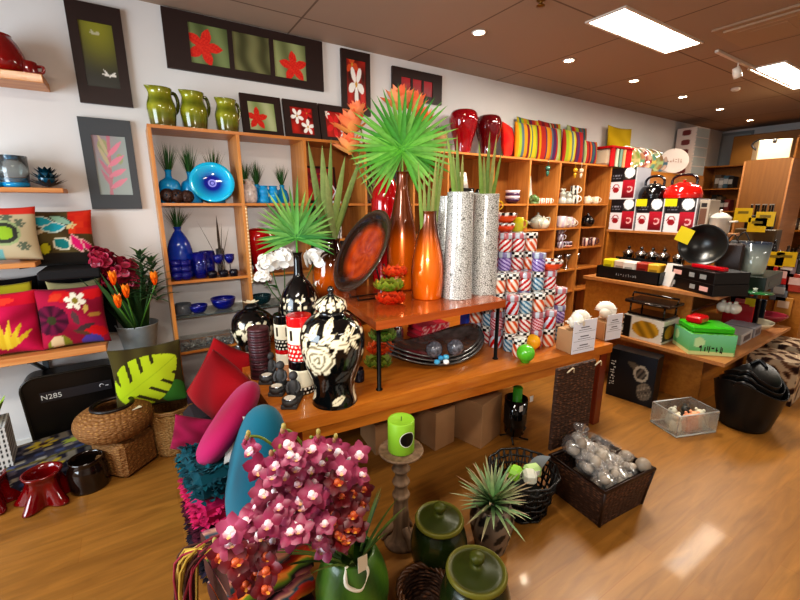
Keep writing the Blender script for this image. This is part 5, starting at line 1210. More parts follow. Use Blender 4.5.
# seagrass basket and monstera cushion
p = Vector((.04, 3.15, .0005)); KS = .9
t = thing('seagrass_basket', 'round straw coloured seagrass basket with the lime leaf cushion on it', 'basket', p)
m = MB(); m.lathe([(0, 0), (.13, 0), (.14, .02), (.155, .3), (.158, .34), (.146, .34), (.138, .3), (.127, .03), (0, .02)], 36, True, 0); m.build('basket_body', sea, t)
m = MB(c('8a6438'))
for i in range(2): m.tube([((.156 + .005 * math.sin(k * 1.6)) * math.cos(q), (.156 + .005 * math.sin(k * 1.6)) * math.sin(q), .335 + .012 * i) for k, q in enumerate([2 * PI * i_ / 48 for i_ in range(48)])], .01, 6, closed=True)
m.build('rim', VC_SATIN, t)
def f_monstera(u, v):
    ca_, sa_ = math.cos(.55), math.sin(.55); x = (u - .5) * ca_ + (v - .5) * sa_; y = -(u - .5) * sa_ + (v - .5) * ca_   # x runs to the tip
    q = (x + .52) / 1.02
    if 0 < q < 1:
        wd = .4 * math.sin(PI * q ** .75) ** .7
        if abs(y) < wd:
            k = (q * 5.2 - abs(y) * 2.4 + (.35 if y < 0 else 0)) % 1
            if abs(y) > .1 + .08 * q and k < .26 + .1 * abs(y) and .12 < q < .9: return c('3a3612')
            if abs(y) < .006: return c('9ab41e')
            return mix(c('a4bc1a'), c('c0d02a'), u)
    if el(u, v, .82, .18, .2, .2): return c('3f7a2e')
    return mix(c('3c3216'), c('4c4420'), .5 + .5 * math.sin(u * 20))
cushion('large olive brown cushion with lime green monstera leaf, standing on the seagrass basket', Vector((-.06, 3.15, .352)), .44, .45, .12, f_monstera, .05, -.2, n=90)
# plinth and bucket of flowers
bq = PY(141, 348, 3.54); zb = bq.z - .005
m = MB(c('b8b4ae')); m.box(0, 0, zb / 2, .19, .19, zb, .004); tag(m.build('plinth', VC_SATIN, loc=(bq.x - .02, 3.57, 0)), 'pale square plinth behind the leaf cushion carrying the metal bucket', 'plinth')
p = Vector((bq.x, 3.52, zb + .0005))
t = thing('flower_bucket', 'galvanised metal bucket of red blooms, orange tulips and spiky green leaves', 'flowers', p)
m = MB(); m.lathe([(0, 0), (.1, 0), (.105, .01), (.135, .2), (.14, .21), (.132, .205), (.1, .02)], 30, True, 0); m.build('bucket', mat('galvanised', '9aa2a6', .4, metal=.25, var=.15), t)
m = MB()
for i in range(34):
    a = R.uniform(0, 2 * PI); s_ = R.uniform(.05, .5); m.blade((.05 * math.cos(a), .05 * math.sin(a), .1), (math.cos(a) * s_ * .6 - .16, -abs(math.sin(a)) * s_ - .1, 1), R.uniform(.35, .6), R.uniform(.03, .055), .35, 5, mix(c('14301a'), c('3a5a2a'), R.random()), fold=.15, shape='leaf')
for (px, h) in ((147, 240), (158, 246)):
    q = PY(px - 5, h + 30, p.y - .27) - p; m.tube([(0, 0, .1), tuple(q)], .008, 5, col=c('2a4a22'))
    for i in range(46):
        a = i * 2.4; zf = i / 46; m.blade(q + Vector((0, 0, .12 - .3 * zf)), (math.cos(a), math.sin(a), .8 - .6 * zf), .09 + .12 * zf, .03, .5, 4, mix(c('1c3a22'), c('4a6a3a'), R.random()))
m.build('foliage', VC_LEAF, t)
for (px, py, r_) in ((106, 262, .085), (123, 270, .09), (113, 280, .06), (135, 280, .06), (98, 254, .05)):
    q = PY(px, py, p.y - .12) - p; m = MB(); m.tube([(0, 0, .12), (q.x * .4, q.y * .5, q.z * .8), tuple(q)], .005, 5, col=c('3a4a22'))
    for i in range(70):
        d = Vector((R.gauss(0, 1), R.gauss(0, 1), R.gauss(0, 1))).normalized(); petal(m, q, d, r_ * R.uniform(.8, 1), r_ * .5, c('5a081c'), mix(c('8a1230'), c('b0284a'), R.random()))
    m.build('red_bloom', VC_SATIN, t)
for (px, py) in ((114, 285), (127, 298), (155, 285), (119, 308)):
    q = PY(px, py, p.y - .33) - p; m = MB(); m.tube([(0, -.08, .15), tuple(q)], .005, 5, col=c('4a7a2a'))
    for i in range(6): a = i * PI / 3; m.blade(q, (.3 * math.cos(a), .3 * math.sin(a), 1), .1, .045, -.2, 4, c('e85a0c'), c('f08a1c'), .2, shape='leaf')
    m.build('orange_tulip', VC_SATIN, t)
# black handbags and floral box
p = Vector((-.53, 3.53, .0005))
t = thing('handbag', 'large black glossy handbag with grey label strip, under the cushion shelf', 'bag', p, .06)
m = MB(); w, h, d = .54, .62, .16; pr = []
for i in range(10): q = PI / 2 * i / 9; pr.append((w / 2 - .09 + .09 * math.cos(q), h - .09 + .09 * math.sin(q)))
po = [(w / 2 - .02, 0)] + pr + [(-x, z) for x, z in reversed(pr)] + [(-w / 2 + .02, 0)]
a = [m.v((x, -d / 2, z), c('141110')) for x, z in po]; b = [m.v((x, d / 2, z), c('141110')) for x, z in po]; m.f(a); m.f(b[::-1])
for i in range(len(po)): j = (i + 1) % len(po); m.f([a[i], a[j], b[j], b[i]])
m.tube([(x, -d / 2 - .002, z) for x, z in po], .009, 6, closed=True, col=c('2a2620')); m.build('bag_body', mat('patent_black', vc=True, rough=.3, var=.3, vscale=9), t)
m = MB(c('2c2a2e')); m.box(.02, -d / 2 - .004, .47, .4, .006, .07, .002); m.build('label_strip', VC_PRINT, t)
text('lettering', 'N285', .05, mat('white_print', 'd8dcd8', .5), t, (-.12, -d / 2 - .0078, .47), (PI / 2, 0, 0))
m = MB(c('c8c8cc')); m.tube([(.16 + .012 * math.cos(q), -d / 2 - .008, .475 + .012 * math.sin(q)) for q in [i * .5 for i in range(9)]], .003, 5); m.box(.19, -d / 2 - .008, .47, .02, .002, .006); m.build('emblem', VC_PRINT, t)
def f_bagfloral(s_, u, v):
    if v > .93 and s_ != 'top': return c('6a6438')
    if fl(u, v, .45, .7, .2, 6, .2): return c('c8b43a') if math.hypot(u - .45, v - .7) > .06 else c('4a2a1c')
    if fl(u, v, .8, .45, .13, 5): return c('a8b84a')
    k = hsh(int(u * 9), int(v * 9), 3)
    return c('3a4468') if k > .75 else (c('8a8478') if k > .5 else (c('2a2838') if k > .22 else c('5a5460')))
p = Vector((-.68, 3.25, .0005)); m = MB(); pbox(m, .42, .3, .2, f_bagfloral, 26); o = m.build('floral_bag', VC_FABRIC, loc=p, rz=.25, weld=.0005); tag(o, 'dark floral fabric box bag on the floor before the black handbag', 'bag')
m = MB(); pbox(m, .18, .16, .24, lambda s_, u, v: c('14141c') if hsh(int(u * 12), int(v * 12), 7) > .35 else c('8a8a98'), 16); tag(m.build('speckled_bag', VC_FABRIC, loc=(-.42, 3.36, .0005), rz=.1, weld=.0005), 'dark blue speckled bag between the floral bag and the oval basket', 'bag')
p = G(4, 478); m = MB()
def f_grid(s_, u, v): return c('141416') if (u * 9) % 1 < .55 and (v * 14) % 1 < .6 else c('c8c8c4')
pbox(m, .2, .22, .46, f_grid, 44); tag(m.build('checked_bag', VC_FABRIC, loc=Vector((-.93, 3.2, .0005)), weld=.0005, rz=.1), 'black and white checked shopping bag cut by the left edge', 'bag')
m = MB(c('5a7a2a'))
for i in range(26): a = R.uniform(0, 6.28); m.blade((.05 * math.cos(a), .05 * math.sin(a), 0), (math.cos(a) * .4, math.sin(a) * .4, 1), .16, .05, .4, 4, mix(c('4a6a1e'), c('90a83a'), R.random()), shape='leaf')
tag(m.build('silk_leaves', VC_LEAF, loc=(-.93, 3.2, .462)), 'green silk leaves poking out of the checked bag', 'leaves')
# red star vases and smoky jar
for i, (px, py, s_) in enumerate(((48, 499, 1), (-8, 505, 1))):
    p = G(px, py); m = MB(); n = 60; prof = catmull([(.02, 0, .0), (.12, .002, .55), (.112, .04, .5), (.09, .1, .3), (.085, .15, .12), (.1, .19, .04), (.085, .195, 0), (.07, .17, 0), (.06, .1, 0)], 4); rings = []
    for (r_, z, k) in prof: rings.append([m.v(((r_ * (1 + k * math.cos(5 * q) * .55)) * math.cos(q), (r_ * (1 + k * math.cos(5 * q) * .55)) * math.sin(q), max(z, 0))) for q in [2 * PI * j / n for j in range(n)]])
    for a, b in zip(rings, rings[1:]):
        for j in range(n): m.f([a[j], a[(j + 1) % n], b[(j + 1) % n], b[j]], True)
    m.f(rings[0][::-1]); m.f(rings[-1]); tag(m.build('star_vase', mat('ruby_dark', '6a0408', .1, coat=.8), loc=p, rz=.4 + i), ('glossy dark red star footed vase on the floor beside the smoky jar', 'glossy dark red star footed vase cut by the left edge of the photo')[i], 'vase', 'red star vases')
p = G(91, 485); t = thing('glass_jar', 'smoky brown glass candle jar on the floor beside the red star vase', 'jar', p)
m = MB(); m.lathe([(0, 0), (.095, 0), (.105, .015), (.11, .1), (.1, .15), (.09, .17), (.092, .2), (.086, .2), (.084, .17), (.094, .148), (.104, .1), (.098, .022), (0, .015)], 30, True, 2); m.build('glass', mat('brown_glass', '2c1c14', .06, trans=.5, coat=.5), t)
m = MB(c('1a1210')); m.lathe([(0, .016), (.09, .02), (.09, .06), (0, .065)], 20); m.build('wax', VC_SATIN, t)
# gift bag by the bookcase foot
p = Vector((.235, 3.1, .0005)); m = MB(); pbox(m, .17, .1, .42, lambda s_, u, v: c('d8d0d0') if s_ == 'front' and any(fl(u, v, x, y, .12, 5) for x, y in ((.7, .5), (.6, .3), (.8, .25))) else c('3a2630'), 24)
tag(m.build('gift_bag', VC_FABRIC, loc=p, weld=.0005, rz=-.15), 'dark plum gift bag with small pale flowers standing behind the red cushion', 'bag')
for i, (px, py) in enumerate(((201, 375), (212, 378))):
    q = PY(px, py, 3.42); m = MB(c('5a8a2a')); m.lathe([(0, 0), (.03, .01), (.05, .05), (.04, .09), (.01, .1), (0, .1)], 14, sub=3, col=mix(c('5a8a2a'), c('8aa84a'), i)); tag(m.build('green_gourd', VC_GLOSS, loc=Vector((q.x, 3.375, .1005))), ('green ceramic gourd on the bottom bookcase shelf, left one', 'paler green ceramic gourd on the bottom bookcase shelf, right one')[i], 'ornament')
# ================================================================== TEXTILE HEAP LEFT OF THE TABLE
def frill_mesh(w, d, h, k1, k2, seed):
    m = MB(); r_ = random.Random(seed); m.box(0, 0, h / 2, w, d, h, h * .35, col=mix(c(k1), c(k2), .3))
    for i in range(240):
        s_ = r_.uniform(0, 4); e = int(s_); f_ = (s_ - e) * 2 - 1; x, y, nx, ny = ((f_ * w / 2, -d / 2, 0, -1), (w / 2, f_ * d / 2, 1, 0), (f_ * w / 2, d / 2, 0, 1), (-w / 2, f_ * d / 2, -1, 0))[e]
        m.blade((x, y, r_.uniform(.1, .9) * h), (nx + r_.uniform(-.5, .5), ny + r_.uniform(-.5, .5), r_.uniform(-.4, .5)), .03, .03, .5, 2, mix(c(k1), c(k2), r_.random()))
    for i in range(120): m.blade((r_.uniform(-w / 2, w / 2), r_.uniform(-d / 2, d / 2), h), (r_.uniform(-1, 1), r_.uniform(-1, 1), .8), .03, .03, .8, 2, mix(c(k1), c(k2), r_.random()))
    return m
z = 0.0005
for i, (k1, k2, h, lab, nm) in enumerate((('120e14', '2a2030', .14, 'black frilled throw at the bottom of the textile stack', 0), ('3a0a1c', '5a1630', .13, 'dark red frilled throw second in the textile stack', 0), ('a00e48', 'd82a6a', .14, 'fuchsia pink frilled throw in the textile stack beside the table', 0), ('04303a', '0a5a66', .13, 'dark teal frilled throw on top of the textile stack', 0))):
    m = frill_mesh(.24, .34, h, k1, k2, i); tag(m.build('frilled_throw', VC_FABRIC, loc=(.17, 1.98, z), rz=.12), lab, 'throw'); z += h + .005
z = .0005
SK = (('2a1218', .1, 'dark knitted throw lowest of the striped stack under the orchids'), ('6a2a1c', .1, 'rust striped knitted throw second from the bottom under the orchids'), ('8a3a1c', .11, 'orange and green striped knitted throw third in the stack'), ('a8502a', .11, 'multicoloured striped knitted throw on top of the stack beside the orchids'))
for i, (k, h, lab) in enumerate(SK):
    cols = [c(q) for q in (('c8501c', 'd8883a', '6a8a2c', '2a1a22', 'b86a7a', 'd8a08a', '3a5a6a', 'c83a2a') if i > 0 else ('2a1218', '3a2028'))]
    m = MB(); w, d = .34, .3
    def P(u, v):
        q = v * 2 * PI; ex = 4; cx = abs(math.cos(q)) ** (2 / ex) * (1 if math.cos(q) > 0 else -1); sy = abs(math.sin(q)) ** (2 / ex) * (1 if math.sin(q) > 0 else -1)
        return ((u - .5) * w, cx * d / 2, h / 2 + sy * h / 2 + .006 * math.sin(u * 20 + v * 9))
    m.grid(30, 36, P, lambda u, v: cols[int((v * 26 + i * 3 + .6 * math.sin(u * 9)) % len(cols))])
    m.grid(30, 1, lambda u, v: ((v - .5) * w, 0, 0) if False else (P(0, u)[0], P(0, u)[1] * (1 - v), h / 2 + (P(0, u)[2] - h / 2) * (1 - v)), c('4a2018')); m.grid(30, 1, lambda u, v: (P(1, u)[0], P(1, u)[1] * (1 - v), h / 2 + (P(1, u)[2] - h / 2) * (1 - v)), c('4a2018'))
    tag(m.build('knitted_throw', VC_FABRIC, loc=(.255, 1.5, z), rz=.2), lab, 'throw'); z += h + .014
zk = z
m = MB()
for i in range(26):
    x = -.05 + .01 * (i % 6); m.tube(catmull([(x + R.uniform(-.02, .02), R.uniform(-.03, .03), .02), (x - .1 + R.uniform(-.02, .02), R.uniform(-.05, .05), -.01), (x - .13 + R.uniform(-.02, .02), R.uniform(-.06, .06), -.2 - R.uniform(0, .2))], 4), .005, 5, col=c(R.choice(['c8a84a', '8a2a3a', 'a8883a', '4a2a22', '3a1a1c', 'b89a5a'])))
tag(m.build('tassel_fringe', VC_FABRIC, loc=(.13, 1.45, zk + .012)), 'bundle of gold and dark red tassels hanging down over the striped throws', 'tassels')
def pillow_disc(name, label, loc, nrm, r, th, k1, k2, sx=1, rim=None, n=40):
    m = MB(); prof = [(0, -th / 2)] + [(r * (1 - (1 - math.sin(q)) * .35 if False else r * 0 + math.sin(q) ** .5 * r) / r * 1, -th / 2 * math.cos(q)) for q in [PI * i / 24 for i in range(1, 24)]] + [(0, th / 2)]
    m.lathe(prof, n, fn=lambda rr, z, a: mix(c(k1), c(k2), .5 + .5 * math.sin(a * 2 + z * 12)), sx=sx)
    o = m.build(name, mat('velvet', vc=True, rough=.75, sheen=.12, spec=.15), None); o.location = loc; o.rotation_euler = Vector((0, 0, 1)).rotation_difference(Vector(nrm).normalized()).to_euler(); return tag(o, label, 'cushion')
pillow_disc('round_cushion', 'large round teal velvet cushion leaning on the table edge', (.315, 1.72, .585), (-.88, .1, .3), .28, .19, '03485a', '056478')
0 and pillow_disc('round_cushion', 'deep green teal cushion squeezed between the teal one and the table', (.428, 1.9, .6), (-1, .2, .14), .3, .09, '022e36', '033c44')
pillow_disc('round_cushion', 'round magenta pink cushion leaning at a slant on the textile stack', (.27, 2.06, .66), (-.72, .3, .6), .235, .14, '90103e', 'a8185a')
def f_red(u, v): return mix(c('6e030c'), c('8c0714'), .5 + .5 * math.sin(u * 7 + v * 4))
o = cushion('bright red velvet cushion standing on its corner against the table end', (.22, 2.5, .53), .36, .36, .22, f_red, -.9, -.1, roll=.6)
o2 = cushion('second red cushion tucked low behind the first near the table end', (.26, 2.78, .47), .32, .4, .14, solid('78040c', '900812'), -.4, -.2, roll=.5)
m = MB(); m.box(0, 0, .25, .3, .3, .5, .04, col=c('2a2226')); tag(m.build('ottoman', VC_FABRIC, loc=(.25, 2.62, .0005), rz=.05), 'dark fabric ottoman under the red cushions at the table end', 'ottoman')
cushion('deep magenta cushion with grey cut out pattern left of the pink round one', (.09, 2.3, .42), .22, .2, .09, solid('6a082c', '840e3c'), -.5, -.15, roll=.2)
m = MB(c('d8d4d0')); m.box(0, 0, .12, .07, .004, .24); o = m.build('care_tag', VC_PRINT, loc=(.235, 1.86, .545)); o.rotation_euler = (-.1, .2, -.3); tag(o, 'large white card tag between the pink and teal cushions', 'tag')
# ================================================================== ORCHIDS
p = Vector((.565, 1.25, .0005))
t = thing('orchid_arrangement', 'big spray of pink orchids in a round green leaf textured pot on the floor', 'flowers', p)
leafpot = mat('leaf_green_glaze', vc=True, rough=.4, coat=.2, bump=.4, bscale=18)
zp = HZ(p, 335, 552); rp = 35 * depth((p.x, p.y, zp * .6)) / FPX
m = MB(); m.lathe([(0, 0), (rp * .7, 0), (rp, zp * .4), (rp * 1.02, zp * .65), (rp * .8, zp * .9), (rp * .62, zp), (rp * .55, zp * .97), (rp * .7, zp * .8)], 40, True, 4, fn=lambda r, z, a: mix(c('24440e'), c('466a1c'), .5 + .5 * math.sin(a * 6 + z * 20))); m.build('pot', leafpot, t)
m = MB()
for i in range(26):
    a = R.uniform(0, 2 * PI); m.blade((rp * .3 * math.cos(a), rp * .3 * math.sin(a), zp * .9), (math.cos(a) * .7 - .3, math.sin(a) * .6, 1), R.uniform(.25, .42), .02, .5, 6, mix(c('1c3a14'), c('5a6a2a'), R.random()), side=(0, 1, 0) if i % 2 else None)
m.build('foliage', VC_LEAF, t)
P0 = [(65, 130), (160, 155), (262, 68), (330, 105), (345, 70), (282, 128), (210, 130), (75, 218), (170, 200), (208, 240), (262, 185), (140, 270), (55, 275), (150, 300), (235, 275), (20, 325), (340, 185), (425, 160), (360, 240), (400, 300), (335, 330), (300, 270), (250, 325), (320, 390), (380, 350), (10, 440), (90, 445), (30, 400), (190, 340), (80, 560), (440, 210), (160, 45), (300, 60), (420, 80), (120, 215), (230, 105), (300, 230), (375, 140), (300, 330), (360, 400), (280, 380), (60, 500), (120, 400), (100, 330), (190, 290), (395, 220), (-20, 470), (20, 540), (390, 105), (250, 225), (130, 120), (115, 160), (-40, 400), (-70, 440), (60, 360), (430, 260), (410, 350), (340, 280), (200, 170), (345, 140), (310, 160), (255, 150), (180, 245), (100, 260), (100, 490), (40, 460), (-30, 350), (180, 385), (300, 420), (340, 365)]
P0 += [(R.uniform(30, 400), R.uniform(60, 400)) for _ in range(26)]
FM = {}
def bloom_mesh(kind):
    if kind in FM: return FM[kind]
    k1, k2, kc = (('6c1032', '9c3058', 'f0d0da'), ('7c1a3e', 'b85074', 'f8e8ec'), ('4c0818', '7c181e', 'c05a30'), ('7c2040', 'b8587a', 'fbf0f2'))[kind]
    m = MB()
    for i in range(5):
        a = i * 2 * PI / 5 + PI / 2; w = 1.0 if i % 2 == 0 else 1.15
        m.blade((0, 0, 0), (math.cos(a), math.sin(a), .25),   .033, .024 * w, .45, 4, c(k2), c(k1), .12, side=(-math.sin(a), math.cos(a), 0), shape='leaf')
    for i in range(3): a = -PI / 2 + (i - 1) * .7; m.blade((0, 0, .004), (math.cos(a) * .6, math.sin(a) * .6, .9), .022, .016, .3, 3, c(kc), c(k2 if i != 1 else 'd89a3a'), .2, side=(-math.sin(a), math.cos(a), 0), shape='leaf')
    m.sphere((0, 0, .008), .008, 8, 6, col=c(kc))
    o = m.build('bloom', VC_SATIN); me = o.data; bpy.data.objects.remove(o); FM[kind] = me; return me
stems = {}
for i, (x, y) in enumerate(P0):
    px, py = 240 + x / 3.53, 430 + y / 3.53
    yy = 1.2 + .16 * (hsh(i, 2) - .5) - .12 * max(0, (py - 480) / 100)
    q = PY(px, py, yy) - p
    kind = 2 if (x > 300 and y > 180) or y > 430 else (1 if hsh(i, 5) > .45 else (3 if hsh(i, 6) > .55 else 0))
    o = bpy.data.objects.new('bloom', bloom_mesh(kind)); C.objects.link(o); o.parent = t; o.location = q
    d = (EYE - (p + q)).normalized() * 1.2 + Vector((R.gauss(0, .35), R.gauss(0, .35), R.gauss(0, .3) + .1)); o.rotation_euler = d.to_track_quat('Z', 'Y').to_euler(); o.scale = (1.32 * R.uniform(.9, 1.2),) * 3
    stems.setdefault(int(px // 28), []).append(q)
for k, qs in stems.items():
    qs.sort(key=lambda q: q.z); m = MB(c('7a8a3a')); top = qs[-1]
    m.tube(catmull([(0, 0, zp * .9), (top.x * .35, top.y * .35, zp + (top.z - zp) * .55), (top.x * .8, top.y * .9 + .03, top.z * .98), (top.x, top.y + .03, top.z + .03)], 5), .005, 6, col=c('6a7a2c')); 
    for j in range(3): m.sphere((top.x + R.uniform(-.02, .02), top.y, top.z + .03 + .014 * j), .008, 8, 6, col=mix(c('8a2a4a'), c('9a8a4a'), j / 2), sz_=1.5)
    m.build('flower_stem', VC_SATIN, t)
m = MB(c('d8cdb8')); m.tube(catmull([(-.05, -.06, zp), (-.07, -.1, zp - .04), (-.02, -.12, zp - .07), (.02, -.1, zp - .02), (-.01, -.09, zp + .02)], 6), .008, 6); m.box(.0, -.1, zp + .02, .04, .003, .07); m.build('ribbon_tag', VC_SATIN, t)
# ================================================================== FLOOR IN FRONT OF THE TABLE
p = G(401, 540)
t = thing('candlestick', 'tall turned weathered wooden candlestick carrying the lime candle', 'candle holder', p)
ww = wood('weathered_wood', '5a4432', '8a6e54', .7, 'z', 0)
zc = HZ(p, 402, 449); d_ = depth((p.x, p.y, zc)); d0 = depth(p)
pr = [(hw * (d0 + (d_ - d0) * f_) / FPX, f_ * zc) for hw, f_ in ((17, 0), (17, .03), (12, .07), (9, .12), (8, .3), (7, .45), (9, .52), (7, .55), (6.5, .62), (9, .66), (6.5, .7), (6, .76), (9.5, .8), (6, .83), (7, .88), (14, .93), (21, .97), (22.5, .985), (22, 1.0), (17, .996), (0, .995))]
m = MB(); m.lathe(pr, 30, True, 3); m.build('turned_column', ww, t)
for k in range(3):
    a = k * 2 * PI / 3 + .5; m = MB(); m.tube(catmull([(.03 * math.cos(a), .03 * math.sin(a), .1), (.075 * math.cos(a), .075 * math.sin(a), .06), (.1 * math.cos(a), .1 * math.sin(a), .018)], 4), [.022] * 4 + [.018] * 5, 8); m.build('foot', ww, t)
q = p + Vector((0, 0, zc + .0005)); t = thing('pillar_candle', 'lime green pillar candle with round black label on the wooden candlestick', 'candle', q)
ch = HZ(p, 402, 419) - zc; cr = 13.2 * d_ / FPX
m = MB(c('84b230')); m.lathe([(0, 0), (cr * .97, 0), (cr, .004), (cr, ch - .004), (cr * .95, ch), (cr * .8, ch - .004), (0, ch - .01)], 34); m.build('wax', mat('lime_wax', vc=True, rough=.45, spec=.4), t)
m = MB(c('1a1a12')); m.tube([(0, 0, ch - .012), (.002, 0, ch + .012)], .002, 5); m.build('wick', VC_SATIN, t)
a0 = atp(q) + .5; m = MB(); m.grid(16, 16, lambda u, v: (lambda x, z: ((cr + .0012) * math.cos(a0 + x / cr), (cr + .0012) * math.sin(a0 + x / cr), ch * .52 + z))(*(lambda r_, th: (r_ * math.cos(th) * cr * .62, r_ * math.sin(th) * cr * .62))(v, u * 2 * PI)), lambda u, v: c('d8d8d0') if v > .93 else BLACK); m.build('label', VC_PRINT, t)
# green lidded pots
gp = mat('olive_glaze', vc=True, rough=.22, coat=.25)
gpp = None
for i, (px, py, lid_px, hw, lab) in enumerate(((438, 570, 519, 24, 'dark olive green glazed lidded pot, further one beside the candlestick'), (473, 635, 570, 30, 'dark olive green glazed lidded pot, nearest one at the bottom edge'))):
    p = G(px, py); zl = HZ(p, px, lid_px); dl_ = depth((p.x, p.y, zl)); r_ = hw * dl_ / FPX
    t = thing('lidded_pot', lab, 'pot', p, group='green lidded pots')
    m = MB(); m.lathe([(0, 0), (r_ * .8, 0), (r_ * .9, .01), (r_ * 1.12, zl * .3), (r_ * 1.2, zl * .55), (r_ * 1.08, zl * .8), (r_ * .9, zl * .93), (r_ * .93, zl * .97), (r_ * .85, zl * .96)], 36, True, 4, fn=lambda r, z, a: mix(c('161f0a'), c('242e0e'), .5 + .5 * math.sin(z * 40))); m.build('pot_body', gp, t)
    m = MB(); m.lathe([(r_ * .84, zl * .965), (r_ * 1.0, zl * .975), (r_ * 1.02, zl), (r_ * .96, zl + .012), (r_ * .82, zl + .006), (r_ * .5, zl + .02), (r_ * .2, zl + .03), (r_ * .15, zl + .04), (r_ * .24, zl + .055), (r_ * .24, zl + .075), (r_ * .1, zl + .085), (0, zl + .086)], 36, True, 3, fn=lambda r, z, a, r_=r_: mix(c('2c320c'), c('5e5a1e'), sm(.8, .97, r / r_)) if r > r_ * .26 else c('3e4212')); m.build('lid', mat('olive_lid_glaze', vc=True, rough=.38, spec=.3), t)
# brown wicker bowl at the bottom edge
p = Vector((.85, 1.13, .0005)); t = thing('wicker_bowl', 'dark brown wicker bowl with thick rim at the bottom edge of the photo', 'basket', p)
m = MB(); m.lathe([(0, 0), (.07, 0), (.1, .06), (.115, .14), (.105, .14), (.09, .065), (.06, .012), (0, .01)], 32, True, 2); m.build('basket_body', dkw, t)
m = MB()
for i in range(3): m.tube([((.112 + .01 * math.sin(k * .9 + i * 2.1)) * math.cos(q_), (.112 + .01 * math.sin(k * .9 + i * 2.1)) * math.sin(q_), .143 + .008 * math.cos(k * .9 + i * 2.1)) for k, q_ in enumerate([2 * PI * j / 56 for j in range(56)])], .008, 6, closed=True, col=c('4a2c16'))
m.build('rim', VC_SATIN, t)
# tillandsia
p = G(490, 546); t = thing('potted_plant', 'spiky green air plant in a grey brown leaf patterned pot', 'plant', p)
zt = HZ(p, 490, 503); dt = depth((p.x, p.y, zt))
def ppat(r, z, a): 
    k = mix(c('5a4c40'), c('7a6a5a'), .5 + .5 * math.sin(a * 3)); s_ = (a * 4 / PI) % 1; v_ = (z / .09) % 1
    return c('14110f') if lf(s_, v_, .5, .5, .5, .22, .9) else k
m = MB(); pp = [(hw * dt / FPX, zt * f_) for hw, f_ in ((0, 0), (14, 0), (16, .1), (20, .4), (22, .65), (20, .9), (17, 1), (15, .98))]
m.lathe(pp, 72, True, 8, fn=ppat); m.build('pot', mat('matt_pot', vc=True, rough=.5), t)
m = MB(); 
for i in range(74):
    e = i / 74; a = i * 2.39996; m.blade((.012 * math.cos(a), .012 * math.sin(a), zt - .02 + .05 * (1 - e)), (math.cos(a), math.sin(a), 1.7 - 1.75 * e), R.uniform(.15, .22) * (1 + .1 * e), .026, .35, 6, mix(c('2a5a2a'), c('6a9a5a'), R.random()), mix(c('8aa87a'), c('b88a7a'), R.random() * .8), .2)
m.build('leaf_rosette', VC_LEAF, t)
# black woven basket with goods
p = G(520, 506); t = thing('black_basket', 'round black open-weave basket of packets beside the air plant', 'basket', p)
rb = 33 * depth(p) / FPX; zb_ = HZ(p, 516, 466); m = MB(c('0a0909'))
for j in range(7):
    f_ = j / 6; r_ = rb * (.72 + .28 * f_); m.tube([((r_ + .006 * math.sin(k * 1.57 + j * PI)) * math.cos(q_), (r_ + .006 * math.sin(k * 1.57 + j * PI)) * math.sin(q_), .01 + f_ * (zb_ - .015)) for k, q_ in enumerate([2 * PI * i / 40 for i in range(40)])], .007, 5, closed=True)
for k in range(28): a = 2 * PI * k / 28; m.tube([(rb * .7 * math.cos(a), rb * .7 * math.sin(a), 0.004), (rb * math.cos(a + .22), rb * math.sin(a + .22), zb_)], .005, 5); m.tube([(rb * .7 * math.cos(a), rb * .7 * math.sin(a), 0.004), (rb * math.cos(a - .22), rb * math.sin(a - .22), zb_)], .005, 5)
m.lathe([(0, .002), (rb * .7, .002), (rb * .7, .008), (0, .008)], 28); m.build('weave', mat('black_cane', vc=True, rough=.4), t)
for i, (dx, dy, w_, k, lab, rz) in enumerate(((-.03, .02, .09, '8ac43a', 'bright lime packet in the black basket', .4), (.045, -.02, .1, 'b8d890', 'pale green packet in the black basket', -.3), (-.01, -.05, .08, 'dce0d0', 'white green packet in the black basket', .9))):
    m = MB(c(k)); m.box(0, 0, .035, w_, .07, .07, .02); m.box(0, -.0352, .04, w_ * .5, .002, .03, col=WHITE); o = m.build('packet', VC_PRINT, loc=p + Vector((dx * 1.2, dy * 1.2, zb_ * .72 + .01 * i)), rz=rz); tag(o, lab, 'packet')
m = MB(); m.box(0, 0, zb_ * .27, rb * .92, rb * .92, zb_ * .52, .02, col=c('2a2a26')); tag(m.build('filler_bag', VC_FABRIC, loc=p + Vector((0, 0, .009))), 'dark bag filling the bottom of the black basket', 'bag')
m = MB(); m.blade((0, 0, 0), (.35, -.25, 1), .18, .14, .4, 6, c('8a9098'), c('b8c0c8'), .3, shape='flat'); o = m.build('plastic_sleeve', mat('grey_plastic', vc=True, rough=.15, trans=.3), loc=p + Vector((.085, -.02, zb_ * .6))); tag(o, 'grey see-through plastic sleeve sticking out of the black basket', 'bag')
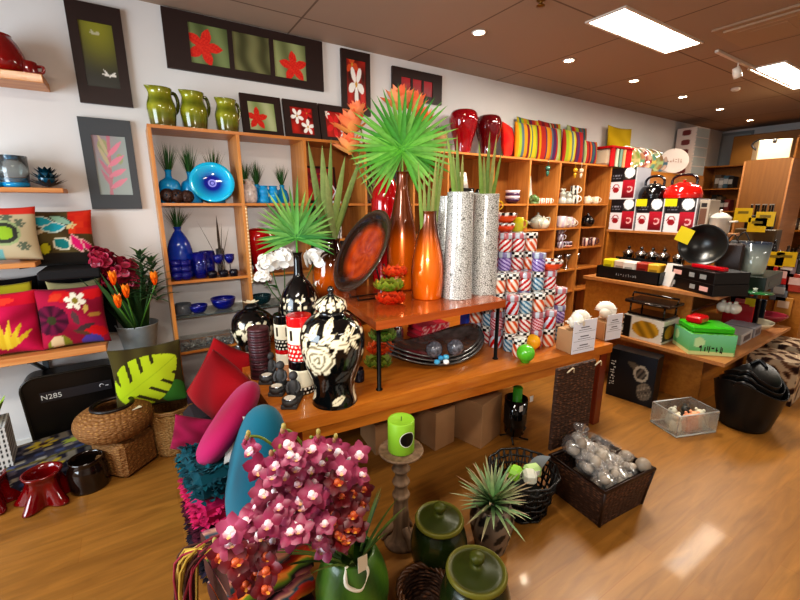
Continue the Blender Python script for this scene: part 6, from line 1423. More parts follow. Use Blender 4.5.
# wicker hamper
Fp, Rp, Lp = G(599, 527), G(641, 504), G(551, 493)
ex = (Rp - Fp); ey = (Lp - Fp); ax = math.atan2(ex.y, ex.x); wx = ex.length; wy = abs(-math.sin(ax) * ey.x + math.cos(ax) * ey.y); wy = max(.3, min(.5, wy))
hh_ = HZ(Fp, 603, 488)
t = thing('wicker_hamper', 'dark brown rectangular wicker hamper with lid open, full of bagged shells', 'hamper', Fp, ax)
m = MB(); fl_ = .028
def HP(i, j, z): f_ = z / hh_; return (-fl_ * f_ + (wx + 2 * fl_ * f_) * i, -fl_ * f_ + (wy + 2 * fl_ * f_) * j, z)
th = .016
for (a, b) in (((0, 0), (1, 0)), ((1, 0), (1, 1)), ((1, 1), (0, 1)), ((0, 1), (0, 0))):
    for ins in (0, 1):
        def P(u, v, ins=ins, a=a, b=b):
            i = a[0] + (b[0] - a[0]) * u; j = a[1] + (b[1] - a[1]) * u; x, y, z = HP(i, j, v * hh_)
            if ins: x = wx / 2 + (x - wx / 2) * (1 - 2 * th / wx); y = wy / 2 + (y - wy / 2) * (1 - 2 * th / wy)
            return (x, y, z)
        m.grid(6, 4, P, None, False, bool(ins))
m.box(wx / 2, wy / 2, .006, wx - .01, wy - .01, .012); m.build('basket_body', dkw, t)
m = MB(c('2c180e')); cs = [HP(0, 0, hh_), HP(1, 0, hh_), HP(1, 1, hh_), HP(0, 1, hh_)]; m.tube(cs, .012, 6, closed=True)
for i in range(4): m.tube([HP((0, 1, 1, 0)[i], (0, 0, 1, 1)[i], .005), cs[i]], .009, 6)
m.build('rim', VC_SATIN, t)
lid_h = HZ(Lp, 538, 371) - hh_
m = MB(); m.box(wx * .43, wy + fl_ + .03, hh_ + lid_h / 2 + .01, wx * .9, .025, lid_h, .008); m.build('lid', dkw, t)
m = MB(c('c8b89a'))
for x in (.15, .8): m.tube(catmull([(wx * x, wy + fl_ + .005, hh_ + lid_h - .02), (wx * x + .03, wy + fl_ - .01, hh_ + lid_h + .01), (wx * x + .06, wy + fl_ + .005, hh_ + lid_h - .03)], 4), .005, 5)
m.build('cord_loop', VC_SATIN, t)
cel = mat('clear_cellophane', 'f2f4f6', .12, trans=.85, alpha=.45, coat=.4)
ca, sa = math.cos(ax), math.sin(ax)
def hloc(i, j, z): x, y = wx * i, wy * j; return Fp + Vector((x * ca - y * sa, x * sa + y * ca, z))
m = MB(); m.box(0, 0, .0, wx - .05, wy - .05, hh_ * .6, .02, col=c('6a5a4c')); tag(m.build('packing_fill', VC_FABRIC, loc=hloc(.5, .5, .014 + hh_ * .3), rz=ax), 'brown packing cloth inside the wicker hamper under the shell bags', 'cloth')
k = 0
for (i, j, dz, s_) in ((.24, .78, .12, 1.1), (.5, .78, .05, 1), (.76, .78, .0, 1), (.24, .5, .06, 1), (.5, .5, .05, 1.05), (.76, .5, .0, 1), (.24, .22, .0, .95), (.5, .22, .0, 1), (.76, .22, -.01, .95)):
    q = hloc(i, j, hh_ * .62 + .014 + max(dz, 0)); r_ = .076 * s_
    t = thing('shell_bag', 'clear bag of pale shells in the hamper, %s' % ('tallest, at the back left corner', 'back middle', 'back right', 'middle left', 'centre', 'middle right', 'front left corner', 'front middle', 'front right')[k], 'bag', q, R.uniform(0, 6), 'bagged shells'); k += 1
    m = MB()
    for n_ in range(7):
        a = n_ * 1.05; m.sphere((r_ * .5 * math.cos(a) * (n_ > 0), r_ * .5 * math.sin(a) * (n_ > 0), r_ * .42 + (.05 * s_ if n_ % 3 == 0 else 0)), r_ * R.uniform(.32, .45), 12, 8, mix(c('7c7064'), c('b4a898'), R.random()), sx=R.uniform(.8, 1.1), sy=R.uniform(.8, 1.1), sz_=R.uniform(.8, 1))
    m.build('shells', VC_SATIN, t)
    m = MB(); n_ = 22
    m.lathe([(0, 0), (r_ * .8, 0), (r_ * 1.02, r_ * .35), (r_ * .95, r_ * .9), (r_ * .5, r_ * 1.35), (r_ * .25, r_ * 1.6), (r_ * .55, r_ * 2.1)], n_, True, 3, cap=False)
    for v in m.bm.verts: q_ = 1 + .09 * math.sin(v.co.x * 90 + v.co.z * 70) + .06 * math.sin(v.co.y * 120 - v.co.z * 50); v.co.x *= q_; v.co.y *= q_
    m.build('cellophane', cel, t)
for n_, (i, j) in enumerate(((.95, .3), (.98, .55))):
    m = MB(); m.sphere((0, 0, .042), .042, 16, 10, col=c('8e8070')); tag(m.build('shell_ball', VC_SATIN, loc=hloc(.97 - .05 * n_, .05 + .3 * n_, hh_ * .62 + .014 + .05)), ('loose beige shell ball at the front right corner of the hamper', 'loose beige shell ball on the right rim of the hamper')[n_], 'ball')
# cardboard boxes under the table
card_m = mat('cardboard', 'a8805a', .8, var=.06)
def cbox(label, x, y, w, d, h, rz):
    t = thing('cardboard_box', label, 'box', (x, y, .0005), rz, 'cardboard boxes under the table')
    m = MB(); m.box(0, 0, h / 2, w, d, h, .003); m.build('carton', card_m, t)
    m = MB(c('b89468')); m.box(0, 0, h + .0008, w * .99, .05, .0014); m.build('tape', VC_SATIN, t)
q = G(482, 451); cbox('largest brown cardboard box under the table beside the black pot stand', q.x + .1, q.y + .22, .28, .34, HZ(q, 484, 407), .25)
cbox('smaller brown cardboard box under the table left of the big one', q.x - .21, q.y + .34, .2, .3, .3, .12)
cbox('low brown cardboard box furthest left under the table', q.x - .52, q.y + .5, .3, .3, .24, -.1)
# black pot on wire stand
p = Vector((2.24, 1.88, .0005)); zt = HZ(p, 519, 398); zb_ = HZ(p, 519, 434)
t = thing('pot_stand', 'black pot on splayed wire legs with white price tags under the table', 'pot stand', p)
m = MB(); r_ = 11 * depth(p) / FPX; m.lathe([(0, zb_), (r_ * .7, zb_), (r_, zb_ + (zt - zb_) * .35), (r_, zt), (r_ * .92, zt), (r_ * .9, zb_ + .02), (0, zb_ + .02)], 26, True, 0); m.build('pot', mat('black_gloss'), t)
for k in range(4):
    a = k * PI / 2 + .4; m = MB(c('0c0c0c')); m.tube([(r_ * math.cos(a), r_ * math.sin(a), zb_ + .08), (r_ * .5 * math.cos(a), r_ * .5 * math.sin(a), zb_ - .02), (r_ * 1.25 * math.cos(a + .3), r_ * 1.25 * math.sin(a + .3), .006)], .007, 6); m.build('wire_leg', mat('black_cane'), t)
for k, (dx, z) in enumerate(((-.5, zt - .04), (.75, zt + .01))): m = MB(c('e0e0e0')); m.box(dx * r_, -r_ * 1.02, z, .035, .003, .045); m.build('price_tag', VC_PRINT, t)
m = MB(); m.lathe([(.03, 0), (.035, .0), (.035, (zt - zb_ + .06)), (.03, zt - zb_ + .06)], 18, col=c('4aa82c')); m.lathe([(0, .002), (.03, .002)], 12, col=c('3a8a22')); tag(m.build('rolled_mat', VC_SATIN, loc=p + Vector((.01, 0, zb_ + .0215))), 'bright green rolled mat standing in the black pot', 'mat')
def scrawl(name, n, w, h, m_, parent, loc, rot, seed=1):      # print too small in the photo to read
    r_ = random.Random(seed); m = MB(); cw = w / n
    for i in range(n):
        x = -w / 2 + cw * (i + .5)
        for k in range(r_.choice((2, 3))):
            if r_.random() < .5: m.box(x + r_.uniform(-.25, .25) * cw, 0, r_.uniform(-.15, .15) * h, cw * .18, .0012, h * r_.uniform(.5, .8))
            else: m.box(x, 0, r_.uniform(-.35, .35) * h, cw * r_.uniform(.4, .65), .0012, h * .16)
    o = m.build(name, m_, parent); o.location = loc; o.rotation_euler = rot; return o
# ================================================================== RIGHT: FLOOR UNDER THE COUNTER
# big dark box with a photo, leaning in the counter's shade
p0 = PZ(609, 391, 0); p1 = PZ(654, 405.5, 0)
ax = math.atan2(p0.y - p1.y, p0.x - p1.x)           # along the printed face, from near corner to far corner
w_ = (p0 - p1).length; h_ = HZ(p1, 663, 353)
h_ = min(h_, LZ - .06)
FLIPPHOTO = True
def f_photo(s_, u, v):
    if s_ not in ('front',): return c('0b0d12')
    u = 1 - u if FLIPPHOTO else u
    if u > .8: return c('10141c')
    d = math.hypot((u - .3) * 1.1, v - .62)
    if .12 < d < .17: return c('a8a090')
    if d < .12: return mix(c('1a1a1c'), c('6a6258'), .5 + .5 * math.sin(u * 60 + v * 40))
    if el(u, v, .2, .28, .16, .18): return mix(c('2a2622'), c('9a9080'), hsh(int(u * 30), int(v * 30)))
    if el(u, v, .45, .75, .16, .06, .3): return c('5a5348')
    return mix(c('090c12'), c('1c222c'), v)
m = MB(); pbox(m, w_, .16, h_, f_photo, 36, (w_ / 2, -.0, 0))
t = thing('photo_box', 'large dark boxed set with silvery photo and vertical lettering, on the floor under the counter', 'box', Vector((p1.x + .0, p1.y, .0005)), ax)
o = m.build('carton', VC_PRINT, t, weld=.0005); 
# the printed face looks back towards the table
o.scale = (1, -1, 1) if False else (1, 1, 1)
fx = Vector((-math.sin(ax), math.cos(ax), 0))
if fx.dot(-Vector((p1.x, p1.y, 0))) > 0: o.rotation_euler.z = PI; o.location = (w_, 0, 0); flip = True
else: flip = False
wp = mat('white_print')
sgn = 1 if not flip else -1
scrawl('lettering', 9, h_ * .55, .05, wp, t, (w_ * .9, -.0815 * sgn, h_ * .5), (0, PI / 2, 0), 3)
# clear basket of little toys
p = PZ(682, 427, .0005); m = MB(); q = p
t = thing('wire_tray', 'clear shallow plastic tray of small toys on the floor by the counter', 'tray', p, -.35)
wv = sz(46, p); m = MB()
for (i, j, a, b) in ((-1, 0, .0, 1), (1, 0, 0, 1), (0, -1, 1, 0), (0, 1, 1, 0)):
    m.box(i * wv * .5, j * wv * .33, .09, .006 + a * wv, .006 + b * wv * .66, .18)
m.box(0, 0, .004, wv, wv * .66, .008); m.build('tray', mat('clear_plastic', 'e6ecec', .15, trans=.85, alpha=.6), t)
m = MB(c('d8dcdc'))
for z in (.182, .01): m.tube([(-wv / 2, -wv * .33, z), (wv / 2, -wv * .33, z), (wv / 2, wv * .33, z), (-wv / 2, wv * .33, z)], .005, 6, closed=True)
m.build('rim', VC_GLOSS, t)
ca, sa = math.cos(-.35), math.sin(-.35)
for i, (dx, dy, k, lab) in enumerate(((-.3, -.1, 'e0d8c0', 'cream'), (-.08, -.15, 'd8906a', 'peach'), (.14, -.1, 'e8a880', 'pale orange'), (-.15, .15, 'c8c8b8', 'grey white'), (.2, .15, '3a3a36', 'dark'), (.34, -.05, 'd0cdb8', 'ivory'))):
    x, y = dx * wv, dy * wv; m = MB(c(k)); m.lathe([(0, 0), (.034, 0), (.042, .03), (.034, .07), (.025, .09)], 14, sub=2); m.sphere((0, 0, .11), .034, 12, 8); m.sphere((-.025, 0, .14), .012, 8, 6); m.sphere((.025, 0, .14), .012, 8, 6)
    tag(m.build('toy_figure', VC_SATIN, loc=p + Vector((x * ca - y * sa, x * sa + y * ca, .0085)), rz=i), lab + ' little round eared toy in the clear tray on the floor', 'toy')
# black rubber tubs
p = PZ(742, 424, .0005)
rt_m = mat('black_rubber', '0c0c0d', .35, spec=.5)
rb = sz(26, p)
for i in range(3):
    m = MB(); s_ = .87 ** i; n = 48; rings = []
    def rim(a): return .05 * math.cos(2 * a)
    prof = [(0, .0), (.72, 0), (.8, .03), (.98, .2), (1.08, .36), (1.1, .37), (1.06, .37), (.94, .2), (.76, .035), (0, .02)]
    for (r_, z) in prof:
        if r_ == 0: rings.append([m.v((0, 0, z))]); continue
        rings.append([m.v((s_ * rb * r_ * math.cos(2 * PI * j / n), s_ * rb * r_ * math.sin(2 * PI * j / n), z + (rim(2 * PI * j / n + .4) if z > .3 else 0))) for j in range(n)])
    for a, b in zip(rings, rings[1:]):
        for j in range(n):
            k = (j + 1) % n
            if len(a) == 1: m.f([a[0], b[k], b[j]], True)
            elif len(b) == 1: m.f([a[j], a[k], b[0]], True)
            else: m.f([a[j], a[k], b[k], b[j]], True)
    for s2 in (0, PI): 
        a_ = s2 - .2; m.tube(catmull([(s_ * rb * 1.05 * math.cos(a_ - .3), s_ * rb * 1.05 * math.sin(a_ - .3), .39), (s_ * rb * 1.1 * math.cos(a_), s_ * rb * 1.1 * math.sin(a_), .43), (s_ * rb * 1.05 * math.cos(a_ + .3), s_ * rb * 1.05 * math.sin(a_ + .3), .39)], 5), .014, 6)
    tag(m.build('rubber_tub', rt_m, loc=p + Vector((0, 0, .04 * i)), rz=.3), 'flexible black rubber tub, ' + ('outermost', 'middle', 'innermost')[i] + ' of three nested on the floor by the counter', 'tub', 'nested rubber tubs')
m = MB(c('c8ccd4')); m.box(0, 0, .08, .1, .012, .16); m.box(0, -.0065, .1, .07, .002, .05, col=c('5a78b0')); o = m.build('price_card', VC_PRINT, loc=p + Vector((-.1, .02, .3)), rz=-.6); tag(o, 'white and blue card standing in the rubber tubs', 'card')
m = MB(c('8a8a72')); m.sphere((0, 0, .06), .06, 14, 10, sz_=1.1); tag(m.build('gourd', VC_SATIN, loc=p + Vector((-.02, -.08, .25))), 'greenish beige gourd inside the rubber tubs', 'gourd')
m = MB(c('101012')); m.box(0, 0, .05, .16, .16, .1, .03); tag(m.build('black_cloth', VC_FABRIC, loc=p + Vector((.0, .0, .102))), 'folded black cloth filling the innermost rubber tub', 'cloth')
# patterned boxes behind
def f_leo(s_, u, v):
    a = math.sin(u * 13 + 3 * math.sin(v * 8)) + math.sin(v * 15 + 2.5 * math.sin(u * 9)); return c('2a1612') if a > .6 else (c('6a4a36') if a > .1 else c('b8a48a'))
p = PZ(757, 396, .0005)
for i, (dx, dy, w, d, h, lab) in enumerate(((.0, .08, .36, .36, .4, 'nearer animal print storage box behind the rubber tubs'), (.5, .1, .36, .36, .42, 'further animal print storage box behind the rubber tubs'))):
    m = MB(); pbox(m, w, d, h, f_leo, 30); tag(m.build('printed_box', VC_PRINT, loc=p + Vector((dx + .15, dy - .13, 0)), weld=.0005, rz=.05), lab, 'box', 'animal print boxes')
# ================================================================== RIGHT: LOW TIER
def L_(px, py): return PZ(px, py, LZ + .0005)
for i, (px, py) in enumerate(((608, 333), (612.5, 332.5), (617, 333.5), (621.5, 334.5), (626, 335), (630, 335))):
    m = MB(c('c8c4c0')); m.lathe([(0, 0), (.03, 0), (.032, .01), (.032, .05), (.026, .06)], 16); m.lathe([(.028, .0605), (.03, .062), (.03, .085), (0, .088)], 16, col=c('2a2a2c')); tag(m.build('spice_jar', VC_GLOSS, loc=L_(px, py - 3)), 'small white jar with dark lid on the low tier, ' + ('first', 'second', 'third', 'fourth', 'fifth', 'last')[i] + ' from the table', 'jar', 'small dark lidded jars')
# machine carton with grill on top
p = L_(661, 345); hb = HZ(p, 661, 322) - LZ
def f_gold(s_, u, v):
    if s_ == 'top': return c('b8b4a8')
    if s_ == 'left' or s_ == 'back':
        if u < .2 or el(u, v, .08, .5, .1, .3): return c('141210')
        if el(u, v, .58, .5, .33, .38): return mix(c('c89a2a'), c('8a6a1c'), .5 + .5 * math.sin(u * 22 + v * 9))
        return c('d8d4c8')
    if v > .8 or v < .1: return c('d8d4c8')
    if u > .75: return c('e0dcd0')
    return mix(c('c8982a'), c('a87a1a'), v) if el(u, v, .42, .45, .3, .3) else c('2a241c')
wb, db = .3, .36
m = MB(); pbox(m, wb, db, hb, f_gold, 26, (wb / 2, db / 2, 0)); tag(m.build('appliance_carton', VC_PRINT, loc=p, weld=.0005, rz=.02), 'white appliance carton with golden picture on the low counter tier', 'box')
t = thing('table_grill', 'chrome and black folding grill standing on the white appliance carton', 'grill', p + Vector((wb / 2, db / 2, hb + .001)))
m = MB(c('1a1614'))
for sx in (-1, 1):
    for sy in (-1, 1): m.tube([(sx * .11, sy * .15, 0), (sx * .11, sy * .15, .12)], .009, 6)
m.box(0, 0, .015, .24, .34, .02, .004); m.build('stand', VC_GLOSS, t)
m = MB(); m.box(0, 0, .13, .28, .4, .03, .01); m.lathe([(.012, -.15), (.012, .15)], 10, o=(-.15, 0, .13), axis=(0, 1, 0)); m.build('grill_plate', mat('dark_chrome', '4a4442', .15, metal=.9), t)
m = MB(c('0e0c0c')); m.tube([(.0, -.2, .15), (.02, -.2, .19), (.02, .2, .19), (0, .2, .15)], .01, 6); m.build('handle', VC_GLOSS, t)
# green box with lettering
p = L_(688, 354); hb = HZ(p, 688, 333) - LZ
def f_green(s_, u, v):
    if s_ == 'top': return mix(c('4a9a2a'), c('6ab83a'), .5 + .5 * math.sin(u * 9))
    if s_ in ('left', 'back'):
        if v < .18: return c('c8d090')
        if el(u, v, .2, .6, .12, .25): return c('b8d8a0')
        return mix(c('5aa85a'), c('7ac89a'), v)
    return mix(c('3f8a4a'), c('57a86a'), v)
a_ = PZ(734, 357, LZ); wd = 0.42
t = thing('green_carton', 'bright green printed carton with dark script lettering on the low tier corner', 'box', p, math.atan2(a_.y - p.y, a_.x - p.x))
wl = (a_ - p).length
m = MB()
def f_g2(s_, u, v): return f_green('left' if s_ == 'front' else s_, u, v)
pbox(m, wl, .3, hb, f_g2, 26, (wl / 2, .15, 0)); m.build('carton', VC_PRINT, t, weld=.0005)
scrawl('lettering', 6, wl * .55, .07, mat('dark_print', '2a2018', .5), t, (wl * .47, -.0012, hb * .3), (0, 0, 0), 5)
m = MB(c('3aa81e')); m.box(wl / 2, .15, hb + .03, wl * .94, .26, .055, .02); m.build('lid', mat('lime_plastic', vc=True, rough=.25), t)
m = MB(c('b8141c')); m.box(0, 0, .03, .16, .12, .06, .015); tag(m.build('red_box', VC_GLOSS, loc=p + Vector((.2, -.13, hb + .0585)) + Vector((0, .18, 0))), 'small red tin on top of the green carton', 'tin')
for i, (px, py, s_) in enumerate(((722, 313, .05), (728, 310, .045), (734, 308, .05))):
    q = PX(px, py, uc.x + .32); m = MB(c('c8beb0')); m.sphere((0, 0, s_), s_, 14, 9); m.lathe([(s_ * .4, s_ * 1.85), (s_ * .3, s_ * 2.3), (0, s_ * 2.4)], 10); tag(m.build('garlic_pot', VC_GLOSS, loc=Vector((q.x, YP(px, uc.x + .32, .79), .787))), 'off white bulb shaped pot on the glass shelf, ' + ('left', 'middle', 'right')[i] + ' of three', 'pot', 'bulb pots')
# upright boards, silver boxes, bowls
for i, (px, k, h, lab) in enumerate(((735, 'a01420', .28, 'red edged chopping board standing on the low tier'), (741, '121418', .32, 'black chopping board standing beside the red edged one'), (747, '1c2430', .3, 'dark blue chopping board furthest right of the three'))):
    q = PZ(px, 329 - 2 * i, LZ + .0005); m = MB(c(k)); m.box(0, 0, h / 2, .03, .24, h, .01); m.box(0, 0, h + .02, .02, .08, .05, .008, col=mix(c(k), WHITE, .1)); o = m.build('chopping_board', VC_GLOSS, loc=q, rz=.15); o.rotation_euler.y = -.08; tag(o, lab, 'board')
q = PZ(744, 330, LZ) ; m = MB(c('c8b81c')); m.box(0, 0, .04, .003, .08, .08); o = m.build('hanging_tag', VC_PRINT, loc=(q.x - .06, q.y - .02, LZ + .26)); tag(o, 'yellow price tag hanging on the black chopping board', 'tag')
m = MB(c('c81420')); m.tube([(0, 0, 0), (0, 0, .14)], [.014, .02], 8); tag(m.build('red_spatula', VC_GLOSS, loc=(q.x + .02, q.y, LZ + .35)), 'red handled spatula rising behind the black chopping board', 'spatula')
for i, (px, py, w, k, lab) in enumerate(((743, 342, .3, 'a8a8a8', 'silver grey flat carton on the low tier right of the green one'), (754, 336, .22, '8a8a90', 'grey flat carton behind the silver grey one'))):
    q = L_(px, py); m = MB(c(k)); m.box(0, 0, .05, w, .24, .1, .004); m.box(0, -.121, .05, w * .6, .002, .05, col=c('4a4a50')); tag(m.build('flat_carton', VC_PRINT, loc=q + Vector((0, .1, 0)), rz=.05), lab, 'box')
for i, (px, py, k, k2, lab) in enumerate(((768, 325, '4a1420', '8a2a3a', 'dark wine red glass bowl at the right end of the low tier'), (757, 331, 'c8bc98', 'd8ccb0', 'cream shallow bowl on the low tier'))):
    q = L_(px, py); m = MB(); m.lathe([(0, 0), (.06, 0), (.14, .05), (.17, .1), (.16, .1), (.13, .055), (0, .015)], 26, True, 2, fn=lambda r, z, a, k=k, k2=k2: mix(c(k), c(k2), sm(.05, .15, r))); tag(m.build('bowl', VC_GLOSS, loc=q + Vector((.1 * (1 - i), .05, 0))), lab, 'bowl')
# ================================================================== RIGHT: MIDDLE TIER
def U_(px, py): return PZ(px, py, UZ + .0005)
p = U_(624, 281)
t = thing('display_tray', 'long black open display box with white lettering on the middle tier', 'tray', p + Vector((.2, 0, 0)), -PI / 2)
ln = abs(YP(595, p.x, UZ) - YP(657, p.x, UZ)); hq = HZ(p, 624, 269) - UZ
m = MB(c('0c0c0e')); m.box(0, 0, .006, ln, .36, .012)
for sx in (-1, 1): m.box(sx * (ln / 2 - .005), 0, hq / 2, .01, .36, hq)
m.box(0, -.175, hq / 2, ln, .01, hq); m.box(0, .175, hq * .8, ln, .01, hq * 1.6); m.build('tray', VC_SATIN, t)
scrawl('lettering', 9, ln * .35, .035, mat('grey_print', '8a8c90', .5), t, (0, -.1812, hq * .45), (0, 0, 0), 8)
TC = p + Vector((.2, 0, 0))
def intray(along, back, z=0): return TC + Vector((back, -along, .0125 + z))
for i, (al, bk, w, k, lab) in enumerate(((-.36, -.02, .12, 'c8b81c', 'yellow packet at the left of the long black display box'), (-.18, -.02, .13, 'c8b0a0', 'white lacy packet in the black display box'), (-.02, -.05, .13, 'd0c8c0', 'pale lacy packet in the middle of the black display box'), (.14, -.02, .13, '8a2418', 'dark red tin in the black display box'), (.3, -.02, .12, 'c89a2a', 'gold lidded tin at the right of the black display box'))):
    m = MB(c(k)); m.box(0, 0, .09, .14, w, .18, .012); m.box(-.071, 0, .1, .002, w * .6, .05, col=mix(c(k), BLACK, .5)); o = m.build('packet', VC_PRINT, loc=intray(al * ln / .9, bk)); tag(o, lab, 'packet')
steel = mat('polished_steel', 'a8a4a0', .1, metal=1)
kp = None
for i, px in enumerate((627, 639.5, 650.5, 662, 677)):
    x = uc.x + .52; q = Vector((x, YP(px, x, UZ + .1), UZ + .0005)); lab = 'polished steel coffee pot with black knob, ' + ('first from the left', 'second from the left', 'middle one of five', 'fourth from the left', 'rightmost next to the wok')[i]
    if kp is None:
        kp = t = thing('coffee_pot', lab, 'pot', q, PI, 'steel coffee pots')
        m = MB(); m.lathe([(0, 0), (.065, 0), (.07, .01), (.07, .06), (.055, .13), (.05, .2), (.06, .24)], 24, True, 3); m.tube(catmull([(.05, 0, .18), (.09, 0, .22), (.1, 0, .25)], 4), [.014] * 5 + [.008] * 4, 8); m.build('pot_body', steel, t)
        m = MB(); m.lathe([(.06, .2405), (.055, .26), (.02, .285), (.008, .287)], 20, True, 2); m.build('lid', steel, t)
        m = MB(c('0c0c0c')); m.sphere((0, 0, .305), .018, 10, 8); m.tube(catmull([(-.055, 0, .22), (-.11, 0, .22), (-.115, 0, .12), (-.068, 0, .09)], 4), .009, 7); m.build('handle', VC_GLOSS, t)
    else: dup(kp, q, PI, lab)
# black cartons left
m = MB(c('16161a')); m.box(0, 0, .07, .34, .4, .14, .006); q = U_(617, 264); tag(m.build('black_carton', VC_PRINT, loc=q + Vector((.55, .15, .1005))), 'flat black carton on a white one at the left of the middle tier', 'box')
m = MB(c('b8b4b0')); m.box(0, 0, .05, .36, .46, .1, .006); tag(m.build('white_carton', VC_PRINT, loc=q + Vector((.55, .15, 0))), 'flat white carton beneath the black one on the middle tier', 'box')
# white cards and cartons by the corner
for i in range(3):
    q = U_(663 + 2 * i, 286); m = MB(c('c8c4c0')); m.box(0, 0, .11, .008, .14, .22); o = m.build('brochure', VC_PRINT, loc=q + Vector((.03, 0, 0)), rz=-.5); o.rotation_euler.y = .25; tag(o, 'white brochure leaning between the black display box and cartons, ' + ('left', 'middle', 'right')[i], 'brochure', 'white brochures')
lg = mat('pale_logo', 'd8a8a0', .5); pg = mat('grey_logo', '8a8c8a', .5)
p = U_(669, 286); pe = U_(712, 297); ax_ = math.atan2(pe.y - p.y, pe.x - p.x); wl = (pe - p).length
hh_ = (HZ(p, 668, 265) - UZ) / 2
for i in range(2):
    t = thing('cookware_carton', 'flat black cookware carton with pale logos, ' + ('lower', 'upper')[i] + ' of two at the tier corner', 'box', p + Vector((0, 0, i * (hh_ + .001))), ax_, 'black cookware cartons')
    m = MB(c('0d0c0e')); m.box(wl / 2, .17, hh_ / 2, wl * (1 - .03 * i), .34, hh_, .003); m.build('carton', VC_PRINT, t)
    for (f_, w, mm) in (((.16, .2, lg), (.5, .12, pg), (.75, .14, pg)) if i else ((.8, .18, lg), (.55, .12, pg), (.1, .08, pg))):
        m = MB(); m.box(wl * f_, -.0012, hh_ * .5, wl * w, .002, hh_ * .4); m.build('logo_patch', mm, t)
CT = UZ + 2 * hh_ + .006
# wok
x = uc.x + .3; q = Vector((x, YP(704, x, CT + .28), CT))
rw = sz(19.5, q)
t = thing('wok', 'large round black wok standing on edge on the black cartons', 'wok', q + Vector((0, 0, rw + .012)))
m = MB(); m.lathe([(0, .1), (rw * .35, .09), (rw * .7, .055), (rw, 0), (rw * 1.01, .004), (rw * .71, .065), (rw * .35, .1), (0, .11)], 44, True, 2); o = m.build('pan', mat('wok_black', '1a1b1b', .28, spec=.6), t); o.rotation_euler = Vector((0, 0, 1)).rotation_difference(Vector((.93, .3, -.18))).to_euler()
m = MB(c('c8b820')); m.box(0, 0, 0, .003, .13, .14); o = m.build('tag_card', VC_PRINT, t, loc=(-.07, rw * .72, rw * .45)); o.rotation_euler = (.35, 0, 0)
m = MB(c('a80c1c')); m.box(0, 0, .02, .06, .3, .035, .012); tag(m.build('handled_spatula', VC_GLOSS, loc=Vector((uc.x + .1, YP(709, uc.x + .1, CT), CT)), rz=-.3), 'red handled spatula lying on the black cartons before the wok', 'handle')
# dark boards, bags, carafe, cartons along the right edge of the middle tier
for i, (px, w, h, k, lab) in enumerate(((727, .2, .42, '2a1a12', 'dark brown oven glove hanging card beside the wok'), (737, .2, .44, '14161a', 'black bag standing beside the brown one on the middle tier'))):
    x = uc.x + .58 + .12 * i; q = Vector((x, YP(px, x, UZ + .15), UZ + .0005)); m = MB(c(k)); m.box(0, 0, h / 2, .08, w, h, .02); m.tube(catmull([(0, -.05, h), (0, 0, h + .08), (0, .05, h)], 5), .006, 5); tag(m.build('bag', VC_SATIN, loc=q, rz=.2), lab, 'bag')
def VCm(): return mat('fan_blue', vc=True, rough=.1, trans=.3)
x = uc.x + .75; q = Vector((x, YP(753, x, UZ + .25), UZ + .1315)); m = MB(); m.lathe([(0, 0), (.09, 0), (.1, .02), (.12, .3), (.115, .3), (.095, .03), (0, .02)], 26, True, 0, fn=lambda r, z, a: mix(c('c8d0c0'), c('2a3244'), sm(.02, .1, z))); tag(m.build('glass_bucket', VCm(), loc=q), 'bluish grey glass bucket with pale base on the dark green carton', 'bucket')
m = MB(c('1a241c')); m.box(0, 0, .065, .62, .3, .13, .004); m.box(0, -.151, .06, .4, .002, .05, col=c('28382c')); tag(m.build('green_carton', VC_PRINT, loc=q + Vector((.12, 0, -.13)), rz=.08), 'long dark green carton on the middle tier under the glass bucket', 'box')
m = MB(); m.lathe([(0, 0), (.06, 0), (.13, .012), (.135, .018), (0, .02)], 26, col=c('2a6a3a')); m.lathe([(.02, .02), (.012, .035), (.02, .05), (0, .055)], 10, col=c('b8c0b0')); x2 = uc.x + .42; tag(m.build('pan_lid', VC_GLOSS, loc=Vector((x2, YP(738, x2, UZ) - .12, UZ + .0005))), 'green pan lid with pale knob lying on the middle tier', 'lid')
# ================================================================== RIGHT: TOP TIER
m_ = None
def f_le(s_, u, v):
    if s_ == 'top': return c('1a1618')
    if s_ in ('left',):
        if u > .97 or v < .03: return c('c8c8cc')
        if u < .49:
            if v > .56: return c('7a7c88') if (.66 < v < .7 or .74 < v < .8) and .06 < u < .42 and hsh(int(u * 40), int(v * 12)) > .3 else c('121016')
            if el(u, v, .24, .3, .12, .1) or lf(u, v, .12, .38, .06, .025, .6) or (abs(math.hypot(u - .24, v - .36) - .12) < .018 and v > .36): return c('8a1420')
            return c('d4ccd0')
        if el(u, v, .72, .84, .2, .17): return c('dcdcde')
        if abs(math.hypot((u - .68) / .25, (v - .72) / .3) - 1) < .1 and v > .6: return c('141420')
        if v > .6: return c('2a2c2c')
        d = math.hypot((u - .76) / .13, (v - .32) / .1)
        if .6 < d < 1.05 and u > .68: return c('d8a8a8')
        return mix(c('5a0818'), c('a81c30'), sm(0, .55, v))
    return c('a8a8b0') if s_ == 'front' else c('201c1e')
bx0 = [607.5, 633.5, 661.5, 693.5]
top_y = 200; ZT = GZ + .0005
hbx = HZ(Vector((GX + .04, YP(650, GX, GZ), 0)), 650, 199) - GZ
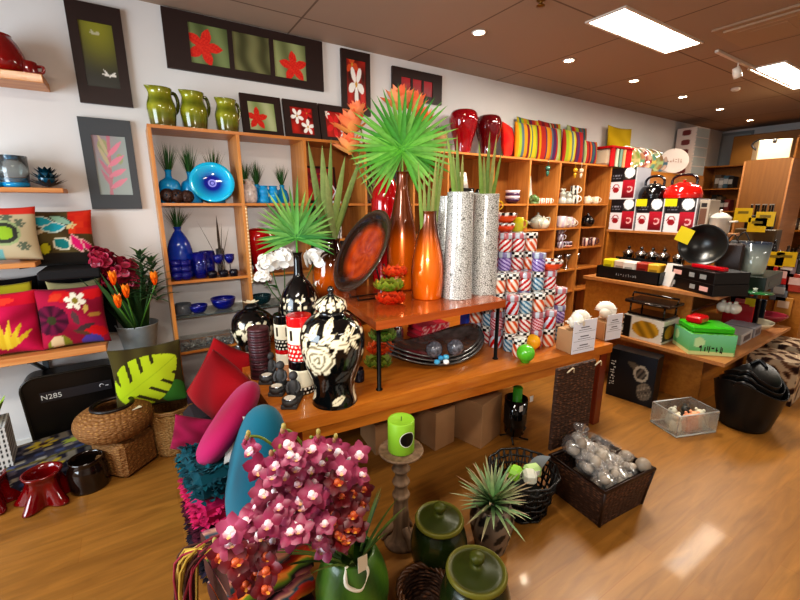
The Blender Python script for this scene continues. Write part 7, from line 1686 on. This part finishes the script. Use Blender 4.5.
for i in range(3):
    ya = YP(bx0[i] + .8, GX + .03, GZ); yb = YP(bx0[i + 1] - .8, GX + .03, GZ); w = ya - yb
    m = MB(); pbox(m, .3, w, hbx, f_le, 40); tag(m.build('cookware_box', VC_PRINT, loc=(GX + .18, (ya + yb) / 2, ZT), weld=.0005), 'red, white and black casserole carton in the lower row, ' + ('left', 'middle', 'right')[i] + ' one', 'box', 'casserole cartons')
    if i: m = MB(c('c8c01c')); m.box(0, 0, 0, .003, .12, .08); tag(m.build('hanging_tag', VC_PRINT, loc=(GX + .022, (ya + yb) / 2 + .1, ZT + hbx - .04)), ('yellow price tag on the middle casserole carton', 'yellow price tag on the right casserole carton')[i - 1], 'tag')
ya = YP(609, GX + .03, GZ + hbx); yb = YP(634, GX + .03, GZ + hbx); m = MB(); pbox(m, .3, ya - yb, hbx, f_le, 40); tag(m.build('cookware_box', VC_PRINT, loc=(GX + .18, (ya + yb) / 2, ZT + hbx + .001), weld=.0005), 'red, white and black casserole carton stacked alone in the upper row', 'box', 'casserole cartons')
enamel_ = mat('enamel', vc=True, rough=.12, coat=.6)
def casserole(label, px, r, h, k, x=GX + .2, z=ZT + hbx + .001, lidk=None, cat='pot', rz=0):
    t = thing('casserole', label, cat, (x, YP(px, x, z + .1), z), rz)
    m = MB(c(k)); m.lathe([(0, 0), (r * .85, 0), (r * .95, .02), (r, h * .65), (r * 1.03, h * .66), (r * .98, h * .66)], 30, True, 0)
    for s_ in (-1, 1): m.tube(catmull([(-.035, s_ * r * .97, h * .52), (-.03, s_ * (r + .04), h * .53), (.03, s_ * (r + .04), h * .53), (.035, s_ * r * .97, h * .52)], 4), .012, 6)
    m.build('pot_body', mat('enamel', vc=True, rough=.12, coat=.6), t)
    m = MB(c(lidk or k)); m.lathe([(r * 1.0, h * .665), (r * .98, h * .7), (r * .5, h * .86), (r * .1, h * .9), (r * .08, h * .94), (r * .16, h), (0, h * 1.03)], 30, True, 2); m.build('lid', mat('enamel'), t)
def kettle(label, px, r, h, k):
    x = GX + .2; z = ZT + hbx + .001; t = thing('kettle', label, 'kettle', (x, YP(px, x, z + .1), z))
    m = MB(c(k)); m.lathe([(0, 0), (r * .9, 0), (r, .02), (r * 1.0, h * .3), (r * .8, h * .62), (r * .42, h * .74)], 30, True, 3); m.build('kettle_body', mat('enamel'), t)
    m = MB(c(k)); m.lathe([(r * .42, h * .745), (r * .3, h * .8), (r * .06, h * .82), (r * .08, h * .87), (r * .13, h * .9), (0, h * .93)], 22, True, 2); m.build('lid', mat('enamel'), t)
    m = MB(c(k)); m.tube(catmull([(0, r * .8, h * .35), (0, r * 1.15, h * .5), (0, r * 1.25, h * .66)], 4), [.03] * 5 + [.018] * 4, 8); m.build('spout', mat('enamel'), t)
    m = MB(c('17131a')); m.tube(catmull([(0, r * .66, h * .66), (0, r * .66, h * .95), (0, r * .35, h * 1.15), (0, -r * .35, h * 1.15), (0, -r * .66, h * .95), (0, -r * .66, h * .66)], 5), .014, 8); m.build('handle', VC_GLOSS, t)
kettle('glossy black kettle with arched handle on the cartons beside the upper carton', 654, .15, .215, '0a0a0c'); kettle('bright red kettle with dark arched handle in the middle of the top tier', 683.5, .18, .215, 'c01a14')
casserole('small white pot at the right end of the top tier', 719, .1, .24, 'c8c0b4', z=ZT)
for i, (px, h, w, k, lab) in enumerate(((698.5, .3, .09, 'c0b4a8', 'white and brown carton right of the casserole cartons'), (707, .34, .1, 'a89a8a', 'taller beige carton at the right end of the top tier'))):
    m = MB(c(k)); m.box(0, 0, h / 2, .24, w, h, .003); m.box(-.121, 0, h * .5, .002, w * .6, h * .5, col=c('6a4a3a')); m.box(-.121, 0, h * .85, .002, w * .5, h * .12, col=c('2a2422')); tag(m.build('carton', VC_PRINT, loc=(GX + .2, YP(px + 1, GX + .2, GZ + .2), ZT)), lab, 'box')
# tall cabinet behind, carrying the patterned plates and a stack of boxes
CZt = PY(645, 171, 3.3).z
t = thing('storage_cabinet', 'tall wooden storage cabinet along the wall behind the red cartons', 'cabinet', (0, 0, 0))
xa = 5.6; xb = PY(704, 171, 3.3).x
m = MB(); m.box((xa + xb) / 2, 3.47, CZt / 2, xb - xa, .36, CZt); m.build('carcass', beech, t)
m = MB(); 
for i in range(3): m.box(xa + (xb - xa) * (i + .5) / 3, 3.285, CZt / 2, (xb - xa) / 3 - .02, .02, CZt - .1)
m.build('door', beech_e, t)
yx = XP(617, 3.585, CZt + .2); yh = max(.25, HZ((yx, 3.585), 617, 127) - CZt)
cushion('plain yellow cushion standing on the tall cabinet behind the red throw', (yx, 3.56, CZt + .001), .62, yh, .09, solid('b89a0a', 'c8a818'), 0, -.05)
PT = [('7a8a4a', 'b8a878'), ('a8785a', '5a8a6a'), ('c0a088', '8a3a3a'), ('5a8a7a', 'c8b060'), ('8a6a4a', 'a0b078'), ('b89a8a', '4a6a7a')]
for i, px in enumerate((628, 634, 640, 646, 652, 658)):
    k1, k2 = PT[i]; m = MB(); r_ = .17
    m.lathe([(0, 0), (r_ * .5, 0), (r_, .03), (r_, .022), (r_ * .5, -.01), (0, -.01)], 36, True, 3, fn=lambda r, z, a, k1=k1, k2=k2: c(k1) if math.sin(a * 6) + math.sin(r * 90) > .2 else c(k2))
    q = PY(px, 158, 3.42); o = m.build('patterned_plate', VC_GLOSS, loc=(q.x, 3.43 + .02 * (i % 2), CZt + r_ + .002)); o.rotation_euler = (1.25, 0, -.5); tag(o, 'patterned ceramic plate standing on the tall cabinet, ' + ('first', 'second', 'third', 'fourth', 'fifth', 'last')[i] + ' from the left', 'plate', 'patterned plates')
q = PY(675, 155, 3.3); t = thing('oval_sign', 'white oval sign with faint red lettering standing on the tall cabinet', 'sign', (q.x, 3.31, CZt))
m = MB(); rs = 11.5 * depth((q.x, 3.31, CZt)) / FPX; m.lathe([(0, 0), (rs, 0), (rs, .02), (0, .02)], 40, False, 0, sx=1.25); o = m.build('sign_board', mat('sign_white', 'd8ccc4', .5), t, loc=(0, 0, rs + .005)); o.rotation_euler = (PI / 2, 0, -.6)
scrawl('lettering', 6, rs * 1.3, .07, mat('faint_red', 'b08a7a', .5), t, (-.02 * math.sin(.6), -.024, rs + .005), (0, 0, -.6), 9)
z = CZt + .0005
for i in range(5):
    h = .15; m = MB(); 
    def f_st(s_, u, v, i=i): return c('9aa0a0') if s_ == 'front' and v < .9 else (c('6a2a2a') if el(u, v, .5, .5, .25, .3) else c('c8b8b0'))
    q = PY(690, 160, 3.45); pbox(m, .42, .3, h, f_st, 16); tag(m.build('glassware_carton', VC_PRINT, loc=(q.x, 3.46, z), weld=.0005, rz=-.05), 'pale glassware carton on the tall cabinet, ' + ('bottom', 'second', 'middle', 'fourth', 'top')[i] + ' of a stack of five', 'box', 'stacked glassware cartons'); z += h + .001
m = MB(c('8a7a6a')); m.box(0, 0, .15, .3, .02, .3); m.box(0, -.011, .15, .22, .002, .22, col=c('a89a8a')); q = PY(654, 145, 3.6); tag(m.build('small_canvas', VC_PRINT, loc=(q.x, 3.6, CZt)), 'small brown canvas against the wall behind the plates', 'picture')
# ================================================================== RIGHT: FAR BACKGROUND
WX = 6.6
ya = YP(745, WX, H + .45); yb = YP(790, WX, H + .45); zt = HZ(Vector((WX, (ya + yb) / 2, 0)), 766, 159)
t = thing('tall_cabinet', 'tall brown wooden cabinet end standing beyond the counter at right', 'cabinet', (WX, 0, 0))
m = MB(); m.box(.3, (ya + yb) / 2, zt / 2, .6, ya - yb, zt); m.build('carcass', wood('cabinet_brown', '6e4518', '7c4f1e', .5, 'z', .05), t)
m = MB(); m.box(.3, yb - .012, zt / 2, .6, .02, zt - .02); m.box(.3, ya + .012, zt / 2, .6, .02, zt - .02); m.build('edge_panel', beech_e, t)
q = Vector((WX + .3, YP(769, WX + .3, zt), zt + .0005)); sw = sz(31, q); sh_ = sz(19, q)
m = MB(); m.box(0, 0, sh_ / 2, sw * .7, sw * .8, sh_, .01, rz=.5); o = m.build('shade_box', mat('paper_shade', 'c8b896', .7), loc=q); tag(o, 'cream square paper shade on top of the tall brown cabinet', 'lamp shade')
m = MB(c('1a1614')); m.lathe([(0, 0), (.05, 0), (.05, .012), (.008, .02), (.008, .1), (.0, .1)], 12); m.tube(catmull([(0, 0, .1), (0, .1, .2), (0, .02, .26), (0, -.1, .22)], 4), .012, 6); m.sphere((0, -.12, .22), .04, 8, 6); tag(m.build('metal_bird', VC_SATIN, loc=(WX + .2, ya - .06, zt + .0005)), 'small dark metal bird figure on the tall cabinet beside the cream shade', 'figure')
def openshelf(label, x0, x1, y0, y1, zt, n, axis):
    t = thing('display_rack', label, 'rack', (x0, y0, 0)); w, d = x1 - x0, y1 - y0
    zs = []
    for i in range(n + 1):
        z = .1 + (zt - .12) * i / n; zs.append(z); m = MB(); m.box(w / 2, d / 2, z, w, d, .022); m.build('shelf_board', beech, t)
    m = MB()
    if axis == 'x': m.box(w - .01, d / 2, zt / 2, .02, d, zt)
    else: m.box(w / 2, d - .01, zt / 2, w, .02, zt)
    m.build('back_panel', beech, t)
    for k in (0, 1):
        m = MB()
        if axis == 'x': m.box(w / 2 - .01, (d - .011) if k else .011, zt / 2, w - .02, .022, zt)
        else: m.box((w - .011) if k else .011, d / 2 - .01, zt / 2, .022, d - .02, zt)
        m.build('side_panel', beech, t)
    return [z + .0115 for z in zs]
RX = 7.9
ya = YP(783, RX, 1.75); yb = YP(850, RX, 1.75)
zs = openshelf('open wooden rack of kitchenware at the far right edge', RX, RX + .4, yb, ya, 2.7, 6, 'x')
RC = ('b8b0a0', '6a5a4a', '2a2420', 'a83a2a', '8a9a9a', 'c8b89a', '4a3a32', '9a6a3a'); n_ = 0
for li, z in enumerate(zs[1:]):
    for j in range(4):
        y = ya - .13 - j * (ya - yb - .26) / 3
        k = RC[int(hsh(li, j) * 8)]; h = .12 + .16 * hsh(li, j, 3); m = MB(c(k))
        if hsh(li, j, 5) > .5: m.box(0, 0, h / 2, .14, .14, h, .006); nm = 'carton'
        else: m.lathe([(0, 0), (.06, 0), (.075, h * .4), (.05, h * .8), (.055, h)], 16, True, 2); nm = 'vase'
        tag(m.build('display_' + nm, VC_GLOSS, loc=(RX + .16, y, z)), '%s %s on the far right rack, %s shelf, %s from the left' % ('dark' if sum(c(k)) < .4 else 'pale', nm, ('lowest', 'second', 'third', 'fourth', 'fifth', 'top')[li], ordn[j]), nm)
RX2 = 8.7
ya = YP(699, RX2, 1.9); yb = YP(742, RX2, 1.9); zt2 = HZ(Vector((RX2, (ya + yb) / 2, 0)), 722, 165)
zs = openshelf('dark wooden rack against the far wall between the carton stack and tall cabinet', RX2, RX2 + .4, yb, ya, zt2, 6, 'x')
for li, z in enumerate(zs[3:-1]):
    for j in range(4):
        y = ya - .22 - j * (ya - yb - .44) / 3; k = ('3a5a6a', '1a1a1a', '5a4a3a', '8a8a8a', '6a2a2a')[int(hsh(li, j, 9) * 5)]; h = .14 + .14 * hsh(li, j, 2)
        m = MB(c(k)); m.box(0, 0, h / 2, .2, .09, h, .006); m.box(-.102, 0, h * .55, .002, .06, h * .4, col=mix(c(k), WHITE, .4)); tag(m.build('display_carton', VC_PRINT, loc=(RX2 + .15, y, z)), '%s carton on the far wall rack, %s shelf, %s from the left' % ('dark' if sum(c(k)) < .2 else 'muted', ('lower', 'middle', 'upper')[min(li, 2)], ordn[j]), 'box')
m = MB(c('8a8e90')); m.box(0, 0, .14, .02, .5, .9, .01); m.box(-.011, 0, .14, .002, .42, .8, col=c('a0a8ac')); tag(m.build('wall_panel', VC_PRINT, loc=(9.73, YP(733, 9.73, 2.6), 2.5)), 'pale grey poster panel on the far wall above the rack', 'poster')
m = MB(); m.box(0, 0, .3, .5, 1.6, .6, .01, col=c('7a5420')); tag(m.build('hanging_cupboard', VC_SATIN, loc=(9.49, YP(775, 9.4, 2.5) - .2, 2.35)), 'olive brown wall cupboard high on the far wall behind the cream shade', 'cupboard')
# knife stand and gadgets table right of the counter
KX = 6.05
p = Vector((KX, YP(770, KX, .95), 0)); KZ = .95
y1 = YP(735, KX, KZ); y0 = YP(812, KX, KZ)
t = thing('gadget_counter', 'brown counter block of kitchen gadgets at the right edge behind the tiers', 'counter', (KX, (y0 + y1) / 2, 0))
m = MB(); m.box(.2, 0, KZ / 2 - .015, .38, y1 - y0 - .04, KZ - .03); m.build('carcass', beech, t); m = MB(); m.box(.2, 0, KZ - .014, .44, y1 - y0, .028, .004); m.build('counter_top', beech_e, t)
z = KZ + .0005
def K(px, dx=.15): return Vector((KX + dx, YP(px, KX + dx, KZ + .2), z))
m = MB(c('4a3a22')); m.box(0, 0, .26, .2, .4, .52, .01); tag(m.build('plinth_box', VC_SATIN, loc=K(753, .25)), 'brown plinth box carrying the knife block at right', 'box')
t = thing('knife_block', 'black block of dark handled knives standing above the yellow tags', 'knife block', K(753, .25) + Vector((0, 0, .521)))
m = MB(c('141210')); m.box(0, 0, .08, .12, .26, .16, .01); m.build('block', VC_SATIN, t)
for i in range(7): m = MB(c('1a1614')); m.box((i % 2) * .03 - .015, -.1 + .033 * i, .22, .02, .02, .12, .006); m.box((i % 2) * .03 - .015, -.1 + .033 * i, .285, .021, .021, .012, col=c('8a8680')); m.build('knife_handle', VC_GLOSS, t)
for i, (px, py) in enumerate(((743, 215), (757, 225), (765, 219), (774, 259), (786, 259))):
    q = PX(px, py, KX - .03); m = MB(c('b89a18')); m.box(0, 0, 0, .012, .17, .16); m.box(-.007, 0, .03, .002, .1, .03, col=c('6a5a1a')); tag(m.build('hanging_tag', VC_PRINT, loc=q), 'yellow price tag at the gadget counter, ' + ('beside the knife block', 'below the knife block, left', 'below the knife block, right', 'on the counter edge, left', 'on the counter edge, right')[i], 'tag', 'yellow gadget tags')
for i, (px, h, r_, k, lab) in enumerate(((772, .42, .07, '121214', 'tall black pepper mill on the gadget counter'), (779, .3, .08, '2a2422', 'dark kettle shaped jar on the gadget counter'), (786, .36, .06, '1a1614', 'slim black bottle on the gadget counter'), (793, .25, .09, '3a2a1c', 'squat brown jar on the gadget counter'), (767, .2, .08, 'b8501a', 'small orange jar on the gadget counter'), (799, .3, .07, '202428', 'dark canister at the right edge of the gadget counter'))):
    r_ *= .5; m = MB(c(k)); m.lathe([(0, 0), (r_, 0), (r_ * 1.05, h * .1), (r_ * .7, h * .5), (r_ * .85, h * .7), (r_ * .4, h * .88), (r_ * .45, h * .95), (0, h)], 18, True, 3); tag(m.build('kitchen_jar', VC_GLOSS, loc=K(px, .1)), lab, 'jar')
for i, (px, py, k, lab) in enumerate(((781, 276, 'a82420', 'red packet hanging on the gadget counter front'), (779, 292, '6a7078', 'grey packet hanging low on the gadget counter front'), (795, 283, '9a3a2a', 'rust packet hanging at the right of the gadget counter'), (787, 268, '7a6a72', 'mauve packet hanging under the yellow tags'), (783, 306, 'b8803a', 'orange packet hanging lowest on the gadget counter front'))):
    q = PX(px, py, KX - .012); m = MB(c(k)); m.box(0, 0, 0, .02, .15, .2, .006); m.box(-.011, 0, .02, .002, .1, .08, col=mix(c(k), WHITE, .4)); tag(m.build('hanging_packet', VC_PRINT, loc=q), lab, 'packet')
